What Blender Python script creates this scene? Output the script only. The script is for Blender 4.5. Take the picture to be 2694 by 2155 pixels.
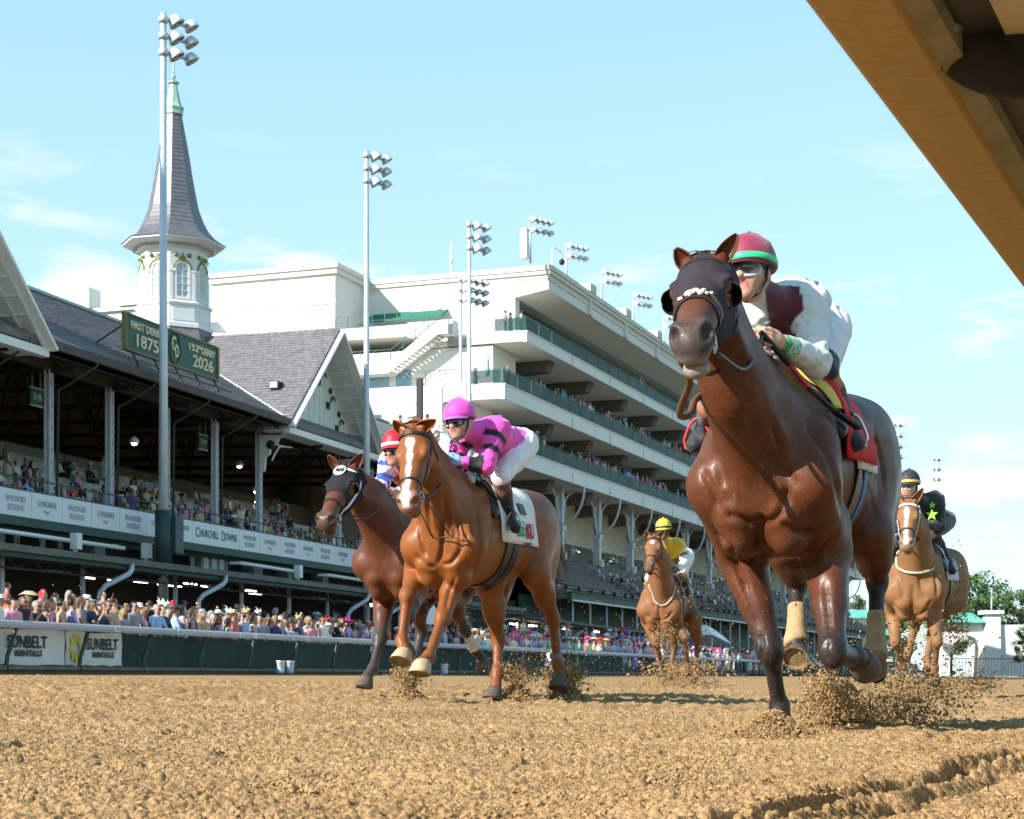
import bpy, math, random
import numpy as np
from mathutils import Vector, Matrix
from mathutils.bvhtree import BVHTree

# ------------------------------------------------------------------ camera, sky, sun
for o in list(bpy.data.objects):
    bpy.data.objects.remove(o)
SC = bpy.context.scene
COL = SC.collection
R = math.radians
PI = math.pi
FPX, CX, HY, HC = 3650.0, 1078.0, 1425.0, 0.25      # focal length in photo pixels, image centre, horizon, camera height

cam = bpy.data.cameras.new('camera')
camo = bpy.data.objects.new('camera', cam)
COL.objects.link(camo)
camo.location = (0, 0, HC)
camo.rotation_euler = (R(90), 0, 0)
cam.sensor_width = 36.0
cam.lens = FPX / 2156.0 * 36.0
cam.shift_y = (HY - 862.5) / 2156.0
cam.clip_start = 0.05
cam.clip_end = 6000
cam.dof.use_dof = True
cam.dof.focus_distance = 7.6
cam.dof.aperture_fstop = 14.0
SC.camera = camo

SUN_EL = R(31)
SUN_TO = Vector((0.81, 0.585, 0)).normalized()      # horizontal direction the light travels
w = bpy.data.worlds.new('World')
SC.world = w
w.use_nodes = True
nt = w.node_tree
for n in list(nt.nodes):
    nt.nodes.remove(n)
sky = nt.nodes.new('ShaderNodeTexSky')
sky.sky_type = 'NISHITA'
sky.sun_disc = False
sky.sun_elevation = SUN_EL
sky.sun_rotation = math.atan2(-SUN_TO.x, -SUN_TO.y)
sky.altitude = 100
sky.air_density = 1.0
sky.dust_density = 0.5
sky.ozone_density = 1.6
bg = nt.nodes.new('ShaderNodeBackground')
bg.inputs['Strength'].default_value = 0.15
out = nt.nodes.new('ShaderNodeOutputWorld')
# thin fair-weather cloud streaks low in the sky
tc = nt.nodes.new('ShaderNodeTexCoord')
mp = nt.nodes.new('ShaderNodeMapping')
mp.inputs['Scale'].default_value = (3.0, 3.0, 11.0)
nz = nt.nodes.new('ShaderNodeTexNoise')
nz.inputs['Scale'].default_value = 3.4
nz.inputs['Detail'].default_value = 7
nz.inputs['Roughness'].default_value = 0.55
cr = nt.nodes.new('ShaderNodeValToRGB')
cr.color_ramp.elements[0].position = 0.57
cr.color_ramp.elements[1].position = 0.70
sx = nt.nodes.new('ShaderNodeSeparateXYZ')
lo = nt.nodes.new('ShaderNodeMapRange')
lo.inputs[1].default_value = 0.30
lo.inputs[2].default_value = 0.22
mu = nt.nodes.new('ShaderNodeMath')
mu.operation = 'MULTIPLY'
mu2 = nt.nodes.new('ShaderNodeMath')
mu2.operation = 'MULTIPLY'
mu2.inputs[1].default_value = 0.9
mx = nt.nodes.new('ShaderNodeMixRGB')
mx.inputs[2].default_value = (3.6, 3.75, 3.8, 1)
L = nt.links.new
L(tc.outputs['Generated'], mp.inputs[0])
L(mp.outputs[0], nz.inputs[0])
csum = nz.outputs[0]
for cx_, cy_, amt in ((170, 590, .15), (2045, 1000, .11)):      # two low banks of cumulus
    d_ = Vector(((cx_ - CX) / FPX, 1.0, (HY - cy_) / FPX)).normalized()
    sb_ = nt.nodes.new('ShaderNodeVectorMath')
    sb_.operation = 'SUBTRACT'
    sb_.inputs[1].default_value = d_
    sc_ = nt.nodes.new('ShaderNodeVectorMath')
    sc_.operation = 'MULTIPLY'
    sc_.inputs[1].default_value = (1, 1, 2.6)
    ln_ = nt.nodes.new('ShaderNodeVectorMath')
    ln_.operation = 'LENGTH'
    mr_ = nt.nodes.new('ShaderNodeMapRange')
    mr_.interpolation_type = 'SMOOTHSTEP'
    mr_.inputs[1].default_value = .11
    mr_.inputs[2].default_value = .0
    mr_.inputs[4].default_value = amt
    ad_ = nt.nodes.new('ShaderNodeMath')
    L(tc.outputs['Generated'], sb_.inputs[0])
    L(sb_.outputs[0], sc_.inputs[0])
    L(sc_.outputs[0], ln_.inputs[0])
    L(ln_.outputs['Value'], mr_.inputs[0])
    L(csum, ad_.inputs[0])
    L(mr_.outputs[0], ad_.inputs[1])
    csum = ad_.outputs[0]
L(csum, cr.inputs[0])
L(tc.outputs['Generated'], sx.inputs[0])
L(sx.outputs[2], lo.inputs[0])
L(cr.outputs[0], mu.inputs[0])
L(lo.outputs[0], mu.inputs[1])
L(mu.outputs[0], mu2.inputs[0])
L(mu2.outputs[0], mx.inputs[0])
# the air over the course: a pale cyan veil that thins upwards, over the clear sky model
rmp = nt.nodes.new('ShaderNodeValToRGB')
for i, (p_, c_) in enumerate(((0.0, (2.2, 3.25, 3.45)), (0.22, (1.9, 3.05, 3.4)), (0.5, (1.25, 2.5, 3.3)), (1.0, (.6, 1.6, 2.7)))):
    e_ = rmp.color_ramp.elements[i] if i < 2 else rmp.color_ramp.elements.new(p_)
    e_.position = p_
    e_.color = (*c_, 1)
veil = nt.nodes.new('ShaderNodeMixRGB')
veil.inputs[0].default_value = 0.75
L(sx.outputs[2], rmp.inputs[0])
L(sky.outputs[0], veil.inputs[1])
L(rmp.outputs[0], veil.inputs[2])
L(veil.outputs[0], mx.inputs[1])
L(mx.outputs[0], bg.inputs[0])
L(bg.outputs[0], out.inputs[0])

sl = bpy.data.lights.new('sun', 'SUN')
sl.energy = 5.0
sl.angle = R(0.53)
sl.color = (1.0, 0.955, 0.88)
so = bpy.data.objects.new('sun', sl)
COL.objects.link(so)
sd = Vector((SUN_TO.x * math.cos(SUN_EL), SUN_TO.y * math.cos(SUN_EL), -math.sin(SUN_EL)))
so.rotation_euler = sd.to_track_quat('-Z', 'Y').to_euler()
so.location = (-30, -30, 60)

SC.render.engine = 'CYCLES'
SC.view_settings.view_transform = 'Standard'
SC.view_settings.look = 'None'
SC.view_settings.exposure = 1.02
SC.view_settings.gamma = 1.0
SC.cycles.max_bounces = 5
SC.cycles.diffuse_bounces = 3
SC.cycles.glossy_bounces = 3
SC.cycles.transmission_bounces = 4
SC.cycles.transparent_max_bounces = 8
SC.cycles.caustics_reflective = False
SC.cycles.caustics_refractive = False
SC.cycles.use_denoising = True

# ------------------------------------------------------------------ materials
MATS = {}
def M(name, col, rough=0.6, var=0.0, vscale=4.0, bump=0.0, bscale=30.0, metal=0.0, spec=0.4, col2=None, sheen=0.0, coat=0.0,
      emit=None, trans=0.0, alpha=1.0, stretch=None, attr=None, objcol=False, ior=1.45, bdist=0.02):
    """Principled material: base colour mottled by noise, fine relief by a bumped noise."""
    if name in MATS:
        return MATS[name]
    m = bpy.data.materials.new(name)
    m.use_nodes = True
    t = m.node_tree
    b = t.nodes['Principled BSDF']
    b.inputs['Roughness'].default_value = rough
    b.inputs['Metallic'].default_value = metal
    b.inputs['Specular IOR Level'].default_value = spec
    b.inputs['IOR'].default_value = ior
    b.inputs['Sheen Weight'].default_value = sheen
    b.inputs['Coat Weight'].default_value = coat
    b.inputs['Transmission Weight'].default_value = trans
    b.inputs['Alpha'].default_value = alpha
    c4 = (col[0], col[1], col[2], 1)
    b.inputs['Base Color'].default_value = c4
    if emit:
        b.inputs['Emission Color'].default_value = (emit[0], emit[1], emit[2], 1)
        b.inputs['Emission Strength'].default_value = emit[3]
    co = t.nodes.new('ShaderNodeTexCoord')
    src = co.outputs['Object']
    if stretch:
        mpn = t.nodes.new('ShaderNodeMapping')
        mpn.inputs['Scale'].default_value = stretch
        t.links.new(src, mpn.inputs[0])
        src = mpn.outputs[0]
    base = None
    if attr:
        a = t.nodes.new('ShaderNodeAttribute')
        a.attribute_name = attr
        base = a.outputs['Color']
    if objcol:
        a = t.nodes.new('ShaderNodeObjectInfo')
        base = a.outputs['Color']
    if var or col2:
        n = t.nodes.new('ShaderNodeTexNoise')
        n.inputs['Scale'].default_value = vscale
        n.inputs['Detail'].default_value = 6
        n.inputs['Roughness'].default_value = 0.6
        t.links.new(src, n.inputs[0])
        if col2:
            r = t.nodes.new('ShaderNodeValToRGB')
            r.color_ramp.elements[0].position = 0.35
            r.color_ramp.elements[1].position = 0.65
            r.color_ramp.elements[0].color = c4
            r.color_ramp.elements[1].color = (col2[0], col2[1], col2[2], 1)
            t.links.new(n.outputs[0], r.inputs[0])
            base = r.outputs[0]
        if var:
            mr = t.nodes.new('ShaderNodeMapRange')
            mr.inputs[1].default_value = 0.25
            mr.inputs[2].default_value = 0.75
            mr.inputs[3].default_value = 1 - var
            mr.inputs[4].default_value = 1 + var
            t.links.new(n.outputs[0], mr.inputs[0])
            mm = t.nodes.new('ShaderNodeVectorMath')
            mm.operation = 'SCALE'
            if base is None:
                rgb = t.nodes.new('ShaderNodeRGB')
                rgb.outputs[0].default_value = c4
                base = rgb.outputs[0]
            t.links.new(base, mm.inputs[0])
            t.links.new(mr.outputs[0], mm.inputs['Scale'])
            base = mm.outputs[0]
    if base is not None:
        t.links.new(base, b.inputs['Base Color'])
    if bump:
        n2 = t.nodes.new('ShaderNodeTexNoise')
        n2.inputs['Scale'].default_value = bscale
        n2.inputs['Detail'].default_value = 5
        t.links.new(src, n2.inputs[0])
        bp = t.nodes.new('ShaderNodeBump')
        bp.inputs['Strength'].default_value = bump
        bp.inputs['Distance'].default_value = bdist
        t.links.new(n2.outputs[0], bp.inputs['Height'])
        t.links.new(bp.outputs[0], b.inputs['Normal'])
    MATS[name] = m
    return m

# ------------------------------------------------------------------ mesh building
class MB:
    def __init__(self):
        self.v, self.f, self.mi, self.sm = [], [], [], []
    def add(self, vs, fs, mi=0, smooth=False):
        o = len(self.v)
        self.v.extend([tuple(p) for p in vs])
        for f in fs:
            self.f.append(tuple(i + o for i in f))
            self.mi.append(mi)
            self.sm.append(smooth)
        return self
    def box(self, a, b, mi=0):
        x0, y0, z0 = a
        x1, y1, z1 = b
        if x0 > x1: x0, x1 = x1, x0
        if y0 > y1: y0, y1 = y1, y0
        if z0 > z1: z0, z1 = z1, z0
        vs = [(x0, y0, z0), (x1, y0, z0), (x1, y1, z0), (x0, y1, z0), (x0, y0, z1), (x1, y0, z1), (x1, y1, z1), (x0, y1, z1)]
        return self.add(vs, [(0, 3, 2, 1), (4, 5, 6, 7), (0, 1, 5, 4), (1, 2, 6, 5), (2, 3, 7, 6), (3, 0, 4, 7)], mi)
    def hexa(self, bottom, top, mi=0):
        """two matching rings of points joined into a closed solid"""
        n = len(bottom)
        fs = [tuple(range(n))[::-1], tuple(range(n, 2 * n))]
        for i in range(n):
            j = (i + 1) % n
            fs.append((i, j, n + j, n + i))
        return self.add(list(bottom) + list(top), fs, mi)
    def beam(self, p, q, w, h, mi=0, up=(0, 0, 1)):
        p, q = Vector(p), Vector(q)
        d = (q - p).normalized()
        s = d.cross(Vector(up))
        if s.length < 1e-5:
            s = d.cross(Vector((1, 0, 0)))
        s.normalize()
        u = s.cross(d)
        a = [p + s * x * w / 2 + u * y * h / 2 for x, y in ((-1, -1), (1, -1), (1, 1), (-1, 1))]
        b = [v + (q - p) for v in a]
        return self.hexa(a, b, mi)
    def tube(self, pts, r, n=8, mi=0, cap=True, smooth=True):
        pts = [Vector(p) for p in pts]
        m = len(pts)
        rs = r if isinstance(r, (list, tuple)) else [r] * m
        t0 = (pts[1] - pts[0]).normalized()
        ref = Vector((0, 0, 1)) if abs(t0.z) < 0.9 else Vector((1, 0, 0))
        s = t0.cross(ref).normalized()
        vs, fs = [], []
        for i in range(m):
            t = (pts[min(i + 1, m - 1)] - pts[max(i - 1, 0)])
            if t.length < 1e-9:
                t = t0
            t.normalize()
            s = (s - t * s.dot(t))
            if s.length < 1e-6:
                s = t.cross(Vector((0.3, 0.5, 0.8)))
            s.normalize()
            u = t.cross(s)
            for k in range(n):
                a = 2 * PI * k / n
                vs.append(pts[i] + (s * math.cos(a) + u * math.sin(a)) * rs[i])
        for i in range(m - 1):
            for k in range(n):
                k2 = (k + 1) % n
                fs.append((i * n + k, i * n + k2, (i + 1) * n + k2, (i + 1) * n + k))
        o = len(self.v)
        self.add(vs, fs, mi, smooth)
        if cap:
            self.f.append(tuple(o + k for k in range(n))[::-1]); self.mi.append(mi); self.sm.append(False)
            self.f.append(tuple(o + (m - 1) * n + k for k in range(n))); self.mi.append(mi); self.sm.append(False)
        return self
    def lathe(self, prof, c=(0, 0, 0), n=16, mi=0, ang0=0.0, smooth=True, axis=None):
        """rings of (radius, height) about a vertical axis"""
        vs, fs = [], []
        for r, z in prof:
            for k in range(n):
                a = ang0 + 2 * PI * k / n
                vs.append(Vector((r * math.cos(a), r * math.sin(a), z)))
        for i in range(len(prof) - 1):
            for k in range(n):
                k2 = (k + 1) % n
                fs.append((i * n + k, i * n + k2, (i + 1) * n + k2, (i + 1) * n + k))
        fs.append(tuple(range(n))[::-1])
        fs.append(tuple((len(prof) - 1) * n + k for k in range(n)))
        if axis is not None:
            q = Vector(axis).to_track_quat('Z', 'Y')
            vs = [q @ v for v in vs]
        c = Vector(c)
        return self.add([v + c for v in vs], fs, mi, smooth)
    def ell(self, c, r, n=10, mi=0):
        m = max(4, n // 2 + 1)
        vs, fs = [], []
        for i in range(m + 1):
            th = PI * i / m
            for k in range(n):
                a = 2 * PI * k / n
                vs.append((c[0] + r[0] * math.sin(th) * math.cos(a), c[1] + r[1] * math.sin(th) * math.sin(a), c[2] - r[2] * math.cos(th)))
        for i in range(m):
            for k in range(n):
                k2 = (k + 1) % n
                fs.append((i * n + k, i * n + k2, (i + 1) * n + k2, (i + 1) * n + k))
        return self.add(vs, fs, mi, True)
    def prism(self, poly, off, mi=0):
        """flat polygon (3-D points) given a thickness by the offset vector"""
        off = Vector(off)
        a = [Vector(p) for p in poly]
        return self.hexa(a, [p + off for p in a], mi)
    def moved(self, d):
        d = Vector(d)
        self.v = [tuple(Vector(p) + d) for p in self.v]
        return self
    def xform(self, mat):
        self.v = [tuple(mat @ Vector(p)) for p in self.v]
        return self
    def mesh(self, name, mats):
        me = bpy.data.meshes.new(name)
        me.from_pydata(self.v, [], self.f)
        for m in mats:
            me.materials.append(m)
        if self.f:
            me.polygons.foreach_set('material_index', self.mi)
            me.polygons.foreach_set('use_smooth', self.sm)
        me.update()
        return me

def link(name, me, parent=None):
    o = bpy.data.objects.new(name, me)
    COL.objects.link(o)
    if parent is not None:
        o.parent = parent
    return o
def tag(o, label=None, cat=None, group=None, kind=None):
    if label: o['label'] = label
    if cat: o['category'] = cat
    if group: o['group'] = group
    if kind: o['kind'] = kind
    return o
def obj(name, mb, mats, parent=None):
    if not isinstance(mats, (list, tuple)):
        mats = [mats]
    return link(name, mb.mesh(name, mats), parent)
def empty(name, loc=(0, 0, 0), rz=0.0):
    o = bpy.data.objects.new(name, None)
    o.empty_display_size = 0.3
    COL.objects.link(o)
    o.location = loc
    o.rotation_euler = (0, 0, rz)
    return o
def copy_tree(o, parent=None):
    c = o.copy()
    COL.objects.link(c)
    if parent is not None:
        c.parent = parent
    for ch in o.children:
        copy_tree(ch, c)
    return c
def text_mesh(body, size, extrude=0.01, bold=0.0, align='CENTER'):
    cu = bpy.data.curves.new('lettering', 'FONT')
    cu.body = body
    cu.size = size
    cu.extrude = extrude
    cu.offset = bold
    cu.resolution_u = 3
    cu.align_x = align
    cu.align_y = 'CENTER'
    t = bpy.data.objects.new('lettering', cu)
    COL.objects.link(t)
    dg = bpy.context.evaluated_depsgraph_get()
    me = bpy.data.meshes.new_from_object(t.evaluated_get(dg))
    me.name = 'lettering'
    bpy.data.objects.remove(t)
    return me
def lettering(body, size, mat, parent, origin, xdir, zdir, extrude=0.01, bold=0.0, align='CENTER', width=None, sx=1.0):
    """flat raised letters; xdir = reading direction, zdir = up, both in the parent's frame"""
    me = text_mesh(body, size, extrude, bold, align)
    xd, zd = Vector(xdir).normalized(), Vector(zdir).normalized()
    n = xd.cross(zd)
    k = sx
    if width:
        ws = [v.co.x for v in me.vertices]
        k = width / max(1e-6, max(ws) - min(ws))
    o3 = Vector(origin)
    for v in me.vertices:
        v.co = o3 + xd * (v.co.x * k) + zd * v.co.y + n * v.co.z
    me.materials.clear()
    me.materials.append(mat)
    return link('lettering', me, parent)

# ------------------------------------------------------------------ the two ground frames
class Frame:
    """u runs along the stretch away from the camera, v to the left of it, towards the stands"""
    def __init__(self, deg, ox=0.0, oy=0.0):
        self.a = R(deg)
        self.s, self.c = math.sin(self.a), math.cos(self.a)
        self.ox, self.oy = ox, oy
        self.rz = PI / 2 - self.a
    def W(self, u, v, z=0.0):
        return Vector((self.ox + u * self.s - v * self.c, self.oy + u * self.c + v * self.s, z))
    def uv(self, x, y):
        x -= self.ox; y -= self.oy
        return x * self.s + y * self.c, -x * self.c + y * self.s
    def on_v(self, px, py, v):
        """the point of the plane v = const seen at a photo pixel: (u, z)"""
        X, Z = (px - CX) / FPX, (HY - py) / FPX
        D = (v - self.ox * self.c + self.oy * self.s) / (self.s - X * self.c)
        u, _ = self.uv(X * D, D)
        return u, HC + Z * D
    def on_u(self, px, py, u):
        X, Z = (px - CX) / FPX, (HY - py) / FPX
        D = (u + self.ox * self.s + self.oy * self.c) / (X * self.s + self.c)
        _, v = self.uv(X * D, D)
        return v, HC + Z * D
    def px(self, u, v, z):
        p = self.W(u, v, z)
        return CX + FPX * p.x / p.y, HY - FPX * (p.z - HC) / p.y
FA = Frame(17.8)
FB = Frame(20.3, 2.8, 130.0)
def ground_z(v):
    return max(0.0, min(v, 23.5) - 1.5) * 0.0185
def on_D(px, py, D):
    return Vector(((px - CX) / FPX * D, D, HC + (HY - py) / FPX * D))

class Root:
    """a thing built in frame coordinates: an Empty at its base, its parts' meshes stored relative to that base"""
    def __init__(self, name, label, cat, fr, base, group=None):
        self.fr, self.base = fr, Vector(base)
        self.o = empty(name, fr.W(*base), fr.rz)
        tag(self.o, label, cat, group)
    def part(self, name, mb, mats, parent=None, label=None, kind=None):
        mb.moved(-self.base)
        o = obj(name, mb, mats, parent or self.o)
        tag(o, label, None, None, kind)
        return o
    def text(self, body, size, mat, parent, p, **kw):
        return lettering(body, size, mat, parent or self.o, Vector(p) - self.base, kw.pop('xdir', (1, 0, 0)), kw.pop('zdir', (0, 0, 1)), **kw)
DEBUG = False
# ------------------------------------------------------------------ ground
RNG = np.random.default_rng(7)
random.seed(11)

def vnoise(x, y, scale, seed):
    """smooth value noise sampled at points"""
    g = np.random.default_rng(seed).random((256, 256)).astype(np.float32)
    fx, fy = x / scale + 1000.0, y / scale + 1000.0
    ix, iy = np.floor(fx).astype(int), np.floor(fy).astype(int)
    tx, ty = fx - ix, fy - iy
    tx, ty = tx * tx * (3 - 2 * tx), ty * ty * (3 - 2 * ty)
    a, b = g[ix % 256, iy % 256], g[(ix + 1) % 256, iy % 256]
    c, d = g[ix % 256, (iy + 1) % 256], g[(ix + 1) % 256, (iy + 1) % 256]
    return (a * (1 - tx) + b * tx) * (1 - ty) + (c * (1 - tx) + d * tx) * ty

def dirt_mat():
    m = M('loose_dirt', (0.41, 0.255, 0.112), rough=0.95, spec=0.06, bump=1.0, bscale=150, bdist=0.007)
    t = m.node_tree
    b = t.nodes['Principled BSDF']
    co = t.nodes.new('ShaderNodeTexCoord')
    mixes = None
    for sc, lo_, hi_ in ((0.9, (0.285, 0.180, 0.086), (0.37, 0.240, 0.120)), (110.0, (0.62, 0.58, 0.54), (1.28, 1.27, 1.27))):
        n = t.nodes.new('ShaderNodeTexNoise')
        n.inputs['Scale'].default_value = sc
        n.inputs['Detail'].default_value = 7
        t.links.new(co.outputs['Object'], n.inputs[0])
        r = t.nodes.new('ShaderNodeValToRGB')
        r.color_ramp.elements[0].position = 0.36
        r.color_ramp.elements[1].position = 0.64
        r.color_ramp.elements[0].color = (*lo_, 1)
        r.color_ramp.elements[1].color = (*hi_, 1)
        t.links.new(n.outputs[0], r.inputs[0])
        if mixes is None:
            mixes = r.outputs[0]
        else:
            mm = t.nodes.new('ShaderNodeVectorMath')
            mm.operation = 'MULTIPLY'
            t.links.new(mixes, mm.inputs[0])
            t.links.new(r.outputs[0], mm.inputs[1])
            mixes = mm.outputs[0]
    t.links.new(mixes, b.inputs['Base Color'])
    return m
DIRT = dirt_mat()

RUT0, RUTD = np.array([0.293, 3.04]), np.array([0.452, 0.892])
def gz_np(x, y):
    v = -x * FA.c + y * FA.s
    return np.clip(v - 1.5, 0, 22.0) * 0.0185

def dirt_patch(name, x0, x1, y0, y1, h, hw, clods, seed, amp, rmin, rmax, dent):
    """the harrowed dirt as a height field crusted with stamped clods; hw(y) is the half width kept at each distance"""
    nx, ny = int((x1 - x0) / h) + 1, int((y1 - y0) / h) + 1
    xs, ys = np.linspace(x0, x1, nx), np.linspace(y0, y1, ny)
    X, Y = np.meshgrid(xs, ys, indexing='ij')
    Z = (vnoise(X, Y, 0.9, 21) - 0.5) * 0.026 + (vnoise(X, Y, 0.26, 22) - 0.5) * 0.018 + (vnoise(X, Y, 0.08, 23) - 0.5) * 0.007 + (vnoise(X, Y, 0.024, 24) - 0.5) * 0.007 * amp
    pit = vnoise(X, Y, 0.050, 25) * .5 + vnoise(X * .8, Y * 1.5, 0.13, 29) * .5 + (vnoise(X, Y, 0.5, 30) - .5) * .22
    pit = np.clip((pit - .60) / .12, 0, 1)
    Z -= .026 * amp * pit * pit * (3 - 2 * pit)
    # harrow lines along the stretch and hoof prints
    v = -X * FA.c + Y * FA.s
    Z += 0.004 * np.sin(v / 0.11 + 4 * vnoise(X, Y, 0.7, 26))
    rg = np.random.default_rng(seed + 9)
    for _ in range(int((x1 - x0) * (y1 - y0) * 0.9)):
        cx, cy = rg.uniform(x0, x1), rg.uniform(y0 + .3, y1 - .3)
        i0, i1 = np.searchsorted(xs, [cx - 0.25, cx + 0.25])
        j0, j1 = np.searchsorted(ys, [cy - 0.25, cy + 0.25])
        q = np.sqrt((X[i0:i1, j0:j1] - cx) ** 2 + (Y[i0:i1, j0:j1] - cy) ** 2)
        Z[i0:i1, j0:j1] += dent * (-0.028 * np.exp(-(q / 0.07) ** 2) + 0.012 * np.exp(-((q - 0.13) / 0.05) ** 2))
    ex = X - RUT0[0]
    ey = Y - RUT0[1]
    e = ex * RUTD[1] - ey * RUTD[0] + (vnoise(X, Y, 0.10, 27) - 0.5) * 0.06 + (vnoise(X, Y, 0.5, 28) - 0.5) * 0.10
    smooth = np.clip((e - 0.42) / 0.25, 0, 1)
    Z = Z * (1 - 0.75 * smooth)
    Z += np.where(e < 0, 0.0, np.where(e < 0.11, -0.06, 0.0)) * (np.clip(e / 0.03, 0, 1))
    Z += np.clip((e - 0.11) / 0.05, 0, 1) * (-0.06 + 0.022 * np.exp(-((e - 0.24) / 0.09) ** 2)) * (e > 0.11)
    # clods
    n = int(clods * (x1 - x0) * (y1 - y0))
    cx, cy = rg.uniform(x0, x1, n), rg.uniform(y0, y1, n)
    rad = rmin + (rmax - rmin) * rg.random(n) ** 7.0
    lift = rg.uniform(-0.6, 1.1, n) * rad
    ec = (cx - RUT0[0]) * RUTD[1] - (cy - RUT0[1]) * RUTD[0]
    dens = vnoise(cx, cy, 0.45, seed + 6)
    keep = (np.abs(cx) < hw(cy) + 0.1) & ((ec < 0.55) | (rg.random(n) < 0.10)) & (rg.random(n) < 0.35 + dens)
    cx, cy, rad, lift = cx[keep], cy[keep], rad[keep], lift[keep]
    ci, cj = np.round((cx - x0) / h).astype(int), np.round((cy - y0) / h).astype(int)
    base = Z[np.clip(ci, 0, nx - 1), np.clip(cj, 0, ny - 1)]
    for di in range(-3, 4):
        for dj in range(-3, 4):
            i, j = ci + di, cj + dj
            ok = (i >= 0) & (i < nx) & (j >= 0) & (j < ny)
            ii, jj = i[ok], j[ok]
            d2 = (xs[ii] - cx[ok]) ** 2 + (ys[jj] - cy[ok]) ** 2
            r2 = rad[ok] ** 2
            hz = base[ok] + lift[ok] * 0.6 + np.sqrt(np.clip(r2 - d2, 0, None)) * 0.95
            ok2 = d2 < r2
            np.maximum.at(Z, (ii[ok2], jj[ok2]), hz[ok2])
    Z += gz_np(X, Y)
    Z[:, 0] -= .10          # skirt, so that no seam opens towards the nearer strip
    Z[:, 1] -= .02
    keepc = np.abs(X) < hw(Y)
    idx = -np.ones((nx, ny), int)
    idx[keepc] = np.arange(keepc.sum())
    V = np.stack([X[keepc], Y[keepc], Z[keepc]], 1)
    a, b, c, d = idx[:-1, :-1], idx[1:, :-1], idx[1:, 1:], idx[:-1, 1:]
    q = np.stack([a, b, c, d], -1).reshape(-1, 4)
    q = q[(q >= 0).all(1)]
    o = np_mesh_obj(name, V, q, DIRT, smooth=True)
    tag(o, None, None, None, 'stuff')
    return o

def np_mesh(name, V, Q, mats, smooth=True, mi=None):
    me = bpy.data.meshes.new(name)
    k = Q.shape[1]
    me.vertices.add(len(V))
    me.vertices.foreach_set('co', np.ascontiguousarray(V, np.float32).ravel())
    me.loops.add(Q.size)
    me.loops.foreach_set('vertex_index', np.ascontiguousarray(Q, np.int32).ravel())
    me.polygons.add(len(Q))
    me.polygons.foreach_set('loop_start', np.arange(0, Q.size, k, dtype=np.int32))
    me.polygons.foreach_set('loop_total', np.full(len(Q), k, np.int32))
    me.polygons.foreach_set('use_smooth', np.full(len(Q), smooth, bool))
    for m in (mats if isinstance(mats, (list, tuple)) else [mats]):
        me.materials.append(m)
    if mi is not None:
        me.polygons.foreach_set('material_index', np.ascontiguousarray(mi, np.int32))
    me.update()
    me.validate()
    return me
def np_mesh_obj(name, V, Q, mats, parent=None, smooth=True, mi=None):
    return link(name, np_mesh(name, V, Q, mats, smooth, mi), parent)

# far ground, track, apron: strips in frame coordinates
def strip(name, u0, u1, vs, zf, mat, du=20.0):
    mb = MB()
    n = int((u1 - u0) / du)
    vv = [FA.W(u0 + (u1 - u0) * i / n, v, zf(v)) for i in range(n + 1) for v in vs]
    k = len(vs)
    fs = [(i * k + j, (i + 1) * k + j, (i + 1) * k + j + 1, i * k + j + 1) for i in range(n) for j in range(k - 1)]
    mb.add(vv, fs)
    o = obj(name, mb, mat)
    return tag(o, kind='structure')
GRASS = M('far_grass', (0.06, 0.085, 0.03), rough=0.95, var=0.35, vscale=0.15)
CONC = M('apron_concrete', (0.30, 0.29, 0.27), rough=0.9, var=0.2, vscale=0.7)
g = MB()
g.add([FA.W(-400, -2500, -0.25), FA.W(5000, -2500, -0.25), FA.W(5000, 2500, -0.25), FA.W(-400, 2500, -0.25)], [(0, 1, 2, 3)])
tag(obj('ground', g, GRASS), kind='structure')
strip('track', -60, 900, [-4.0, -1.0, 1.5, 4, 8, 12, 16, 20, 23.15], lambda v: ground_z(v) - 0.095, DIRT)
strip('infield', -60, 900, [-40, -4.0], lambda v: -0.06, GRASS)
strip('apron', -60, 420, [23.15, 34, 60], lambda v: 0.41, CONC)
dirt_patch('harrowed_dirt', -1.6, 1.6, 2.35, 3.75, 0.0052, lambda y: 0.34 * y + 0.15, 24000, 21, 1.0, .0035, .011, .6)
dirt_patch('harrowed_dirt', -2.5, 2.5, 3.7, 6.27, 0.0082, lambda y: 0.34 * y + 0.18, 12000, 31, 1.0, .0055, .013, .7)
dirt_patch('harrowed_dirt', -4.1, 4.1, 6.2, 11.12, 0.0125, lambda y: 0.33 * y + 0.25, 6000, 41, 1.1, .008, .017, .8)
dirt_patch('harrowed_dirt', -7.8, 7.8, 11.0, 24.0, 0.032, lambda y: 0.31 * y + 0.3, 1000, 61, 1.3, .018, .036, .8)
# ------------------------------------------------------------------ outer rail
RAILM = M('rail_aluminium', (0.36, 0.375, 0.40), rough=0.5, var=0.12, vscale=1.2, spec=0.5)
DKGREEN = M('fence_green', (0.022, 0.055, 0.045), rough=0.5, var=0.25, vscale=3)
SCREEN = M('screen_mesh', (0.016, 0.045, 0.042), rough=0.75, var=0.3, vscale=2.5, alpha=0.86)
BOARDM = M('kick_board', (0.16, 0.13, 0.10), rough=0.9, var=0.35, vscale=2)
TARP = M('banner_tarp', (0.62, 0.60, 0.56), rough=0.6, var=0.10, vscale=1.3, bump=0.35, bscale=2.5, bdist=0.05)
INK = M('ink_navy', (0.02, 0.025, 0.045), rough=0.7)
INKY = M('ink_yellow', (0.62, 0.55, 0.05), rough=0.7)
FV, FZ = 23.3, 0.40
fence = Root('outer_rail_fence', 'long metal track rail on curved green posts in front of the crowd', 'fence', FA, (60, FV, FZ))
us = [25.5 + 3.1 * i for i in range(0, 62)]
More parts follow.
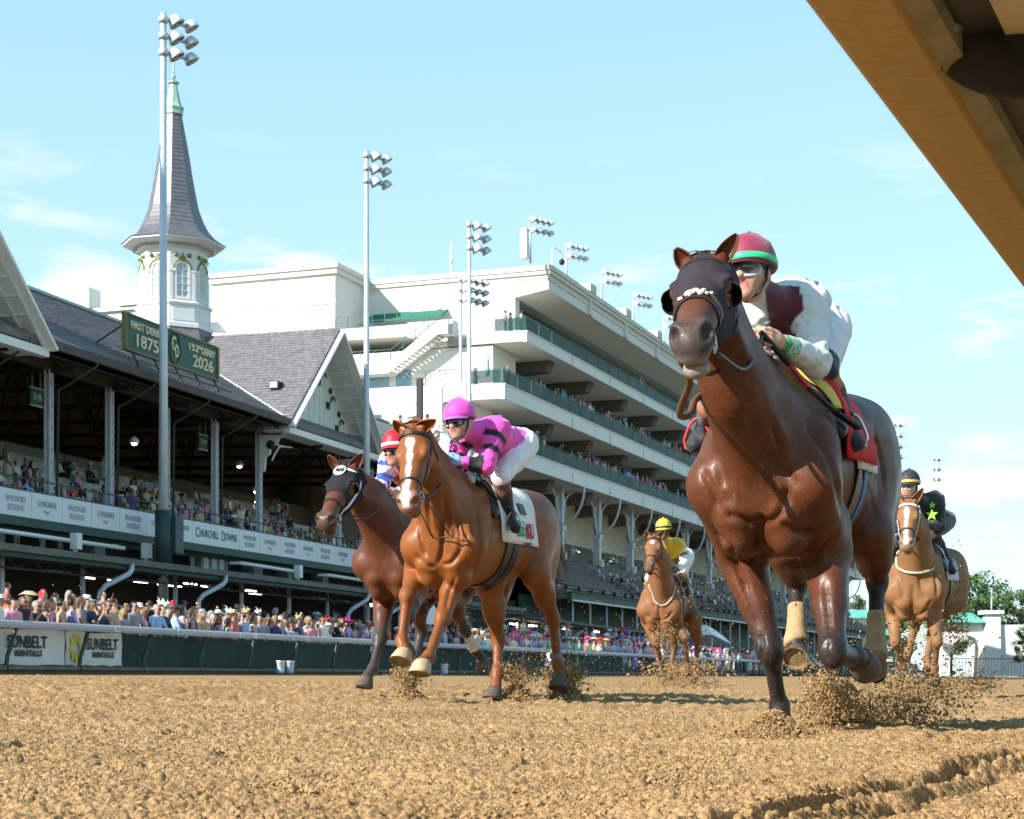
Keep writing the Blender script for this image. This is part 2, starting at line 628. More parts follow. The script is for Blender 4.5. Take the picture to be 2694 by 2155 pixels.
for i in range(0, 61, 2):
    mb = MB()
    ua, ub = us[i], us[i + 2] if i + 2 < len(us) else us[i + 1]
    prof = [(-0.19, 0.98), (-0.21, 1.05), (-0.20, 1.12), (-0.14, 1.155), (0.03, 1.155), (0.06, 1.12), (0.06, 1.02), (-0.10, 0.97)]
    mb.hexa([(ua + 0.006, FV + a, FZ + b) for a, b in prof], [(ub - 0.006, FV + a, FZ + b) for a, b in prof])
    fence.part('top_rail', mb, RAILM)
for i, u in enumerate(us):
    mb = MB()
    mb.tube([(u, FV + 0.02, FZ + 0.99), (u, FV + 0.12, FZ + 0.82), (u, FV + 0.16, FZ + 0.5), (u, FV + 0.12, FZ + 0.25), (u, FV + 0.1, FZ)] if i % 1 else
            [(u - 0.02, FV - 0.06, FZ + 0.99), (u - 0.02, FV + 0.0, FZ + 0.85), (u - 0.10, FV + 0.02, FZ + 0.6), (u - 0.26, FV + 0.02, FZ + 0.34), (u - 0.30, FV + 0.02, FZ + 0.15), (u - 0.30, FV + 0.02, FZ)], 0.055, 8)
    fence.part('post', mb, DKGREEN)
    if i < 22:
        a = MB()
        a.box((u + 0.03, FV + 0.30, FZ + 0.10), (u + 3.07, FV + 0.308, FZ + 0.95))
        fence.part('screen_panel', a, SCREEN)
        a = MB()
        for q in (0.0, 1.03, 2.06):
            a.box((u + q - 0.025, FV + 0.31, FZ), (u + q + 0.025, FV + 0.36, FZ + 1.0))
        a.box((u + 0.026, FV + 0.315, FZ + 0.1), (u + 1.0, FV + 0.35, FZ + 0.15))
        a.box((u + 1.06, FV + 0.315, FZ + 0.1), (u + 2.03, FV + 0.35, FZ + 0.15))
        a.box((u + 2.09, FV + 0.315, FZ + 0.1), (u + 3.07, FV + 0.35, FZ + 0.15))
        fence.part('screen_frame', a, DKGREEN)
for i in range(0, 34, 2):
    mb = MB()
    mb.box((us[i] + 0.005, FV - 0.02, FZ - 0.12), (us[i + 2] - 0.005, FV + 0.06, FZ + 0.09 + 0.01 * (i % 3)))
    fence.part('kick_board', mb, BOARDM)
# numbered stickers on the rail
for u, t, c in ((39.0, '14', (0.5, 0.05, 0.2)), (42.3, '13', (0.03, 0.03, 0.06)), (46.0, '12', (0.05, 0.35, 0.12)), (46.9, '11', (0.5, 0.5, 0.5)), (49.6, '10', (0.4, 0.2, 0.25)), (50.6, '9', (0.25, 0.25, 0.3)), (53.4, '8', (0.1, 0.1, 0.15))):
    mb = MB().box((u - 0.11, FV - 0.216, FZ + 0.99), (u + 0.11, FV - 0.204, FZ + 1.12))
    st = fence.part('number_sticker', mb, M('sticker_white', (0.75, 0.75, 0.75)))
    fence.text(t, 0.15, M('ink_' + t, c), st, (u, FV - 0.219, FZ + 1.055), extrude=0.002, bold=0.006)
# banners tied to the rail
def banner(u0, u1, label, sun_u, txt_u, wtxt):
    r = Root('banner', label, 'banner', FA, (u0, FV + 0.2, FZ), 'advertising banners tied to the rail')
    mb = MB()
    n, k = 28, 8
    vs, fs = [], []
    for i in range(n + 1):
        for j in range(k + 1):
            s = i / n
            z = FZ + 0.13 + (0.84 + 0.02 * math.sin(s * 9)) * j / k + 0.012 * math.sin(7 * s * PI) * (1 - j / k)
            dv = 0.012 * math.sin(s * 23 + j * 0.9) * (1 - abs(2 * j / k - 1)) + 0.02 * math.sin(s * 6 + j)
            vs.append((u0 + (u1 - u0) * s, FV + 0.22 + dv * 0.6, z))
    for i in range(n):
        for j in range(k):
            a = i * (k + 1) + j
            fs.append((a, a + k + 1, a + k + 2, a + 1))
    mb.add(vs, fs, 0, True)
    r.part('tarp', mb, TARP)
    mb = MB()
    if sun_u is not None:
        pts = []
        for q in range(24):
            rr = 0.30 if q % 3 else 0.40
            pts.append((sun_u + rr * 0.85 * math.cos(q * PI / 12 + 0.1), FV + 0.186, FZ + 0.56 + rr * math.sin(q * PI / 12 + 0.1)))
        inner = [(sun_u + 0.15 * math.cos(q * PI / 12), FV + 0.186, FZ + 0.56 + 0.15 * math.sin(q * PI / 12)) for q in range(24)]
        vs = pts + inner
        mb.add(vs, [(q, (q + 1) % 24, 24 + (q + 1) % 24, 24 + q) for q in range(24)])
        r.part('sun_emblem', mb, INKY)
    if wtxt:
        r.text('SUNBELT', 0.40, INK, None, (txt_u, FV + 0.184, FZ + 0.66), extrude=0.002, bold=0.010, width=wtxt)
        r.text('RENTALS', 0.19, INK, None, (txt_u + 0.05, FV + 0.184, FZ + 0.40), extrude=0.002, bold=0.008, width=wtxt * 0.68)
banner(30.0, 37.25, 'white tarp banner at the corner of the picture whose yellow sun is cut off', 34.15, 35.6, 1.65)
banner(37.3, 39.95, 'white tarp banner with whole yellow sun emblem beside the dark green screens', 37.72, 38.95, 1.5)
# white buckets on the dirt by the rail
BUCKET = M('bucket_plastic', (0.72, 0.76, 0.80), rough=0.4)
BUCKB = M('bucket_blue_water', (0.25, 0.55, 0.85), rough=0.3)
for px, label in ((590, 'white plastic bucket against the rail, touching its twin on the right'), (610, 'white plastic bucket against the rail, touching its twin on the left'),
                  (936, 'white plastic bucket standing alone between the legs of the pink rider chestnut'), (1195, 'white plastic bucket behind the hind hooves of the pink rider chestnut')):
    u = FA.on_v(px, 1400, 22.75)[0]
    r = Root('bucket', label, 'bucket', FA, (u, 22.75, ground_z(22.75) - 0.03), 'white buckets at the foot of the rail')
    z0 = ground_z(22.75) - 0.03
    mb = MB().lathe([(0.115, 0), (0.12, 0.012), (0.1425, 0.33), (0.15, 0.335), (0.15, 0.37), (0.138, 0.372), (0.135, 0.30)], (u, 22.75, z0), 18)
    r.part('tub', mb, BUCKET)
    mb = MB().lathe([(0.121, 0.015), (0.123, 0.02), (0.129, 0.10), (0.127, 0.105)], (u, 22.75, z0), 18)
    r.part('blue_band', mb, BUCKB)
    mb = MB().tube([(u + 0.15 * math.cos(a), 22.75 - 0.152 * math.sin(a) * 0.35 - 0.13, z0 + 0.34 - 0.13 * math.sin(a)) for a in [PI * i / 10 for i in range(11)]], 0.005, 5)
    r.part('handle', mb, RAILM)
# ------------------------------------------------------------------ the old grandstand with the twin spires
WHITE = M('white_paint', (0.74, 0.74, 0.72), rough=0.55, var=0.06, vscale=1.0)
WHITEG = M('white_board', (0.66, 0.70, 0.68), rough=0.6, var=0.08, vscale=1.5)
SLATE = M('roof_slate', (0.155, 0.145, 0.15), rough=0.62, var=0.35, vscale=3.0, bump=0.4, bscale=18, spec=0.5)
SLATE2 = M('spire_slate', (0.125, 0.118, 0.128), rough=0.42, var=0.3, vscale=4.0, bump=0.2, bscale=18, spec=0.9)
COPPER = M('copper_green', (0.34, 0.50, 0.41), rough=0.6, var=0.2, vscale=4)
GOLD = M('gilt_green', (0.17, 0.18, 0.05), rough=0.5, var=0.3, vscale=9)
EAVE = M('eave_brown', (0.075, 0.062, 0.058), rough=0.7, var=0.3, vscale=2)
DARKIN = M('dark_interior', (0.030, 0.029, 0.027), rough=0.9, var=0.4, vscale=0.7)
STEEL = M('steel_grey_paint', (0.50, 0.53, 0.57), rough=0.5, var=0.15, vscale=2)
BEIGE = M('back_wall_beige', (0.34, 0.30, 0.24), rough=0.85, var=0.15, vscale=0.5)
GREYW = M('parapet_grey', (0.24, 0.28, 0.30), rough=0.8, var=0.15, vscale=0.6)
TIER = M('tier_concrete', (0.13, 0.13, 0.12), rough=0.9, var=0.3, vscale=1)
SEATM = M('bench_grey_white', (0.52, 0.54, 0.54), rough=0.6, var=0.25, vscale=2)
SIGNG = M('sign_green', (0.018, 0.085, 0.060), rough=0.5, var=0.15, vscale=2)
SIGNT = M('sign_cream', (0.74, 0.62, 0.42), rough=0.5)
TRIMG = M('trim_green', (0.018, 0.05, 0.038), rough=0.6, var=0.2, vscale=2)
PANELW = M('fascia_panel', (0.64, 0.67, 0.70), rough=0.5, var=0.05, vscale=0.8)
PTXT = M('print_pale_grey', (0.34, 0.35, 0.37), rough=0.7)
PTXT2 = M('print_green', (0.05, 0.16, 0.12), rough=0.7)
CANOPY = M('canopy_roof', (0.12, 0.12, 0.105), rough=0.75, var=0.3, vscale=1.5)
CANG = M('canopy_green', (0.022, 0.065, 0.05), rough=0.6, var=0.25, vscale=2)
TUBEL = M('tube_light', (0.9, 0.9, 0.9), emit=(1.0, 0.93, 0.8, 6.0))
BULB = M('lamp_glow', (0.9, 0.9, 0.9), emit=(1.0, 0.9, 0.7, 14.0))
GLASSW = M('window_glass', (0.42, 0.48, 0.52), rough=0.12, spec=0.7, var=0.3, vscale=1.5)
BLACK = M('black_metal', (0.012, 0.012, 0.013), rough=0.5)

EV, EZ, RV, RZ_ = 35.2, 12.45, 45.0, 17.85
def roof_z(v):
    return EZ + (v - EV) * (RZ_ - EZ) / (RV - EV)
gs = Root('grandstand', 'old white grandstand with grey slate roof, gables and open seating tiers', 'grandstand', FA, (70, 36, 0.41))
def poly_in(u, v, test):
    return test(u, v)

def shingles(rng, mb, org, udir, vdir, nrm, w, h, test, sw=0.34, sh=0.25):
    """overlapping slates over a plane: each one a slightly tilted tile of its own thickness"""
    org, udir, vdir, nrm = map(Vector, (org, udir, vdir, nrm))
    r = 0
    y = 0.0
    while y < h:
        x = -sw * rng.random()
        while x < w:
            ww = sw * rng.uniform(0.75, 1.25)
            if test(x + ww / 2, y + sh / 2):
                a, b = max(0, x + 0.006), min(w, x + ww - 0.006)
                t0 = 0.022 + 0.016 * rng.random()
                p = org + udir * a + vdir * y
                q = org + udir * b + vdir * y
                up = vdir * (sh * 1.04)
                dz = rng.uniform(-0.01, 0.01)
                vs = [p + nrm * t0 + vdir * dz, q + nrm * (t0 + rng.uniform(-.006, .006)) + vdir * dz, q + up + nrm * 0.006, p + up + nrm * 0.006, p - nrm * 0.005 + vdir * dz, q - nrm * 0.005 + vdir * dz]
                mb.add(vs, [(0, 1, 2, 3), (4, 5, 1, 0)])
            x += ww
        y += sh
        r += 1

# gables: apex u, half width 5.6 m, face at v = 35.5
GH = 5.6
GABLES = (48.7, 80.6)
rng = random.Random(3)
slope_len = math.hypot(RV - EV, RZ_ - EZ)
vd = Vector((0, (RV - EV) / slope_len, (RZ_ - EZ) / slope_len))
nr = Vector((0, -vd.z, vd.y))
mb = MB()
mb.hexa([(38, EV, EZ), (112, EV, EZ), (112, RV, RZ_), (38, RV, RZ_)], [(38, EV + .05, EZ - .25), (112, EV + .05, EZ - .25), (112, RV, RZ_ - .25), (38, RV, RZ_ - .25)])
mb.hexa([(38, 2 * RV - EV, EZ), (112, 2 * RV - EV, EZ), (112, RV, RZ_), (38, RV, RZ_)], [(38, 2 * RV - EV, EZ - .25), (112, 2 * RV - EV, EZ - .25), (112, RV, RZ_ - .25), (38, RV, RZ_ - .25)])
roof = gs.part('roof', mb, SLATE)
def main_test(x, y):
    u = 52 + x
    v = EV + vd.y * y
    for g_ in GABLES:
        if abs(u - g_) < (RZ_ - (EZ + vd.z * y)) / (17.75 - 12.5) * GH - 0.15:
            return False
    return True
mb = MB()
shingles(rng, mb, (52, EV - .02, EZ), (1, 0, 0), vd, nr, 46, slope_len, main_test, 0.42, 0.30)
gs.part('shingles', mb, SLATE, roof, kind='stuff')
mb = MB()
mb.beam((38, RV, RZ_ + .05), (112, RV, RZ_ + .05), 0.35, 0.14)
gs.part('ridge_cap', mb, COPPER, roof)
mb = MB()
mb.box((54.6, EV - 0.16, EZ - 0.30), (75.0, EV + 0.02, EZ + 0.02))
mb.box((86.2, EV - 0.16, EZ - 0.30), (112, EV + 0.02, EZ + 0.02))
gs.part('gutter', mb, EAVE, roof)
for gu in GABLES:
    zb, za = 12.5, 17.75
    gl = math.hypot(GH, za - zb)
    near = gu > 60
    for sgn in (-1, 1):
        mb = MB()
        # roof slab of the gable from its front edge back into the main roof
        f0, f1 = 35.0, 45.5
        A = (gu + sgn * (GH + .25), f0, zb - .22)
        B = (gu, f0, za + .02)
        mb.hexa([A, B, (gu, f1, za + .02), (gu + sgn * (GH + .25), f1, zb - .22)],
                [(p[0], p[1], p[2] - .16) for p in (A, B, (gu, f1, za + .02), (gu + sgn * (GH + .25), f1, zb - .22))])
        rp = gs.part('gable_roof', mb, SLATE)
        if near and sgn < 0:
            mb = MB()
            vdir = Vector((-sgn * (GH + .25), 0, za - zb + .24)).normalized()
            nn = Vector((sgn * vdir.z, 0, abs(vdir.x)))
            def gt(x, y):
                zz = zb - .22 + vdir.z * y
                return zz > roof_z(f0 + x) - 0.05 or x < 0.6
            shingles(rng, mb, (gu + sgn * (GH + .25), f0, zb - .2), (0, 1, 0), vdir, nn, f1 - f0, gl + .3, gt, 0.34, 0.24)
            gs.part('shingles', mb, SLATE, rp, kind='stuff')
            # valley flashing
            mb = MB().beam((gu - GH - .1, 35.4, 12.62), (gu - .2, RV - .1, RZ_ - 0.02), .16, .05)
            gs.part('valley_flashing', mb, M('flashing', (0.55, 0.58, 0.56), rough=.5), rp)
        # rake board, soffit with battens
        mb = MB().beam((gu + sgn * (GH + .28), 34.93, zb - .46), (gu + sgn * .02, 34.93, za - .17), .12, .40, up=(0, 1, 0))
        gs.part('rake_board', mb, WHITE)
        mb = MB()
        mb.hexa([(gu + sgn * (GH + .2), 35.05, zb - .40), (gu, 35.05, za - .16), (gu, 36.4, za - .16), (gu + sgn * (GH + .2), 36.4, zb - .40)],
                [(gu + sgn * (GH + .2), 35.05, zb - .46), (gu, 35.05, za - .22), (gu, 36.4, za - .22), (gu + sgn * (GH + .2), 36.4, zb - .46)])
        for k in range(1, 10):
            t = k / 10
            p = Vector((gu + sgn * (GH + .2) * t, 35.1, za - .23 - (za - zb + .24) * t))
            mb.beam(p, p + Vector((0, 1.25, 0)), .09, .09)
        for q in (35.15, 35.75, 36.35):
            mb.beam((gu + sgn * .1, q, za - .25), (gu + sgn * (GH + .1), q, zb - .45), .1, .1)
        gs.part('soffit', mb, WHITEG)
    mb = MB()
    mb.prism([(gu - GH, 36.4, zb - .4), (gu + GH, 36.4, zb - .4), (gu, 36.4, za - .2)], (0, .15, 0))
    for k in range(-8, 9):
        u = gu + k * .62
        h = za - .25 - abs(u - gu) / GH * (za - zb)
        mb.box((u - .04, 36.37, zb - .4), (u + .04, 36.398, max(zb - .35, h)))
    gs.part('gable_wall', mb, WHITEG)
    mb = MB()
    mb.box((gu - GH - .2, 35.05, zb - .72), (gu + GH + .2, 35.4, zb - .42))
    mb.box((gu - GH - .2, 35.4, zb - .60), (gu + GH + .2, 36.45, zb - .50))
    gs.part('gable_beam', mb, WHITE)
    # cut-out ornaments climbing beside the right-hand soffit: dark discs, hooks and small pots
    if near:
        ap = 0
        for k in range(4):
            t = 0.12 + k * 0.2
            for sg in (-1, 1):
                cu = gu + sg * (GH * t + .1)
                cz = za - 1.05 - (za - zb) * t
                mb = MB()
                mb.lathe([(0.16, -0.03), (0.16, 0.03)], (cu, 36.34, cz), 12, axis=(0, 1, 0))
                gs.part('roundel', mb, TRIMG)
                mb = MB()
                mb.tube([(cu + .35 * sg - .26 * math.cos(a) * sg, 36.34, cz - .55 + .3 * math.sin(a)) for a in [PI * (i / 8) for i in range(0, 8)]], .045, 5)
                gs.part('hook_ornament', mb, TRIMG)
                mb = MB().prism([(cu - .30 * sg - .2, 36.3, cz - .62), (cu - .30 * sg + .2, 36.3, cz - .62), (cu - .30 * sg + .13, 36.3, cz - .98), (cu - .30 * sg - .13, 36.3, cz - .98)], (0, .06, 0))
                gs.part('pot_ornament', mb, TRIMG)
# carved brackets at the gable ends
for u in (75.5, 85.6):
    mb = MB()
    prof = [(0, 0), (1.5, 0), (1.45, -.25), (1.0, -.35), (.85, -.65), (.55, -.75), (.5, -1.1), (.28, -1.25), (.22, -1.9), (0, -2.0)]
    mb.prism([(u - .07, 36.9 - a, 12.0 + b) for a, b in prof], (.14, 0, 0))
    mb.tube([(u + .0, 36.3, 11.5), (u + 1.0, 36.3, 11.4), (u + 2.2, 36.3, 11.5)], .05, 6)
    mb.tube([(u + .0, 36.3, 10.6), (u + .25, 36.3, 10.9), (u + .7, 36.3, 11.3), (u + 1.2, 36.3, 11.45)], .05, 6)
    mb.beam((u, 36.2, 11.35), (u, 36.9, 11.35), .1, .1)
    b_ = gs.part('bracket', mb, WHITE)
    mb = MB().lathe([(.22, -.1), (.22, .1)], (u, 36.35, 11.35), 12, axis=(1, 0, 0))
    gs.part('roundel', mb, TRIMG, b_)
# lattice columns
cols = [53.0, 57.5, 61.9, 66.5, 71.0, 75.5, 85.0, 89.5, 94.0, 98.5]
for u in cols:
    mb = MB()
    v0, s_, z0, z1 = 37.0, .095, 6.3, 12.3
    for a, b in ((-1, -1), (1, -1), (1, 1), (-1, 1)):
        mb.box((u + a * s_ - .036, v0 + b * s_ - .036, z0), (u + a * s_ + .036, v0 + b * s_ + .036, z1))
    n = 14
    for k in range(n):
        za_, zb_ = z0 + (z1 - z0) * k / n, z0 + (z1 - z0) * (k + 1) / n
        d = -1 if k % 2 else 1
        mb.beam((u - d * s_, v0 - s_ - .01, za_), (u + d * s_, v0 - s_ - .01, zb_), .05, .03, up=(0, 1, 0))
        mb.beam((u - s_ - .01, v0 - d * s_, za_), (u - s_ - .01, v0 + d * s_, zb_), .03, .05, up=(1, 0, 0))
    gs.part('column', mb, STEEL)
    if u < 74:
        mb = MB().tube([(u + .35, 35.1, 12.3), (u + .35, 35.1, 12.05), (u + .30, 36.4, 11.35), (u + .28, 36.75, 11.2), (u + .24, 36.8, 6.6)], .05, 7)
        gs.part('downpipe', mb, M('pipe_dark_green', (0.05, 0.07, 0.06), rough=.5))
# roof trusses and ceiling of the open tier
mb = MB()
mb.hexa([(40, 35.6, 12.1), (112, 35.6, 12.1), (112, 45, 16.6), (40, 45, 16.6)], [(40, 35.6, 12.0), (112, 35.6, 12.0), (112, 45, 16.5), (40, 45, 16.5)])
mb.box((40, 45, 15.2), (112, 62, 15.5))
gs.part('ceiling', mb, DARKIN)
for u in cols + [80.2]:
    mb = MB()
    mb.beam((u, 35.8, 11.9), (u, 52, 12.4), .14, .22)
    for k in range(6):
        a = 36.5 + k * 2.4
        mb.beam((u, a, 11.95 + .03 * k), (u, a + 1.2, roof_z(min(44, a + 1.2)) - .6), .08, .08)
        mb.beam((u, a + 1.2, roof_z(min(44, a + 1.2)) - .6), (u, a + 2.4, 12.0 + .03 * k), .08, .08)
    gs.part('truss', mb, DARKIN)
mb = MB()
mb.box((40, 36.8, 11.95), (74.9, 37.2, 12.35))
mb.box((86.3, 36.8, 11.95), (112, 37.2, 12.35))
gs.part('eave_beam', mb, EAVE)
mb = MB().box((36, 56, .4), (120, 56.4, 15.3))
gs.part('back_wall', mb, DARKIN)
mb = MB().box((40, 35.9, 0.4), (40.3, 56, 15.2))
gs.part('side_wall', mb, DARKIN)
# tiers of benches: rows rise towards the back
NT = 9
for k in range(NT):
    v, z = 36.9 + k * 1.0, 6.05 + k * .44
    mb = MB().box((40.4, v, z - .5), (104, v + 1.0, z))
    gs.part('tier', mb, TIER)
    if k:
        for u0 in (41, 54.5, 66.2, 74.5, 86):
            mb = MB()
            w_ = 11.5 if u0 < 60 else 8.0
            mb.box((u0, v + .45, z + .42), (u0 + w_, v + .80, z + .46))
            mb.box((u0, v + .80, z + .55), (u0 + w_, v + .84, z + .86))
            for q in range(6):
                mb.box((u0 + .2 + q * (w_ - .4) / 5 - .03, v + .5, z), (u0 + .2 + q * (w_ - .4) / 5 + .03, v + .83, z + .56))
            gs.part('bench', mb, SEATM)
mb = MB()
mb.box((40.4, 46.0, 9.0), (76, 46.25, 10.75))
mb.box((40.4, 45.93, 10.75), (76, 46.3, 10.90))
gs.part('parapet', mb, GREYW)
mb = MB().box((72, 50.0, 8.6), (118, 50.3, 11.9))
gs.part('rear_wall', mb, BEIGE)
mb = MB()
mb.box((53, 50.5, 11.6), (71, 50.9, 11.75))
mb.box((58, 50.5, 12.4), (68, 50.9, 12.5))
gs.part('counter', mb, M('counter_warm', (0.35, 0.30, 0.20), rough=.7))
for u, v, z in ((52.6, 41, 13.2), (66.6, 38.6, 10.4), (79.3, 39.0, 9.6), (81.4, 41, 11.2), (87.5, 43, 10.0), (56, 48, 11.3)):
    mb = MB().lathe([(.05, .28), (.20, .12), (.22, 0), (.17, -.03)], (u, v, z), 12)
    l_ = gs.part('pendant_lamp', mb, WHITE)
    mb = MB().ell((u, v, z - .04), (.12, .12, .07), 10)
    gs.part('bulb', mb, BULB, l_)
# printed fascia panels under the open tier
edges = [46.4, 48.4, 50.4, 52.4, 54.36, 56.37, 58.41, 60.49, 62.56, 64.61]
names = ['WR', 'L', 'WR', 'WR', 'L', 'WR', 'L', 'WR', 'L']
def fascia(u0, u1, kind):
    mb = MB().box((u0 + .012, 35.7, 5.98), (u1 - .012, 35.8, 6.92))
    p = gs.part('fascia_panel', mb, PANELW)
    c = (u0 + u1) / 2
    if kind == 'WR':
        gs.text('WOODFORD', .30, PTXT, p, (c, 35.69, 6.58), extrude=.004, width=1.25)
        gs.text('RESERVE', .30, PTXT, p, (c, 35.69, 6.27), extrude=.004, width=1.0)
    elif kind == 'L':
        gs.text('LONGINES', .30, PTXT, p, (c, 35.69, 6.55), extrude=.004, bold=.006, width=1.2)
        mb = MB().prism([(c - .3, 35.692, 6.36), (c, 35.692, 6.30), (c + .3, 35.692, 6.36), (c, 35.692, 6.16)], (0, .006, 0))
        gs.part('winged_emblem', mb, PTXT, p)
    elif kind == 'CD':
        for t, s_, x in (('C', .62, -1.80), ('HURCHILL', .46, -.72), ('D', .62, .62), ('OWNS', .46, 1.35)):
            gs.text(t, s_, PTXT2, p, (c + x, 35.69, 6.45), extrude=.004, bold=.006, sx=.82)
for a, b, k in zip(edges[:-1], edges[1:], names):
    fascia(a, b, k)
fascia(64.61, 66.5, 'L')
fascia(66.5, 70.88, 'CD')
ed2 = [70.88, 72.95, 75.13, 77.32, 79.31, 81.51, 83.7, 85.9, 88.1, 90.3, 92.5, 94.7, 96.9, 99.1, 101.3]
for i, (a, b) in enumerate(zip(ed2[:-1], ed2[1:])):
    fascia(a, b, 'WR' if i % 2 == 0 else 'L')
mb = MB()
mb.box((44, 35.72, 5.66), (101.3, 36.4, 5.97))
mb.box((44, 35.82, 6.93), (101.3, 36.0, 7.0))
gs.part('green_beam', mb, CANG)
mb = MB()
for k in range(40):
    u = 44 + k * 1.43
    mb.box((u, 36.05, 6.93), (u + .04, 36.09, 7.45))
mb.box((44, 36.04, 7.42), (101.3, 36.10, 7.47))
gs.part('tier_railing', mb, TRIMG)
# storey between canopy and fascia: pale panels, dark openings, white pipes
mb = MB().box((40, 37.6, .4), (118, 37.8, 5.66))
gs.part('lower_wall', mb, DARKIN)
for i, u in enumerate((53.8, 60.6, 65.4, 66.4, 69.5, 74.8, 78.6, 82.8, 90, 95, 99.5)):
    w_ = (.7, .8, .45, .45, 2.6, .9, .45, .7, .8, .8, .8)[i]
    mb = MB().box((u, 36.9, 4.6), (u + w_, 37.58, 5.65))
    gs.part('pier', mb, GREYW)
for u in (69.7, 70.5, 71.2):
    mb = MB().box((u, 36.86, 4.65), (u + .42, 36.9, 5.6))
    gs.part('shutter', mb, WHITE)
for a, b in ((47, 60.3), (70.4, 76.6), (80.0, 86.0)):
    mb = MB()
    mb.tube([(a, 35.4, 5.35), (b, 35.4, 5.30)], .085, 8)
    for k in range(int((b - a) / 3.2) + 1):
        mb.box((a + k * 3.2 - .03, 35.4, 5.3), (a + k * 3.2 + .03, 35.95, 5.42))
    gs.part('white_pipe', mb, WHITE)
for u in (56.6, 61.8, 76.2):
    mb = MB().tube([(u, 35.3, 5.35), (u, 35.3, 4.75)], .10, 8)
    mb.box((u - .18, 35.1, 5.0), (u + .18, 35.4, 5.6))
    gs.part('speaker_box', mb, WHITE)

# lower canopy over the apron bars
can = Root('canopy', 'long low dark canopy roof over the apron with strip lights under it', 'canopy', FA, (70, 32, .41))
mb = MB()
CE = 102.0
mb.hexa([(44, 32, 4.42), (CE, 32, 4.42), (CE, 37.5, 4.72), (44, 37.5, 4.72)], [(44, 32, 4.30), (CE, 32, 4.30), (CE, 37.5, 4.60), (44, 37.5, 4.60)])
can.part('roof', mb, CANOPY)
mb = MB()
mb.box((44, 31.82, 4.24), (CE, 31.995, 4.46))
can.part('gutter', mb, CANOPY)
mb = MB().box((44, 32.02, 4.08), (CE, 32.12, 4.29))
can.part('green_fascia', mb, CANG)
for u in (44, 53.55, 60.8, 75.6, 80.6, 88.5, 96.5):
    mb = MB().tube([(u + 1.3, 31.9, 4.30), (u + 1.3, 31.9, 4.05), (u + 1.15, 31.95, 3.9), (u + .2, 32.3, 3.45), (u, 32.4, 3.2), (u, 32.4, .41)], .10, 9)
    can.part('downpipe', mb, STEEL)
for u in (49, 53.9, 60.6, 66.3, 71, 75.2, 80.2, 84.5, 89, 94, 99):
    mb = MB().tube([(u, 33.3, .41), (u, 33.3, 4.3)], .09, 8)
    can.part('post', mb, STEEL)
mb = MB()
for k in range(38):
    u = 46 + k * 1.5
    mb.beam((u, 33.2, 4.25), (u + .75, 33.2, 3.85), .05, .05)
    mb.beam((u + .75, 33.2, 3.85), (u + 1.5, 33.2, 4.25), .05, .05)
mb.box((46, 33.17, 3.80), (CE, 33.23, 3.87))
can.part('truss', mb, EAVE)
for u, l_, v in ((54.0, 1.2, 34.6), (57.0, .9, 35.2), (58.9, .8, 35.2), (60.2, 1.0, 34.8), (62.0, 1.0, 33.6), (62.4, 1.9, 35.0), (64.2, .8, 34), (67.6, 1.2, 33.8), (70.2, 1.2, 34.8), (76.0, .8, 34.4), (77.2, .9, 34.4), (79.8, 1.2, 34.6), (82.4, 1.4, 34.2), (84.5, 1.2, 35), (87, 1.4, 34.4), (90, 1.4, 34.6), (94, 1.4, 34.6), (98, 1.4, 34.6)):
    mb = MB().box((u, v, 4.0), (u + l_, v + .14, 4.07))
    f_ = can.part('strip_light', mb, WHITE)
    mb = MB().box((u + .03, v + .02, 3.965), (u + l_ - .03, v + .12, 3.997))
    can.part('light_tube', mb, TUBEL, f_)
# shop fronts at the back of the apron
mb = MB()
for k in range(18):
    u = 46 + k * 3.1
    mb.box((u, 37.35, 2.6), (u + 2.2, 37.55, 2.72))
    mb.box((u + 2.5, 37.3, .41), (u + 2.62, 37.58, 3.4))
can.part('counter', mb, M('bar_wood', (0.10, 0.075, 0.05), rough=.8, var=.4, vscale=3))
for u, z, w_ in ((69.6, 2.5, 1.6), (72.2, 2.55, .5), (86, 2.6, 1.2)):
    mb = MB().box((u, 37.2, z), (u + w_, 37.28, z + .45))
    can.part('menu_screen', mb, M('screen_glow', (.3, .35, .35), emit=(.5, .6, .6, .7)))

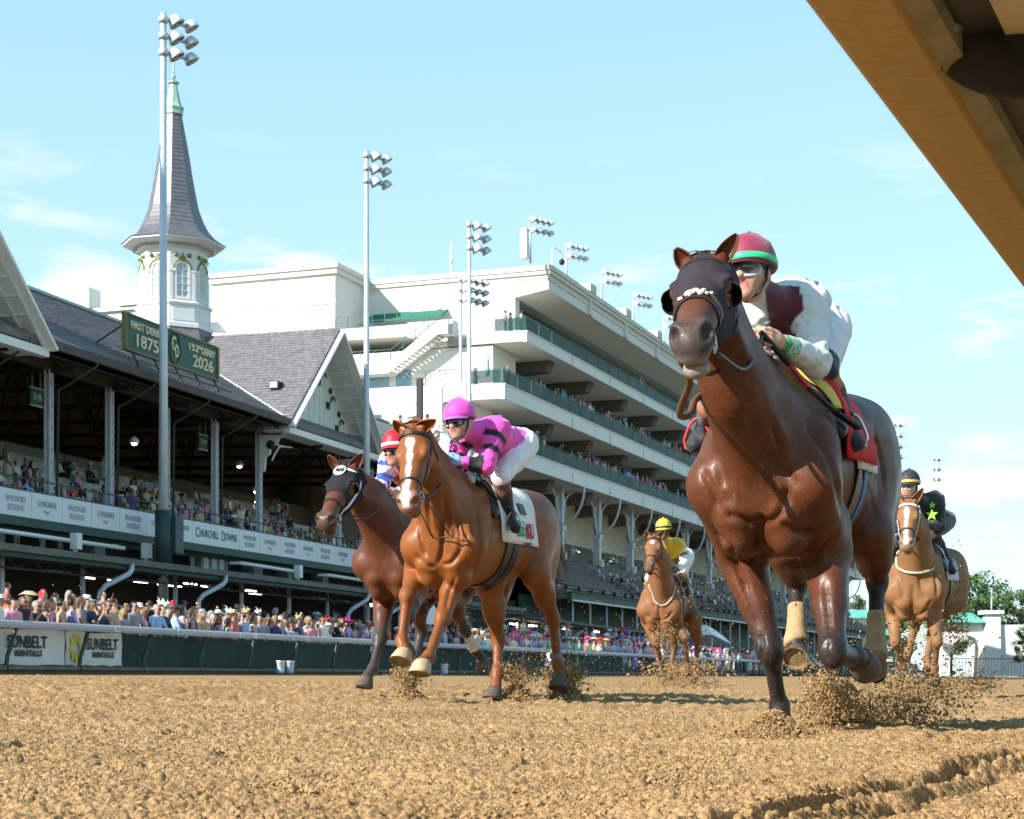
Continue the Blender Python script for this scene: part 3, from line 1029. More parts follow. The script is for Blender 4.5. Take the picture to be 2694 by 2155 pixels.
# ---- the spires
def spire(cu, label):
    cv = 44.4
    r = Root('spire', label, 'spire', FA, (cu, cv, 17.0), 'twin spires on the grandstand roof')
    A8 = PI / 8
    def ring(mb, prof, mi=0, smooth=False):
        mb.lathe(prof, (cu, cv, 0), 8, mi, A8, smooth)
    mb = MB()
    ring(mb, [(2.3, 15.5), (2.25, 17.2), (1.98, 18.12), (1.98, 18.2)])
    r.part('skirt_roof', mb, SLATE)
    mb = MB()
    ring(mb, [(2.02, 18.15), (2.02, 18.35), (1.93, 18.40), (1.93, 19.25), (2.02, 19.33), (2.04, 19.42), (1.90, 19.5), (1.76, 19.55), (1.76, 22.2), (1.84, 22.26), (2.0, 22.3), (2.0, 22.42), (2.45, 22.56), (2.66, 22.6), (2.66, 22.72), (2.4, 22.78)])
    r.part('drum', mb, WHITE)
    # flared slate cone laid in courses
    prof = [(2.72, 22.70), (2.45, 22.84), (2.1, 23.10), (1.82, 23.42), (1.55, 23.92), (1.30, 24.6), (1.14, 25.4), (.98, 26.3), (.84, 27.2), (.70, 28.0), (.55, 28.8), (.42, 29.55)]
    pr = []
    for (r0, z0), (r1, z1) in zip(prof[:-1], prof[1:]):
        n = max(1, int(math.hypot(r1 - r0, z1 - z0) / .19))
        for k in range(n):
            t0, t1 = k / n, (k + 1) / n
            pr.append((r0 + (r1 - r0) * t0 + .012, z0 + (z1 - z0) * t0))
            pr.append((r0 + (r1 - r0) * t1 - .004, z0 + (z1 - z0) * t1 - .002))
    mb = MB()
    ring(mb, pr)
    sl_ = r.part('slate_cone', mb, SLATE2)
    mb = MB()
    ring(mb, [(.50, 29.5), (.50, 29.75), (.54, 29.8), (.54, 29.9), (.42, 30.0), (.40, 30.05), (.20, 31.0), (.20, 31.1), (.30, 31.15), (.30, 31.22), (.12, 31.28)])
    mb.tube([(cu, cv, 31.2), (cu, cv, 32.6)], .05, 8)
    mb.ell((cu, cv, 31.5), (.13, .13, .13), 10)
    r.part('copper_finial', mb, COPPER)
    mb = MB()
    for f in range(8):
        a0 = A8 + f * PI / 4
        p, q = Vector((2.05 * math.cos(a0), 2.05 * math.sin(a0), 0)), Vector((2.05 * math.cos(a0 + PI / 4), 2.05 * math.sin(a0 + PI / 4), 0))
        for k in range(11):
            c = p.lerp(q, (k + .5) / 11) + Vector((cu, cv, 22.36))
            mb.box((c.x - .045, c.y - .045, c.z - .06), (c.x + .045, c.y + .045, c.z + .05))
    r.part('dentil_band', mb, M('dentil_stone', (.42, .40, .36), rough=.7))
    for f in range(8):
        a = f * PI / 4
        n = Vector((math.cos(a), math.sin(a), 0))
        t = Vector((-n.y, n.x, 0))
        ap = 1.76 * math.cos(A8)
        c = Vector((cu, cv, 0)) + n * ap
        def P(x, z, d=0.0):
            return c + t * x + n * d + Vector((0, 0, z))
        # arched window: frame, pane, glazing bars
        def arch(w_, z0, z1, d):
            return [P(-w_, z0, d), P(w_, z0, d)] + [P(w_ * math.cos(q), z1 + w_ * math.sin(q), d) for q in [PI * i / 10 for i in range(11)]]
        mb = MB()
        o_, i_ = arch(.40, 19.62, 21.15, .06), arch(.30, 19.74, 21.15, .06)
        m_ = len(o_)
        mb.add(o_ + i_ + [p - n * .06 for p in o_] + [p - n * .05 for p in i_],
               [(k, (k + 1) % m_, m_ + (k + 1) % m_, m_ + k) for k in range(m_)] + [(k + 2 * m_, k, k + 0, k + 2 * m_) for k in range(0)] +
               [(2 * m_ + k, 2 * m_ + (k + 1) % m_, (k + 1) % m_, k) for k in range(m_)] + [(m_ + k, m_ + (k + 1) % m_, 3 * m_ + (k + 1) % m_, 3 * m_ + k) for k in range(m_)])
        w_ = r.part('window', mb, WHITE)
        mb = MB().prism(arch(.30, 19.74, 21.15, .008), n * .006)
        r.part('pane', mb, GLASSW, w_)
        mb = MB()
        for z in (20.05, 20.4, 20.75, 21.15):
            mb.beam(P(-.30, z, .03), P(.30, z, .03), .035, .03)
        mb.beam(P(0, 19.74, .03), P(0, 21.44, .03), .03, .03, up=n)
        r.part('glazing_bars', mb, WHITE, w_)
        mb = MB()
        ot, it = arch(.50, 20.9, 21.15, .05), arch(.42, 20.9, 21.15, .05)
        k0 = 2
        for q in range(2, len(ot) - 1):
            mb.hexa([ot[q], ot[q + 1], it[q + 1], it[q]], [p + n * .05 for p in (ot[q], ot[q + 1], it[q + 1], it[q])])
        mb.prism([P(-.12, 21.62, .05), P(.12, 21.62, .05), P(.16, 21.74, .05), P(.05, 21.80, .05), P(0, 22.0, .05), P(-.05, 21.80, .05), P(-.16, 21.74, .05)], n * .06)
        r.part('gilt_hood', mb, GOLD)
        for s_ in (-.36, .36):
            mb = MB().ell(P(s_, 21.86, .05), (.115, .115, .115), 10)
            r.part('gilt_boss', mb, GOLD)
        for s_ in (-.60, .60):
            mb = MB()
            mb.hexa([P(s_ - .075, 19.56), P(s_ + .075, 19.56), P(s_ + .075, 19.56, .07), P(s_ - .075, 19.56, .07)],
                    [P(s_ - .075, 21.0), P(s_ + .075, 21.0), P(s_ + .075, 21.0, .07), P(s_ - .075, 21.0, .07)])
            mb.hexa([P(s_ - .11, 21.0), P(s_ + .11, 21.0), P(s_ + .11, 21.0, .10), P(s_ - .11, 21.0, .10)],
                    [P(s_ - .11, 21.1), P(s_ + .11, 21.1), P(s_ + .11, 21.1, .10), P(s_ - .11, 21.1, .10)])
            r.part('pilaster', mb, WHITE)
        mb = MB()
        for z0, z1, d in ((18.5, 19.15, .03),):
            ap2 = 1.93 * math.cos(A8) - ap
            mb.hexa([P(-.58, z0, ap2), P(.58, z0, ap2), P(.58, z0, ap2 + d), P(-.58, z0, ap2 + d)], [P(-.58, z1, ap2), P(.58, z1, ap2), P(.58, z1, ap2 + d), P(-.58, z1, ap2 + d)])
        r.part('base_panel', mb, WHITE)
spire(80.6, 'white octagonal spire tower with a flared slate cone, behind the derby sign')
spire(48.7, 'second white octagonal spire tower, past the picture edge, shading the slate roof')

# ---- derby sign on the roof edge
sg = Root('derby_sign', 'green derby sign with cream numbers standing on the roof edge', 'sign', FA, (65.3, 36, 13.3))
mb = MB().box((61.4, 35.95, 13.42), (69.2, 36.1, 14.80))
bd = sg.part('sign_board', mb, SIGNG)
mb = MB()
for a, b in (((61.4, 13.36), (69.2, 13.42)), ((61.4, 14.80), (69.2, 14.87)), ((61.33, 13.36), (61.4, 14.87)), ((69.2, 13.36), (69.34, 14.87))):
    mb.box((a[0], 35.90, a[1]), (b[0], 36.12, b[1]))
sg.part('sign_frame', mb, M('frame_bronze', (0.20, 0.15, 0.05), rough=.5, var=.2))
for t, s_, x, z, w_ in (('FIRST DERBY', .42, 63.0, 14.43, 2.55), ('1875', .72, 63.0, 13.85, 1.75), ('152', .40, 66.95, 14.42, .85), ('ND', .20, 67.52, 14.52, .25), ('DERBY', .42, 68.3, 14.42, 1.25), ('2026', .72, 67.85, 13.86, 1.85)):
    sg.text(t, s_, SIGNT, bd, (x, 35.93, z), extrude=.02, bold=.009, width=w_)
mb = MB()
mb.tube([(65.36 + .46 * math.cos(a), 35.93, 14.12 + .66 * math.sin(a)) for a in [2 * PI * i / 24 for i in range(25)]], .03, 5)
sg.part('roundel', mb, SIGNG, bd)
sg.text('C', .85, SIGNT, bd, (65.24, 35.92, 14.26), extrude=.02, bold=.012, sx=.62)
sg.text('D', .75, SIGNT, bd, (65.5, 35.92, 13.98), extrude=.02, bold=.012, sx=.62)
mb = MB()
for k in range(5):
    u = 61.8 + k * 1.75
    mb.beam((u, 35.92, 13.36), (u, 35.6, 12.7), .06, .06)
    mb.beam((u, 36.05, 14.6), (u, 37.6, roof_z(37.6)), .05, .05)
mb.beam((61.0, 35.6, 12.95), (69.9, 35.6, 12.95), .06, .06)
sg.part('support_frame', mb, BLACK)
# floodlight on the near gable slope
fl = Root('floodlight', 'small square floodlight sitting on the gable slates', 'floodlight', FA, (76.9, 36.8, 14.2))
mb = MB().box((76.6, 36.5, 14.25), (77.2, 37.0, 14.6))
fl.part('housing', mb, BLACK)
mb = MB().box((76.57, 36.55, 14.28), (76.597, 36.95, 14.57))
fl.part('lens', mb, GLASSW)
mb = MB().tube([(76.9, 36.9, 13.5), (76.9, 36.8, 14.25)], .04, 6)
fl.part('bracket', mb, BLACK)
# numbered section signs hung under the eave
for t, u, label in (('318', 59.0, 'small dark sign numbered 318 hanging left of the first full column'), ('319', 72.72, 'small dark sign numbered 319 hanging right of the tall light pole')):
    r = Root('section_sign', label, 'sign', FA, (u, 38.5, 10.4), 'section signs under the eave')
    mb = MB().box((u - .42, 38.5, 10.9), (u + .42, 38.56, 11.5))
    b_ = r.part('board', mb, SIGNG)
    r.text(t, .38, WHITE, b_, (u, 38.485, 11.2), extrude=.006, width=.55)
    mb = MB()
    mb.box((u - .44, 38.48, 11.52), (u + .44, 38.57, 11.57))
    mb.box((u - .44, 38.48, 10.83), (u + .44, 38.57, 10.88))
    mb.box((u - .3, 38.52, 11.57), (u - .27, 38.54, 12.3))
    mb.box((u + .27, 38.52, 11.57), (u + .3, 38.54, 12.3))
    r.part('bracket', mb, STEEL)
# ------------------------------------------------------------------ the tall stand beyond the spires
STUCCO = M('stucco_cream', (0.70, 0.675, 0.63), rough=0.85, var=0.07, vscale=0.35)
STUCCO2 = M('stucco_band', (0.62, 0.59, 0.535), rough=0.85, var=0.07, vscale=0.35)
SOFFIT = M('soffit_beige', (0.58, 0.53, 0.44), rough=0.9, var=0.15, vscale=0.3)
DECKW = M('deck_fascia', (0.72, 0.715, 0.69), rough=0.7, var=0.08, vscale=0.4)
GLASSG = M('rail_glass_green', (0.010, 0.065, 0.06), rough=0.4, spec=0.12, alpha=0.66, var=0.2, vscale=0.3)
RAILG = M('rail_green', (0.015, 0.10, 0.075), rough=0.5)
AWN = M('awning_green', (0.015, 0.14, 0.10), rough=0.8, var=0.15)
DOORG = M('glass_doors', (0.16, 0.27, 0.34), rough=0.08, spec=0.8, var=0.4, vscale=0.6)
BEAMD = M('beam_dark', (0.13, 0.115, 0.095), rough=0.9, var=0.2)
SEATD = M('bench_dark', (0.06, 0.065, 0.065), rough=0.6, var=0.3, vscale=2)
bs = Root('tall_grandstand', 'tall cream grandstand with stacked glass railed decks and a stepped end wall', 'grandstand', FB, (0, 0, .41))
B = FB
# roof block and parapet
mb = MB()
mb.box((0, 0.06, 29.3), (150, 2.75, 30.3))
mb.hexa([(0, 2.75, 28.9), (150, 2.75, 28.9), (150, .2, 29.3), (0, .2, 29.3)], [(0, 2.75, 29.5), (150, 2.75, 29.5), (150, .2, 29.5), (0, .2, 29.5)])
bs.part('roof_overhang', mb, STUCCO)
mb = MB()
mb.box((-.25, -.25, 30.75), (150, 15.0, 31.1))
mb.box((-.15, -.15, 30.45), (150, 15.0, 30.748))
mb.box((0, 0.0, 30.0), (150, 15.0, 30.448))
cor = bs.part('cornice', mb, STUCCO2)
for k in range(14):
    mb = MB()
    u = 10 + k * 10.0
    mb.box((u - .35, -.12, 29.3), (u + .35, .055, 30.44))
    mb.box((u - .8, -.3, 31.1), (u + .8, .8, 31.75))
    bs.part('parapet_pier', mb, STUCCO2, cor)
# end walls, floor by floor
mb = MB()
mb.box((0.02, 2.75, 24.2), (1.0, 16, 30.0))
mb.box((0.0, 2.74, 28.5), (0.02, 15.2, 28.62))
for v in (6.2, 12.2):
    mb.box((0.005, v, 28.62), (.021, v + .08, 30.2))
w1 = bs.part('end_wall', mb, STUCCO)
mb = MB().box((-4.8, 2.7, 19.6), (0.01, 15.5, 24.45))
bs.part('end_wall', mb, STUCCO)
mb = MB().box((-9.2, 2.7, 10), (-4.81, 15.5, 19.75))
bs.part('end_wall', mb, STUCCO)
# left block and the lower curved wing
mb = MB()
mb.box((-5.1, 15.3, 16), (20, 26, 30.6))
mb.box((-5.2, 15.2, 28.35), (-5.101, 26, 28.5))
mb.box((-5.104, 15.29, 26.2), (-5.1, 26, 26.26))
for v in (17.5, 21, 24.5):
    mb.box((-5.13, v, 28.5), (-5.1, v + .1, 30.5))
bs.part('end_block', mb, STUCCO)
mb = MB()
mb.box((-5.5, 14.9, 31.0), (20, 26, 31.35))
mb.box((-5.35, 15.05, 30.6), (20, 26, 30.998))
bs.part('cornice', mb, STUCCO2)
mb = MB()
prof = []
for k in range(13):
    a = -PI / 2 + PI * k / 12 * .5
    prof.append((-5.4 - 6.5 * math.cos(a) * 1.0 + 0, 16.0 + 10 * (k / 12)))
pts = [(-5.3, 15.6)] + [(-5.3 - 5.5 * math.sin(PI * k / 14 * .62), 15.6 + k * .75) for k in range(1, 15)] + [(-8.0, 30), (-5.3, 30)]
mb.hexa([(a, b, 18) for a, b in pts], [(a, b, 25.6) for a, b in pts])
mb.hexa([(a - .25, b, 23.75) for a, b in pts], [(a - .25, b, 24.1) for a, b in pts])
mb.hexa([(a - .12, b, 23.3) for a, b in pts], [(a - .12, b, 23.5) for a, b in pts])
bs.part('curved_wing', mb, STUCCO)
mb = MB()
mb.box((-9, 27.2, 16), (20, 60, 28.2))
mb.box((-9.3, 26.9, 28.2), (20, 60, 28.5))
mb.box((-9.5, 27.3, 28.5), (-8, 31.5, 29.8))
mb.box((-9.6, 34.0, 28.5), (-8, 37.5, 30.1))
bs.part('rear_wing', mb, STUCCO)
mb = MB()
mb.hexa([(-9.1, 27, 26.9), (-9.1, 42, 26.9), (-10.3, 42, 26.1), (-10.3, 27, 26.1)], [(-9.1, 27, 27.0), (-9.1, 42, 27.0), (-10.3, 42, 26.2), (-10.3, 27, 26.2)])
bs.part('awning', mb, AWN)
mb = MB()
mb.hexa([(-10.9, 17.5, 22.6), (-10.9, 25.5, 22.6), (-12.5, 25.5, 21.6), (-12.5, 17.5, 21.6)], [(-10.9, 17.5, 22.7), (-10.9, 25.5, 22.7), (-12.5, 25.5, 21.7), (-12.5, 17.5, 21.7)])
bs.part('awning', mb, AWN)
mb = MB()
mb.hexa([(-0.0, 8.2, 28.3), (-0.0, 14.6, 28.3), (-1.5, 14.6, 27.5), (-1.5, 8.2, 27.5)], [(0, 8.2, 28.42), (0, 14.6, 28.42), (-1.5, 14.6, 27.62), (-1.5, 8.2, 27.62)])
bs.part('awning', mb, AWN)
for v in (9.2, 11.0, 12.8):
    mb = MB().box((-.05, v, 25.6), (-.006, v + 1.4, 27.5))
    d_ = bs.part('terrace_door', mb, DOORG)
# decks along the front
def railing(name, p, q, h, step, panels=True, thick=.05, parent=None):
    p, q = Vector(p), Vector(q)
    n = max(1, int((q - p).length / step))
    mb = MB()
    mb.beam(p + Vector((0, 0, h)), q + Vector((0, 0, h)), thick, thick)
    mb.beam(p + Vector((0, 0, .1)), q + Vector((0, 0, .1)), thick * .7, thick * .7)
    if not panels:
        mb.beam(p + Vector((0, 0, h * .55)), q + Vector((0, 0, h * .55)), thick * .6, thick * .6)
    for k in range(n + 1):
        c = p.lerp(q, k / n)
        mb.beam(c, c + Vector((0, 0, h)), thick, thick)
    f = bs.part(name, mb, RAILG, parent)
    if panels:
        for k in range(n):
            a, b = p.lerp(q, (k + .03) / n), p.lerp(q, (k + .97) / n)
            up = Vector((0, 0, h - .08))
            nn = (q - p).cross(Vector((0, 0, 1))).normalized() * .02
            m2 = MB().hexa([a + Vector((0, 0, .14)), b + Vector((0, 0, .14)), b + up, a + up], [x + nn for x in (a + Vector((0, 0, .14)), b + Vector((0, 0, .14)), b + up, a + up)])
            bs.part('glass_panel', m2, GLASSG, f)
    return f
DECKS = ((-5.0, 24.5, 25.3, 130, 2.7), (-9.6, 19.65, 20.75, 140, 2.7), (-13.5, 15.35, 16.5, 151, 2.7))
for i, (ua, z0, z1, ub, wv) in enumerate(DECKS):
    mb = MB()
    mb.box((ua, 0.0, z0), (ub, .35, z1))
    mb.box((ua + .01, .35, z0 + .02), (ub, 9.0, z0 + .45))
    mb.box((ua, -.06, z1 - .09), (ub, .41, z1 - .001))
    dk = bs.part('deck', mb, DECKW)
    n = 13
    for k in range(int((ub + 8) / 10.0)):
        u = 3.4 + k * 10.0
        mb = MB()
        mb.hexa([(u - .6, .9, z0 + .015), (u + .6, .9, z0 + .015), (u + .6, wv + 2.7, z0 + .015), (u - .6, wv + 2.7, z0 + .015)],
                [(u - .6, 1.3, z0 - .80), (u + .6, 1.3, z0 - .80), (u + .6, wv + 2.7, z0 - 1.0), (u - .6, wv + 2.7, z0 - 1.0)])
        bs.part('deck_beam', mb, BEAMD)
        mb = MB().box((u + 2.0, -.07, z0 + .05), (u + 2.08, .0, z0 + .75))
        bs.part('drain_pipe', mb, STEEL, dk)
    mb = MB().box((ua + 4.4, 5.5, z0 - 4.5 + .6), (ub, 6.0, z0 - .0))
    bw = bs.part('deck_back_wall', mb, SOFFIT)
    mb = MB().box((max(0, ua + 4.4), 5.5, z1), (ub, 6.0, z0 + 5.2)) if i == 0 else None
    if mb:
        bs.part('deck_back_wall', mb, SOFFIT)
    for k in range(int(ub / 2.6)):
        u = 2 + k * 2.6
        if i == 0:
            continue
        if (k // 7 + i) % 2:
            mb = MB().box((u, 5.44, z1 + .1 - .6), (u + 2.3, 5.49, z1 + 2.0))
            bs.part('deck_window', mb, DOORG if k % 5 else GLASSW)
    for k in range(int(ub / 3.3)):
        u = 2 + k * 3.3
        mb = MB().lathe([(.14, -.1), (.10, .1)], (u, 5.44, z0 + 3.6), 8, axis=(0, -1, 0))
        bs.part('wall_speaker', mb, BLACK)
    railing('deck_railing', (ua + .2, .18, z1 - .02), (ub - .2, .18, z1 - .02), 1.12, 2.9)
    railing('deck_railing', (ua + .15, .3, z1 - .02), (ua + .15, 2.6, z1 - .02), 1.12, 1.2)
mb = MB()
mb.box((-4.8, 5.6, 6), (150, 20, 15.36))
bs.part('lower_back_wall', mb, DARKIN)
# terraces and stairs stepping down the end wall
def terrace(name, poly, z0, z1):
    m_ = MB().hexa([(a, b, z0) for a, b in poly], [(a, b, z1) for a, b in poly])
    return bs.part(name, m_, STUCCO)
terrace('terrace', [(-5.0, 0.36), (-5.0, 6.2), (-4.8, 6.2), (-.01, 6.2), (-.01, .36)], 24.5, 25.05)
mb = MB().box((-5.0, .36, 24.5), (-4.8, 6.2, 25.3))
bs.part('terrace_parapet', mb, STUCCO)
mb = MB()
mb.box((-5.9, 5.4, 25.2), (-4.82, 9.0, 26.3))
bs.part('stair_landing', mb, STUCCO)
mb = MB()
mb.box((-5.4, 9.0, 25.5), (-.02, 15.3, 26.1))
mb.box((-5.4, 9.0, 25.45), (-5.1, 15.28, 26.3))
bs.part('terrace', mb, STUCCO)
railing('terrace_railing', (-5.25, 9.1, 26.25), (-5.25, 15.2, 26.25), 1.0, 1.0, False)
mb = MB()
st = [(5.6, 25.2), (6.4, 25.2), (10.4, 22.6), (15.2, 22.6), (15.2, 23.4), (10.2, 23.4), (6.2, 26.2), (5.6, 26.2)]
mb.prism([(-6.4, a, b) for a, b in st], (.25, 0, 0))
mb.prism([(-5.2, a, b) for a, b in st], (.25, 0, 0))
for k in range(14):
    mb.box((-6.14, 6.4 + k * .28, 25.0 - k * .18), (-5.21, 6.4 + (k + 1) * .28, 25.1 - k * .18))
mb.box((-6.14, 10.4, 22.65), (-5.21, 15.2, 22.8))
bs.part('staircase', mb, STUCCO)
railing('stair_railing', (-6.28, 10.2, 23.35), (-6.28, 15.1, 23.35), 1.0, 1.2, False)
railing('stair_railing', (-6.28, 6.2, 26.1), (-6.28, 10.2, 23.3), 1.0, 1.0, False)
# deck two terrace
mb = MB()
mb.box((-9.6, .36, 19.65), (-4.82, 15.4, 20.2))
mb.box((-9.6, .36, 19.65), (-9.35, 4.6, 20.75))
mb.box((-9.55, 4.6, 18.4), (-9.3, 15.4, 20.95))
mb.hexa([(-9.7, 4.7, 17.6), (-9.3, 4.7, 17.6), (-9.3, 6.2, 18.4), (-9.7, 6.2, 18.4)], [(-9.7, 4.7, 20.8), (-9.3, 4.7, 20.8), (-9.3, 6.2, 20.8), (-9.7, 6.2, 20.8)])
bs.part('terrace', mb, STUCCO)
railing('terrace_railing', (-9.45, 3.0, 20.9), (-9.45, 15.2, 20.9), 1.05, 1.5, False)
for v0, v1 in ((11.0, 13.6), (9.2, 10.4)):
    mb = MB().box((-4.86, v0, 20.5), (-4.81, v1, 23.0))
    bs.part('terrace_door', mb, DOORG)
# arch relief on the second storey wall
mb = MB()
for k in range(12):
    a0, a1 = PI * k / 12, PI * (k + 1) / 12
    for rr, d in ((2.3, .08), (2.0, .05)):
        p = [(-4.8 - d, 6.3 + rr * math.cos(a) * (1), 20.6 + rr * math.sin(a)) for a in (a0, a1)]
        q = [(-4.8 - d, 6.3 + (rr + .16) * math.cos(a), 20.6 + (rr + .16) * math.sin(a)) for a in (a0, a1)]
        mb.hexa([p[0], p[1], q[1], q[0]], [(x + d - .001, y, z) for x, y, z in (p[0], p[1], q[1], q[0])])
bs.part('arch_relief', mb, STUCCO2)
# deck three terrace with a curved front
mb = MB()
pts = [(-13.5, .36)] + [(-13.5 - .0 + 0 * k, .36 + k) for k in range(1, 5)] + [(-13.5 - 2.5 * math.sin(PI * k / 9), 4.5 + k * 1.25) for k in range(1, 9)] + [(-13.5, 15.8), (-9.21, 15.8), (-9.21, .36)]
mb.hexa([(a, b, 14.2) for a, b in pts], [(a, b, 16.4) for a, b in pts])
bs.part('terrace', mb, STUCCO)
mb = MB()
mb.hexa([(a + .2, b, .41) for a, b in pts], [(a + .2, b, 14.2) for a, b in pts])
bs.part('end_wall', mb, STUCCO)
for a, b in zip(pts[1:-3], pts[2:-2]):
    railing('terrace_railing', (a[0] + .2, a[1], 16.38), (b[0] + .2, b[1], 16.38), 1.05, 2.2, False)
mb = MB()
mb.hexa([(-9.25, 9.5, 19.2), (-9.25, 15.4, 19.2), (-10.6, 15.4, 18.2), (-10.6, 9.5, 18.2)], [(-9.25, 9.5, 19.3), (-9.25, 15.4, 19.3), (-10.6, 15.4, 18.3), (-10.6, 9.5, 18.3)])
bs.part('awning', mb, AWN)
mb = MB().box((-9.26, 9.8, 16.6), (-9.21, 15.2, 18.2))
bs.part('terrace_door', mb, DOORG)
# columns with curved brackets under the third deck
for k in range(15):
    u = 8.5 + k * 9.9
    mb = MB()
    mb.box((u - .28, 1.75, .41), (u + .28, 2.3, 15.35))
    mb.box((u - .38, 1.65, 11.9), (u + .38, 2.4, 12.4))
    c_ = bs.part('column', mb, STEEL)
    for sg in (-1, 1):
        mb = MB()
        mb.tube([(u + sg * (.3 + 2.9 * (1 - math.cos(a))), 2.0, 12.4 + 2.85 * math.sin(a)) for a in [PI / 2 * i / 8 for i in range(9)]], .11, 6)
        mb.tube([(u + sg * .3, 2.0, 12.2), (u + sg * 1.25, 2.0, 14.3)], .08, 6)
        mb.lathe([(.28, -.07), (.28, .07)], (u + sg * .75, 2.0, 14.5), 10, axis=(0, 1, 0))
        bs.part('bracket', mb, STEEL, c_)
    mb = MB().tube([(u, 2.0 - 2.0 * math.sin(PI / 2 * i / 6), 12.4 + 2.9 * (1 - math.cos(PI / 2 * i / 6))) for i in range(7)], .10, 6)
    bs.part('bracket', mb, STEEL, c_)
    mb = MB().box((u - .35, 1.45, 9.6), (u + .05, 1.74, 10.2))
    bs.part('floodlight', mb, WHITE, c_)
# lower bleachers
for k in range(13):
    v, z = -3.4 + k * .75, 6.4 + k * .42
    mb = MB().box((-6, v, z - .6), (150, v + .75, z))
    bs.part('tier', mb, TIER)
    bs.part('tier_edge', MB().box((-6, v - .02, z - .12), (150, v - .001, z)), SEATM)
    for u0 in range(-5, 148, 17):
        mb = MB()
        mb.box((u0, v + .30, z + .40), (u0 + 15.6, v + .58, z + .44))
        mb.box((u0, v + .60, z + .50), (u0 + 15.6, v + .64, z + .80))
        for q in range(6):
            mb.box((u0 + .2 + q * 3.0, v + .36, z), (u0 + .28 + q * 3.0, v + .62, z + .5))
        bs.part('bench', mb, SEATD)
mb = MB()
mb.box((-6, -3.75, 5.7), (152, -3.4, 6.25))
mb.box((-6, -3.85, 6.25), (152, -3.35, 6.33))
mb.box((-6, 0, .41), (150, .3, 6.2))
bs.part('front_beam', mb, CANG)
mb = MB().box((-6, -3.86, 5.62), (152, -3.76, 5.75))
bs.part('edge_strip', mb, STEEL)
for k in range(38):
    u = -5 + k * 4.1
    mb = MB().tube([(u, -3.5, .41), (u, -3.5, 5.7)], .07, 6)
    bs.part('post', mb, STEEL)
mb = MB().box((20, 5.42, 7.5), (34, 5.58, 11.5))
mb.box((52, 5.42, 7.5), (118, 5.58, 11.0))
bs.part('rear_wall', mb, BEIGE)
for u, v, z in ((10.5, 4.5, 10.5), (21, 4.6, 11.0), (32, 4.6, 11.0), (44, 4.4, 10.6)):
    mb = MB().ell((u, v, z), (.22, .22, .14), 8)
    bs.part('bulb', mb, BULB)
for t, u in (('321', 13.5), ('322', 26.0), ('323', 53)):
    mb = MB().box((u - .6, 2.6, 10.2), (u + .6, 2.66, 11.0))
    b_ = bs.part('section_board', mb, SIGNG)
    bs.text(t, .5, WHITE, b_, (u, 2.585, 10.6), extrude=.004)
# lower canopy continuing in front of the tall stand
can2 = Root('canopy', 'short end of the apron canopy seen between the legs of the chestnut horse', 'canopy', FA, (112, 31.5, .41))
mb = MB()
mb.hexa([(103, 31.2, 3.95), (136, 30.4, 3.6), (136, 35, 3.8), (103, 36, 4.2)], [(103, 31.2, 3.8), (136, 30.4, 3.45), (136, 35, 3.65), (103, 36, 4.05)])
can2.part('roof', mb, CANOPY)
for u in (106, 113, 121, 129):
    mb = MB().tube([(u + 1.3, 31.3, 3.8), (u + 1.2, 31.4, 3.5), (u + .2, 31.8, 3.1), (u, 32, 2.9), (u, 32, .41)], .09, 8)
    can2.part('downpipe', mb, STEEL)
for u, l_ in ((104, 1.2), (108, 1.4), (112, 1.2), (116, 1.4), (124, 1.4)):
    mb = MB().box((u, 33.4, 3.55), (u + l_, 33.55, 3.62))
    can2.part('light_tube', mb, TUBEL)

# ------------------------------------------------------------------ light poles
GALV = M('galvanised_pole', (0.50, 0.54, 0.58), rough=0.4, metal=0.35, var=0.12, vscale=1.5)
LAMPH = M('lamp_housing', (0.62, 0.63, 0.63), rough=0.35, metal=0.3, var=0.08, vscale=2)
LAMPD = M('lamp_glass_dark', (0.10, 0.10, 0.11), rough=0.2)
def lamp(r, fr, c, size, aim):
    """dome reflector on a knuckle, mouth turned down towards the track"""
    a = Vector(aim).normalized()
    mb = MB().lathe([(.10 * size, .62 * size), (.30 * size, .56 * size), (.43 * size, .36 * size), (.50 * size, .12 * size), (.52 * size, 0), (.49 * size, 0), (.40 * size, .3 * size), (.1 * size, .5 * size)], (0, 0, 0), 14)
    q = (-a).to_track_quat('Z', 'Y')
    mb.v = [tuple(q @ Vector(p) + Vector(c)) for p in mb.v]
    h = r.part('lamp', mb, LAMPH)
    mb = MB().lathe([(.485 * size, .02 * size), (.485 * size, .05 * size)], (0, 0, 0), 14)
    mb.v = [tuple(q @ Vector(p) + Vector(c)) for p in mb.v]
    r.part('lens', mb, LAMPD, h)
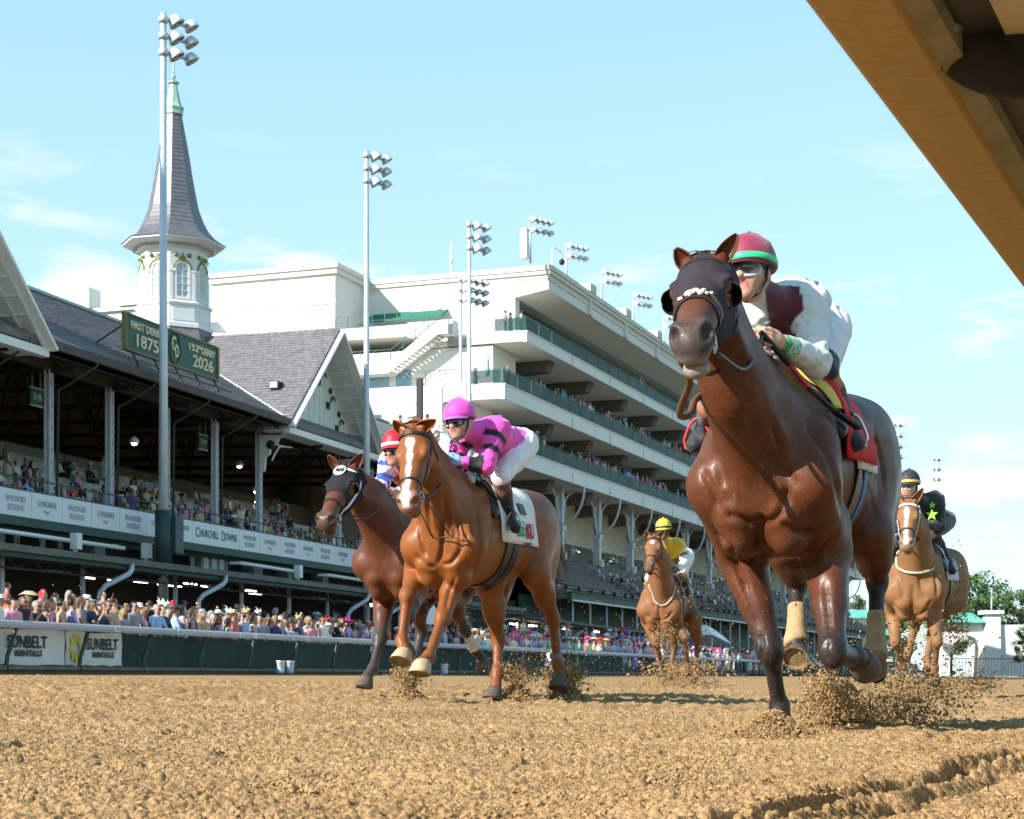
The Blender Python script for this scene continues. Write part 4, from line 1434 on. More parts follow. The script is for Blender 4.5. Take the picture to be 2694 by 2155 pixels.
def light_pole(fr, u, v, ztop, z0, label, rows, size, rad, arms=1, sleeve=None, gap=1.0):
    r = Root('light_pole', label, 'light pole', fr, (u, v, z0), 'floodlight poles of the racecourse')
    mb = MB().tube([(u, v, z0), (u, v, z0 + (ztop - z0) * .5), (u, v, ztop)], [rad, rad * .8, rad * .55], 12)
    r.part('pole', mb, GALV)
    for k in range(rows):
        z = ztop - .25 - gap * size * k
        mb = MB()
        mb.beam((u, v, z), (u + 1.6 * size * arms, v - .9 * size * arms, z), .10, .10)
        mb.tube([(u, v, z - .12), (u, v, z + .12)], rad * .9, 8)
        r.part('cross_arm', mb, GALV)
        n = 2 if arms == 1 else 4
        for q in range(n):
            f = (q + .45) / n if arms > 1 else (.42, 1.0)[q]
            lamp(r, fr, (u + 1.6 * size * arms * f, v - .9 * size * arms * f - .15, z - .15 * size), size * (1.0 if q == 0 else .92), (.35, -.55, -1))
    if sleeve:
        mb = MB().tube([(u, v, sleeve[0]), (u, v, sleeve[1])], rad * 1.6, 12)
        mb.box((u + .1, v - .5, sleeve[0] + .6), (u + .75, v - .2, sleeve[1] - .2))
        r.part('base_sleeve', mb, M('sleeve_dark_green', (0.03, 0.06, 0.06), rough=.5))
    return r
light_pole(FA, 61.8, 34.5, 26.8, .41, 'tallest light pole, rising in front of the spire with six domed lamps', 3, .66, .21, sleeve=(4.6, 6.9))
light_pole(FA, 82.9, 34.5, 27.4, .41, 'light pole standing just beyond the tip of the white gable', 3, .66, .20)
light_pole(FA, 99.0, 34.5, 27.8, .41, 'light pole rising behind the pink jockey helmet', 3, .70, .19)
p4 = light_pole(FA, 101.7, 36.0, 25.2, .41, 'shorter pole with three banks of lamps and grey cabinets', 3, .62, .17, arms=2)
mb = MB()
mb.box((101.3, 35.5, 11.6), (101.9, 35.8, 18.6))
mb.box((102.3, 35.4, 12.0), (103.2, 35.9, 16.5))
mb.box((101.6, 35.3, 10.9), (103.0, 35.9, 11.9))
p4.part('equipment_cabinet', mb, STEEL)
names_ = ('roof light pole nearest the corner of the tall stand', 'second roof light pole from the corner of the tall stand', 'third roof light pole from the corner of the tall stand',
          'fourth roof light pole, above the head of the dark hooded horse', 'fifth roof light pole, half hidden by the ear of the hooded horse')
for k, u in enumerate((-1.5, 7.0, 16.4, 25.8, 36.2)):
    light_pole(FB, u, 1.0, 34.5, 31.0, names_[k], 2, .62, .11, arms=2, gap=1.25)
light_pole(FA, 250, 23.5, 36.2, .41, 'far light pole at the right edge of the tall stand, above the black helmet', 4, .95, .2, gap=1.6)
light_pole(FA, 290, 21.0, 36.0, .41, 'farthest thin light pole, right of the black jockey helmet', 3, .95, .2, gap=1.7)
# antenna and bent camera mast on the roof
r = Root('roof_antenna', 'thin whip antenna standing on the roof of the tall stand', 'antenna', FB, B.on_u(945, 600, 0)[:1] and (0.5, B.on_u(945, 600, 0)[0], 31.1))
v_ = B.on_u(945, 600, 0)[0]
r.part('mast', MB().tube([(.5, v_, 31.1), (.5, v_, 33.6)], [.10, .05], 6), WHITE)
r.part('coil', MB().tube([(.5, v_, 32.0), (.5, v_, 32.7)], .14, 8), WHITE)
r = Root('camera_mast', 'bent white mast with two dome cameras on the roof', 'camera mast', FB, (3.6, .8, 31.1))
r.part('mast', MB().tube([(3.0, .8, 31.1), (3.0, .8, 33.0), (3.3, .8, 33.3), (5.0, .8, 33.3), (5.3, .8, 33.1), (5.3, .8, 32.7)], .06, 6), WHITE)
r.part('dome_camera', MB().ell((5.3, .8, 32.6), (.22, .22, .26), 10), BLACK)
r = Root('roof_vent', 'white slab cabinet beside the nearest roof light pole', 'cabinet', FB, (-2.4, 1.0, 31.1))
r.part('housing', MB().box((-2.8, .8, 31.1), (-2.2, 1.3, 33.2)), WHITE)
r.part('cap', MB().box((-2.85, .75, 33.2), (-2.15, 1.35, 33.28)), STEEL)
# ------------------------------------------------------------------ smooth bodies grown from a distance field
class Body:
    """limbs and muscles as tapered capsules and ellipsoids melted together, then meshed as ONE surface"""
    def __init__(self):
        self.p = []
    def cap(self, a, b, ra, rb, k=.04, tag=0, op=1, wa=None, wb=None, lat=(0, 1, 0)):
        """tapered limb a->b; wa, wb = half widths across the axis lat where they differ from ra, rb"""
        self.p.append(dict(t='c', a=np.array(a, float), b=np.array(b, float), ra=ra, rb=rb, wa=wa or ra, wb=wb or rb, lat=np.array(lat, float), k=k, tag=tag, op=op))
        return self
    def ell(self, c, r, k=.04, tag=0, op=1, rot=None):
        m = np.array(rot if rot is not None else np.eye(3), float)
        self.p.append(dict(t='e', c=np.array(c, float), r=np.array(r, float), m=m, k=k, tag=tag, op=op))
        return self
    def bounds(self, q, pad):
        if q['t'] == 'c':
            ra, rb = max(q['ra'], q['wa']), max(q['rb'], q['wb'])
            lo = np.minimum(q['a'] - ra, q['b'] - rb)
            hi = np.maximum(q['a'] + ra, q['b'] + rb)
        else:
            e = np.sqrt(((q['m'] * q['r'][None, :]) ** 2).sum(1))
            lo, hi = q['c'] - e, q['c'] + e
        return lo - pad, hi + pad
    @staticmethod
    def dist(q, X, Y, Z):
        if q['t'] == 'c':
            a, b = q['a'], q['b']
            ba = b - a
            l2 = max((ba ** 2).sum(), 1e-9)
            px, py, pz = X - a[0], Y - a[1], Z - a[2]
            t = np.clip((px * ba[0] + py * ba[1] + pz * ba[2]) / l2, 0, 1)
            px, py, pz = px - t * ba[0], py - t * ba[1], pz - t * ba[2]
            r = q['ra'] + (q['rb'] - q['ra']) * t
            d2 = px * px + py * py + pz * pz
            if q['wa'] == q['ra'] and q['wb'] == q['rb']:
                return np.sqrt(d2) - r
            w_ = q['wa'] + (q['wb'] - q['wa']) * t
            n = q['lat'] / np.linalg.norm(q['lat'])
            l = px * n[0] + py * n[1] + pz * n[2]
            o2 = np.maximum(d2 - l * l, 0)
            k0 = np.sqrt(l * l / (w_ * w_) + o2 / (r * r))
            k1 = np.sqrt(l * l / w_ ** 4 + o2 / r ** 4) + 1e-6
            return np.where(k0 < 1e-4, -np.minimum(w_, r), k0 * (k0 - 1) / k1)
        c, r, m = q['c'], q['r'], q['m']
        px, py, pz = X - c[0], Y - c[1], Z - c[2]
        a = (px * m[0, 0] + py * m[1, 0] + pz * m[2, 0])
        b = (px * m[0, 1] + py * m[1, 1] + pz * m[2, 1])
        d = (px * m[0, 2] + py * m[1, 2] + pz * m[2, 2])
        k0 = np.sqrt((a / r[0]) ** 2 + (b / r[1]) ** 2 + (d / r[2]) ** 2)
        k1 = np.sqrt((a / r[0] ** 2) ** 2 + (b / r[1] ** 2) ** 2 + (d / r[2] ** 2) ** 2) + 1e-6
        return np.where(k0 < 1e-4, -r.min(), k0 * (k0 - 1) / k1)
    def field(self, h, lo=None, hi=None, prims=None):
        prims = prims or self.p
        if lo is None:
            bs_ = [self.bounds(q, 0.0) for q in prims if q['op'] > 0]
            lo = np.min([b[0] for b in bs_], 0) - 4 * h
            hi = np.max([b[1] for b in bs_], 0) + 4 * h
        n = np.ceil((hi - lo) / h).astype(int) + 1
        D = np.full(tuple(n), 1.0, np.float32)
        ax = [(lo[i] + h * np.arange(n[i])).astype(np.float32) for i in range(3)]
        for q in prims:
            pad = q['k'] * 1.3 + 3 * h
            a, b = self.bounds(q, pad)
            i0 = np.clip(np.floor((a - lo) / h).astype(int), 0, n)
            i1 = np.clip(np.ceil((b - lo) / h).astype(int) + 1, 0, n)
            if (i1 - i0).min() <= 0:
                continue
            s = tuple(slice(i0[i], i1[i]) for i in range(3))
            X, Y, Z = np.meshgrid(ax[0][s[0]], ax[1][s[1]], ax[2][s[2]], indexing='ij', sparse=True)
            d = self.dist(q, X, Y, Z).astype(np.float32)
            cur = D[s]
            k = max(q['k'], 1e-4)
            if q['op'] > 0:
                hh = np.maximum(k - np.abs(cur - d), 0) / k
                D[s] = np.minimum(cur, d) - hh * hh * k * .25
            else:
                d = -d
                hh = np.maximum(k - np.abs(cur - d), 0) / k
                D[s] = np.maximum(cur, d) + hh * hh * k * .25
        return D, lo, ax
    def tags(self, P, beta=90.0):
        """soft weights of the tags at points P: {tag: weight}"""
        X, Y, Z = P[:, 0], P[:, 1], P[:, 2]
        w_ = {}
        tot = np.zeros(len(P))
        for q in self.p:
            if q['op'] < 0:
                continue
            e = np.exp(-beta * np.clip(self.dist(q, X, Y, Z), -.02, 2.0))
            w_[q['tag']] = w_.get(q['tag'], 0) + e
            tot += e
        return {t: e / tot for t, e in w_.items()}

def surface_net(D, lo, h):
    """naive surface nets: one vertex per crossed cell, one quad per crossed edge"""
    S = D < 0
    n = D.shape
    c = [S[i:n[0] - 1 + i, j:n[1] - 1 + j, k:n[2] - 1 + k] for i in (0, 1) for j in (0, 1) for k in (0, 1)]
    cnt = sum(x.astype(np.int8) for x in c)
    act = (cnt > 0) & (cnt < 8)
    I, J, K = np.nonzero(act)
    idx = -np.ones(act.shape, np.int64)
    idx[act] = np.arange(len(I))
    acc = np.zeros((len(I), 3))
    m = np.zeros(len(I))
    for axis in range(3):
        for o1 in (0, 1):
            for o2 in (0, 1):
                off = [o1, o2]
                off.insert(axis, 0)
                a = D[I + off[0], J + off[1], K + off[2]]
                off2 = list(off)
                off2[axis] = 1
                b = D[I + off2[0], J + off2[1], K + off2[2]]
                x = (a < 0) != (b < 0)
                t = np.where(x, a / np.where(x, a - b, 1), 0)
                p = np.zeros((len(I), 3))
                for ax_ in range(3):
                    p[:, ax_] = off[ax_]
                p[:, axis] = t
                acc += p * x[:, None]
                m += x
    V = (np.stack([I, J, K], 1) + acc / m[:, None]) * h + lo
    quads = []
    for axis in range(3):
        sl = [slice(1, -1)] * 3
        a_ = [slice(1, n[i] - 1) for i in range(3)]
        a_[axis] = slice(0, n[axis] - 1)
        b_ = list(a_)
        b_[axis] = slice(1, n[axis])
        A_, B_ = S[tuple(a_)], S[tuple(b_)]
        x = A_ != B_
        ii = np.argwhere(x)
        g_ = ii.copy()
        for i in range(3):
            if i != axis:
                g_[:, i] += 1
        o1, o2 = [i for i in range(3) if i != axis]
        def cell(d1, d2):
            q = g_.copy()
            q[:, o1] -= d1
            q[:, o2] -= d2
            return idx[q[:, 0], q[:, 1], q[:, 2]]
        quad = np.stack([cell(1, 1), cell(0, 1), cell(0, 0), cell(1, 0)], 1)
        flip = A_[x]
        if axis == 1:
            flip = ~flip
        quad[~flip] = quad[~flip][:, ::-1]
        quads.append(quad)
    Q = np.concatenate(quads)
    Q = Q[(Q >= 0).all(1)]
    return V, Q
def relax(V, Q, it=2, f=.5):
    e = np.concatenate([Q[:, [0, 1]], Q[:, [1, 2]], Q[:, [2, 3]], Q[:, [3, 0]]])
    e = np.concatenate([e, e[:, ::-1]])
    for s in range(it * 2):
        acc = np.zeros_like(V)
        m = np.bincount(e[:, 0], minlength=len(V)).astype(float)
        for i in range(3):
            acc[:, i] = np.bincount(e[:, 0], V[e[:, 1], i], minlength=len(V))
        L_ = acc / np.maximum(m, 1)[:, None] - V
        V = V + L_ * (f if s % 2 == 0 else -f * 1.04)
    return V
def body_obj(name, body, h, mats, parent=None, color=None, smooth_it=1, cut=None, mi=None, disp=None):
    D, lo, ax = body.field(h)
    if cut is not None:
        X, Y, Z = np.meshgrid(*ax, indexing='ij', sparse=True)
        D = cut(D, X, Y, Z)
    V, Q = surface_net(D, lo, h)
    V = relax(V, Q, smooth_it)
    if disp is not None:
        V = V + vnormals(V, Q) * disp(V)[:, None]
    me = np_mesh(name, V, Q, mats, True)
    if color is not None:
        c = color(V)
        a = me.color_attributes.new('coat', 'FLOAT_COLOR', 'POINT')
        cc = np.ones((len(V), 4), np.float32)
        cc[:, :3] = c
        a.data.foreach_set('color', cc.ravel())
    if mi is not None:
        me.polygons.foreach_set('material_index', mi(V[Q].mean(1)).astype(np.int32))
    o = link(name, me, parent)
    return o, V, Q
def vnormals(V, Q):
    me = np_mesh('tmp', V, Q, [])
    N = np.zeros(len(V) * 3, np.float32)
    me.vertices.foreach_get('normal', N)
    bpy.data.meshes.remove(me)
    return N.reshape(-1, 3)
def bvh_of(V, Q):
    return BVHTree.FromPolygons([tuple(p) for p in V], [tuple(int(i) for i in q) for q in Q])
def sstep(x, a, b):
    t = np.clip((x - a) / (b - a), 0, 1)
    return t * t * (3 - 2 * t)
# ------------------------------------------------------------------ horses
def nrm(a):
    a = np.array(a, float)
    return a / max(np.linalg.norm(a), 1e-9)
class Pose:
    """local frame of one horse: x forward, y to its left, z up from its ground"""
    def __init__(self, x0, y0, deg, z0=None):
        self.o = np.array([x0, y0])
        a = R(deg)
        self.F = np.array([-math.sin(a), -math.cos(a)])
        self.Lf = np.array([-self.F[1], self.F[0]])
        self.z0 = ground_z(FA.uv(x0, y0)[1]) if z0 is None else z0
        self.rz = math.atan2(self.F[1], self.F[0])
    def J(self, px, py, xf):
        X = (px - CX) / FPX
        D = (xf + self.o @ self.F) / (X * self.F[0] + self.F[1])
        P = np.array([X * D, D])
        d = P - self.o
        return np.array([xf, d @ self.Lf, HC + (HY - py) / FPX * D - self.z0])
    def px(self, p):
        w_ = self.o + self.F * p[0] + self.Lf * p[1]
        return CX + FPX * w_[0] / w_[1], HY - FPX * (p[2] + self.z0 - HC) / w_[1]

def coat_mat(name, rough=.40, coat_=.05):
    m = M(name, (.2, .1, .05), rough=rough, spec=.28, attr='coat', bump=.22, bscale=75, bdist=.006, var=.16, vscale=9, coat=coat_)
    t = m.node_tree
    b = t.nodes['Principled BSDF']
    b.inputs['Coat Roughness'].default_value = .22
    # flecks of thrown dirt
    col = b.inputs['Base Color'].links[0].from_socket
    co = t.nodes.new('ShaderNodeTexCoord')
    n = t.nodes.new('ShaderNodeTexNoise')
    n.inputs['Scale'].default_value = 130
    n.inputs['Detail'].default_value = 2
    n2 = t.nodes.new('ShaderNodeTexNoise')
    n2.inputs['Scale'].default_value = 5
    r = t.nodes.new('ShaderNodeValToRGB')
    r.color_ramp.elements[0].position = .64
    r.color_ramp.elements[1].position = .70
    mu_ = t.nodes.new('ShaderNodeMath')
    mu_.operation = 'MULTIPLY'
    mxx = t.nodes.new('ShaderNodeMixRGB')
    mxx.inputs[2].default_value = (.24, .15, .08, 1)
    t.links.new(co.outputs['Object'], n.inputs[0])
    t.links.new(co.outputs['Object'], n2.inputs[0])
    t.links.new(n.outputs[0], r.inputs[0])
    t.links.new(r.outputs[0], mu_.inputs[0])
    t.links.new(n2.outputs[0], mu_.inputs[1])
    t.links.new(mu_.outputs[0], mxx.inputs[0])
    t.links.new(col, mxx.inputs[1])
    t.links.new(mxx.outputs[0], b.inputs['Base Color'])
    # sweat: glossier and duller patches
    mr = t.nodes.new('ShaderNodeMapRange')
    mr.inputs[1].default_value, mr.inputs[2].default_value = .35, .65
    mr.inputs[3].default_value, mr.inputs[4].default_value = rough - .12, rough + .12
    t.links.new(n2.outputs[0], mr.inputs[0])
    t.links.new(mr.outputs[0], b.inputs['Roughness'])
    return m
COAT = coat_mat('horse_coat', .50)
COATD = coat_mat('dusty_coat', .66, .02)
HOOF = M('hoof_horn', (.085, .068, .055), rough=.7, var=.35, vscale=25)
HOOFP = M('hoof_pale', (.42, .31, .19), rough=.7, var=.25, vscale=25)
SOLE = M('hoof_sole_dirt', (.25, .17, .09), rough=.95, var=.4, vscale=35, bump=.6, bscale=90)
EYE = M('eye_dark', (.012, .008, .006), rough=.05, spec=.9)
LEATHER = M('black_leather', (.014, .013, .013), rough=.42, spec=.5, var=.2, vscale=20)
BROWNL = M('brown_leather', (.10, .045, .022), rough=.5, var=.3, vscale=15)
IRON = M('bit_steel', (.55, .55, .55), rough=.25, metal=1.0)
HAIRD = M('hair_dark', (.02, .014, .010), rough=.55, var=.4, vscale=30)
HAIRC = M('hair_chestnut', (.14, .06, .025), rough=.55, var=.4, vscale=30)
BANDAGE = M('bandage_tan', (.35, .235, .125), rough=.95, spec=.1, var=.25, vscale=22, bump=.3, bscale=70)
BANDG = M('bandage_grey', (.16, .17, .18), rough=.9, var=.25, vscale=15)
NOSTRIL = M('nostril_dark', (.02, .012, .010), rough=.8)

CARVE = 2.1
def carve(V, Q, pose, lines):
    """muscle edges and veins: each line is found on the skin, then pressed in (or raised) along the normals"""
    bv = bvh_of(V, Q)
    N = vnormals(V, Q)
    o = np.array([0., 0.]) - pose.o
    eye = Vector((float(o @ pose.F), float(o @ pose.Lf), HC - pose.z0))
    disp = np.zeros(len(V))
    for depth, width, pts in lines:
        sk = []
        for x, y in spline([np.array(p, float) for p in pts], 10):
            d = np.array([(x - CX) / FPX, 1.0])
            dv = Vector((float(d @ pose.F), float(d @ pose.Lf), (HY - y) / FPX)).normalized()
            hit = bv.ray_cast(eye, dv, 60)
            if hit[0] is not None:
                sk.append(np.array(hit[0]))
        if len(sk) < 3:
            continue
        sk = np.array(sk)
        lo_, hi_ = sk.min(0) - 4 * width, sk.max(0) + 4 * width
        near = np.nonzero(((V > lo_) & (V < hi_)).all(1))[0]
        m = len(sk)
        d2 = ((V[near][:, None, :] - sk[None]) ** 2).sum(2)
        q = d2.argmin(1)
        fade = np.minimum(1, np.minimum(q, m - 1 - q) / (m * .18))
        disp[near] -= depth * CARVE * np.exp(-d2.min(1) / width ** 2) * fade
    return V + N * disp[:, None]
def head_frame(poll, nose):
    a = nrm(nose - poll)
    l = np.array([0., 1., 0.]) - a * a[1]
    l = nrm(l)
    up = np.cross(a, l)
    return a, l, -up
def build_horse(name, label, pose, j, col, h=.014, hood=None, mats=None, bandages=(), tack=None, lines=None, group='racehorses galloping down the stretch'):
    """j: joints in the local frame; col: colour function arguments"""
    root = empty(name, (pose.o[0], pose.o[1], pose.z0), pose.rz)
    tag(root, label, 'horse', group)
    dz, B_ = j.get('dz', 0.0), Body()
    pit = j.get('pitch', 0.0)
    def T(x, y, z):
        return (x, y + j.get('bend', 0) * max(0, -x - .3), z + dz + pit * x)
    ws = j.get('wide', 1.0)
    # trunk
    B_.ell(T(-.22, 0, 1.19), (.62, .275 * ws, .375), .05)
    B_.ell(T(-.58, 0, 1.17), (.48, .255 * ws, .30), .08)
    B_.ell(T(.20, 0, 1.11), (.34, .225 * ws, .335), .08)
    B_.cap(T(.16, 0, 1.44), T(-.30, 0, 1.45), .11, .11, .10, wa=.085, wb=.10)
    B_.cap(T(-.2, 0, 1.36), T(-.85, 0, 1.40), .15, .15, .10, wa=.17, wb=.18)
    sh = j.get('sh', {})
    for s in (-1, 1):
        e = j['fl'] if s > 0 else j['fr']
        st = j['hl'] if s > 0 else j['hr']
        B_.ell(T(-.93, .095 * s, 1.37), (.38, .175, .205), .08)
        B_.ell(T(-1.02, .165 * s * ws, 1.20), (.30, .145, .33), .07)
        B_.ell(T(-1.20, .12 * s * ws, 1.20), (.17, .12, .24), .06)
        # shoulder blade, arm, chest muscles
        sp = np.array(T(.40, .205 * s * ws, 1.08))
        B_.cap(T(.0, .13 * s, 1.45), sp, .11, .125, .07, wa=.08, wb=.10)
        B_.ell(T(.30, .205 * s * ws, 1.18), (.12, .075, .17), .05)
        el = np.array(e[0])
        B_.cap(sp, el, .125, .115, .05, wa=.10, wb=.095)
        B_.ell(T(.40, .115 * s * ws, 1.10), (.135, .13, .20), .06)
        B_.ell(T(.425, .098 * s * ws, .965), (.105, .098, .105), .018, rot=rotx(.5 * s))
        B_.ell(T(.36, .10 * s * ws, .87), (.12, .085, .10), .03)
        B_.ell(el + np.array([-.06, .01 * s, .10]), (.13, .085, .15), .05)
        # forearm, knee, cannon, fetlock, pastern
        kn, fe, ho = map(np.array, e[1:4])
        mid = el * .45 + kn * .55
        q = nrm(kn - el)
        B_.cap(el, mid, .112, .074, .05, wa=.102, wb=.068)
        B_.ell(el * .72 + kn * .28 + np.array([.025, .022 * s, 0]), (.062, .05, .12), .04, rot=rotz_to(q))
        B_.ell(el * .72 + kn * .28 + np.array([-.03, 0, 0]), (.055, .045, .11), .035, rot=rotz_to(q))
        B_.cap(mid, kn, .074, .052, .03, tag=1, wa=.068, wb=.050)
        B_.ell(kn, (.054, .052, .078), .04, tag=2, rot=rotz_to(q))
        B_.ell(kn + nrm(np.array([q[2], 0, -q[0]]) * -1) * .022, (.04, .043, .045), .02, tag=2)
        c1 = nrm(fe - kn)
        B_.cap(kn, fe, .043, .036, .03, tag=2, wa=.036, wb=.031)
        back = nrm(np.cross(np.array([0, 1, 0]), c1)) * -1
        if back[0] > 0 and abs(c1[2]) > .5:
            back = -back
        B_.cap(kn + back * .028, fe + back * .026, .020, .022, .018, tag=2)
        B_.ell(fe, (.047, .044, .05), .02, tag=2)
        B_.ell(fe + back * .03, (.026, .03, .03), .02, tag=2)
        B_.cap(fe, fe + (ho - fe) * .8, .038, .045, .02, tag=2)
        # thigh, gaskin, hock, cannon
        sf, hk, hf, hh = map(np.array, st[0:4])
        B_.cap(T(-.95, .15 * s * ws, 1.22), sf, .20, .125, .06, wa=.14, wb=.105)
        B_.cap(T(-1.22, .125 * s * ws, 1.15), sf * .5 + hk * .5, .13, .085, .06, wa=.105, wb=.075)
        g1 = sf * .4 + hk * .6
        B_.cap(sf, g1, .125, .078, .05, wa=.098, wb=.066)
        B_.cap(g1, hk, .078, .052, .03, tag=1, wa=.064, wb=.045)
        d1 = nrm(hf - hk)
        bk = nrm(np.cross(np.array([0, 1, 0]), d1)) * -1
        if bk[0] > 0:
            bk = -bk
        B_.ell(hk, (.060, .050, .072), .025, tag=2, rot=rotz_to(d1))
        B_.cap(hk - d1 * .08 + bk * .055, hk + bk * .04, .022, .028, .03, tag=2)
        B_.cap(g1 + bk * .05, hk - d1 * .075 + bk * .055, .022, .016, .02, tag=1)
        B_.cap(hk, hf, .046, .039, .03, tag=2, wa=.039, wb=.034)
        B_.cap(hk + bk * .034, hf + bk * .028, .021, .022, .018, tag=2)
        B_.ell(hf, (.049, .046, .052), .02, tag=2)
        B_.ell(hf + bk * .03, (.027, .03, .03), .02, tag=2)
        B_.cap(hf, hf + (hh - hf) * .8, .039, .046, .02, tag=2)
    B_.cap(T(.575, 0, 1.12), T(.55, 0, .90), .022, .024, .045, op=-1)
    # neck
    poll, nose, nm = np.array(j['poll']), np.array(j['nose']), np.array(j['neck'])
    base = np.array(T(.24, 0, 1.25))
    a, l, c = head_frame(poll, nose)
    nd = nrm(nm - base)
    B_.cap(base, nm, .28, .172, .07, wa=.225, wb=.126)
    B_.cap(nm, poll - a * .01 + c * .07, .185, .125, .06, wa=.126, wb=.094)
    B_.cap(np.array(T(.36, 0, 1.10)), nm + np.array([.03, 0, -.10]), .17, .09, .06, wa=.15, wb=.075)      # windpipe side
    for s in (-1, 1):
        B_.cap(np.array(T(.40, .10 * s, 1.15)), nm + np.array([.0, .07 * s, -.07]), .075, .05, .03)        # neck muscle
        B_.cap(nm + np.array([.0, .07 * s, -.06]), poll + a * .10 + l * .06 * s + c * .13, .05, .035, .03)
    B_.cap(np.array(T(.02, 0, 1.52)), nm + np.array([-.07, 0, .12]), .08, .05, .08)                         # crest
    # head
    Lh = np.linalg.norm(nose - poll)
    k = Lh / .60
    wd = j.get('headw', 1.0)
    def H(s_, y_, c_):
        return poll + a * s_ * k + l * y_ * k * wd + c * c_ * k
    rot = np.stack([a, l, c], 1)
    ears = []
    hd = []
    def he(s_, y_, c_, r, kk=.03, tag=3, op=1):
        B_.ell(H(s_, y_, c_), np.array(r) * k * np.array([1, wd, 1]), kk, tag, op, rot)
        hd.append(len(B_.p) - 1)
    def hc(p, q, ra, rb, wa, wb, kk=.03, tag=3):
        B_.cap(H(*p), H(*q), ra * k, rb * k, kk, tag, 1, wa * k * wd, wb * k * wd, l)
        hd.append(len(B_.p) - 1)
    he(.07, 0, .055, (.12, .100, .098), .04)
    hc((.10, 0, .055), (.34, 0, .055), .088, .070, .108, .078)
    hc((.34, 0, .055), (.55, 0, .070), .070, .058, .076, .066)
    hc((.17, 0, .020), (.50, 0, .020), .028, .022, .062, .034, .03)
    for s in (-1, 1):
        hc((.13, .062 * s, .135), (.30, .050 * s, .12), .085, .06, .038, .032, .03)
        he(.175, .094 * s, .020, (.060, .028, .030), .025)
        he(.20, .097 * s, .055, (.038, .022, .030), .02)
        hc((.26, .066 * s, .07), (.40, .05 * s, .075), .018, .012, .014, .012, .03)
        he(.555, .052 * s, .046, (.050, .030, .048), .02, 4)
    hc((.30, 0, .125), (.52, 0, .140), .050, .038, .050, .042)
    he(.560, 0, .075, (.068, .076, .062), .03, 4)
    he(.600, 0, .104, (.036, .056, .048), .03, 4)
    he(.570, 0, .168, (.050, .052, .036), .018, 4)
    he(.606, 0, .144, (.055, .07, .006), .012, 4, -1)
    for s in (-1, 1):
        he(.590, .060 * s, .036, (.028, .020, .028), .010, 5, -1)
        he(.205, .112 * s, .048, (.028, .014, .020), .012, 3, -1)
        eb, et = H(-.005, .062 * s, -.02), np.array(j['earl'] if s > 0 else j['earr'])
        et = eb + (et - eb) * j.get('earlen', 1.2)
        B_.cap(H(.01, .058 * s, .0), eb * .85 + et * .15, .032, .024, .03, 6)
        ears.append((eb, et, s))
    def paint(V):
        tw = B_.tags(V, 60.0)
        z = np.zeros(len(V))
        leg1, leg2 = tw.get(1, z), tw.get(2, z)
        hw_ = np.clip(tw.get(3, z) + tw.get(4, z) + tw.get(5, z), 0, 1)
        d = V - poll
        hs, hl, hcc = d @ a / k, d @ l / k, d @ c / k
        return col(dict(V=V, leg1=leg1, leg2=leg2, head=hw_, muz=tw.get(4, z), ear=tw.get(6, z), s=hs, l=hl, c=hcc))
    D_, lo_, _ = B_.field(h)
    V, Q = surface_net(D_, lo_, h)
    V = relax(V, Q, 2)
    if lines:
        V = carve(V, Q, pose, lines)
    me = np_mesh('body', V, Q, [mats or COAT])
    a4 = np.ones((len(V), 4), np.float32)
    a4[:, :3] = paint(V)
    me.color_attributes.new('coat', 'FLOAT_COLOR', 'POINT').data.foreach_set('color', a4.ravel())
    bo = link('body', me, root)
    bv = bvh_of(V, Q)
    # ears: pointed leaves rolled into a hollow, open to the front and side
    for eb, et, s in ears:
        ed = nrm(et - eb)
        f = nrm(a * .8 - c * .5 + l * s * .35)
        f = nrm(f - ed * (f @ ed))
        sd = np.cross(ed, f)
        Le = np.linalg.norm(et - eb)
        vs, n, m = [], 12, 14
        for i in range(n + 1):
            t = i / n
            wdt = .036 * k * j.get('earw', 1.0) * (math.sin(PI * min(1, .22 + .78 * t) ) ** .75) * (1.12 - .25 * t) + .002
            for q in range(m + 1):
                u_ = -1 + 2 * q / m
                ang = u_ * 1.75
                p = eb + ed * Le * t + f * (.012 * k - math.cos(ang) * wdt * .75) + sd * math.sin(ang) * wdt - ed * .012 * abs(u_) ** 3 * (1 - t)
                p = p + f * .018 * math.sin(PI * t * .5)
                vs.append(p)
        fs = [(i * (m + 1) + q, i * (m + 1) + q + 1, (i + 1) * (m + 1) + q + 1, (i + 1) * (m + 1) + q) for i in range(n) for q in range(m)]
        em_ = MB().add(vs, fs, 0, True).mesh('ear', [mats or COAT])
        c4 = np.ones((len(vs), 4), np.float32)
        c4[:, :3] = paint(np.array(vs))
        em_.color_attributes.new('coat', 'FLOAT_COLOR', 'POINT').data.foreach_set('color', c4.ravel())
        eo = link('ear', em_, root)
        sm_ = eo.modifiers.new('thickness', 'SOLIDIFY')
        sm_.thickness = .006
    ctx = dict(root=root, body=B_, bvh=bv, H=H, a=a, l=l, c=c, k=k, rot=rot, hd=hd, T=T, pose=pose, j=j, V=V)
    # eyes
    for s in (-1, 1):
        mb = MB().ell((0, 0, 0), (.021 * k, .021 * k, .021 * k), 12)
        mb.moved(H(.205, .092 * s, .048))
        obj('eye', mb, EYE, root)
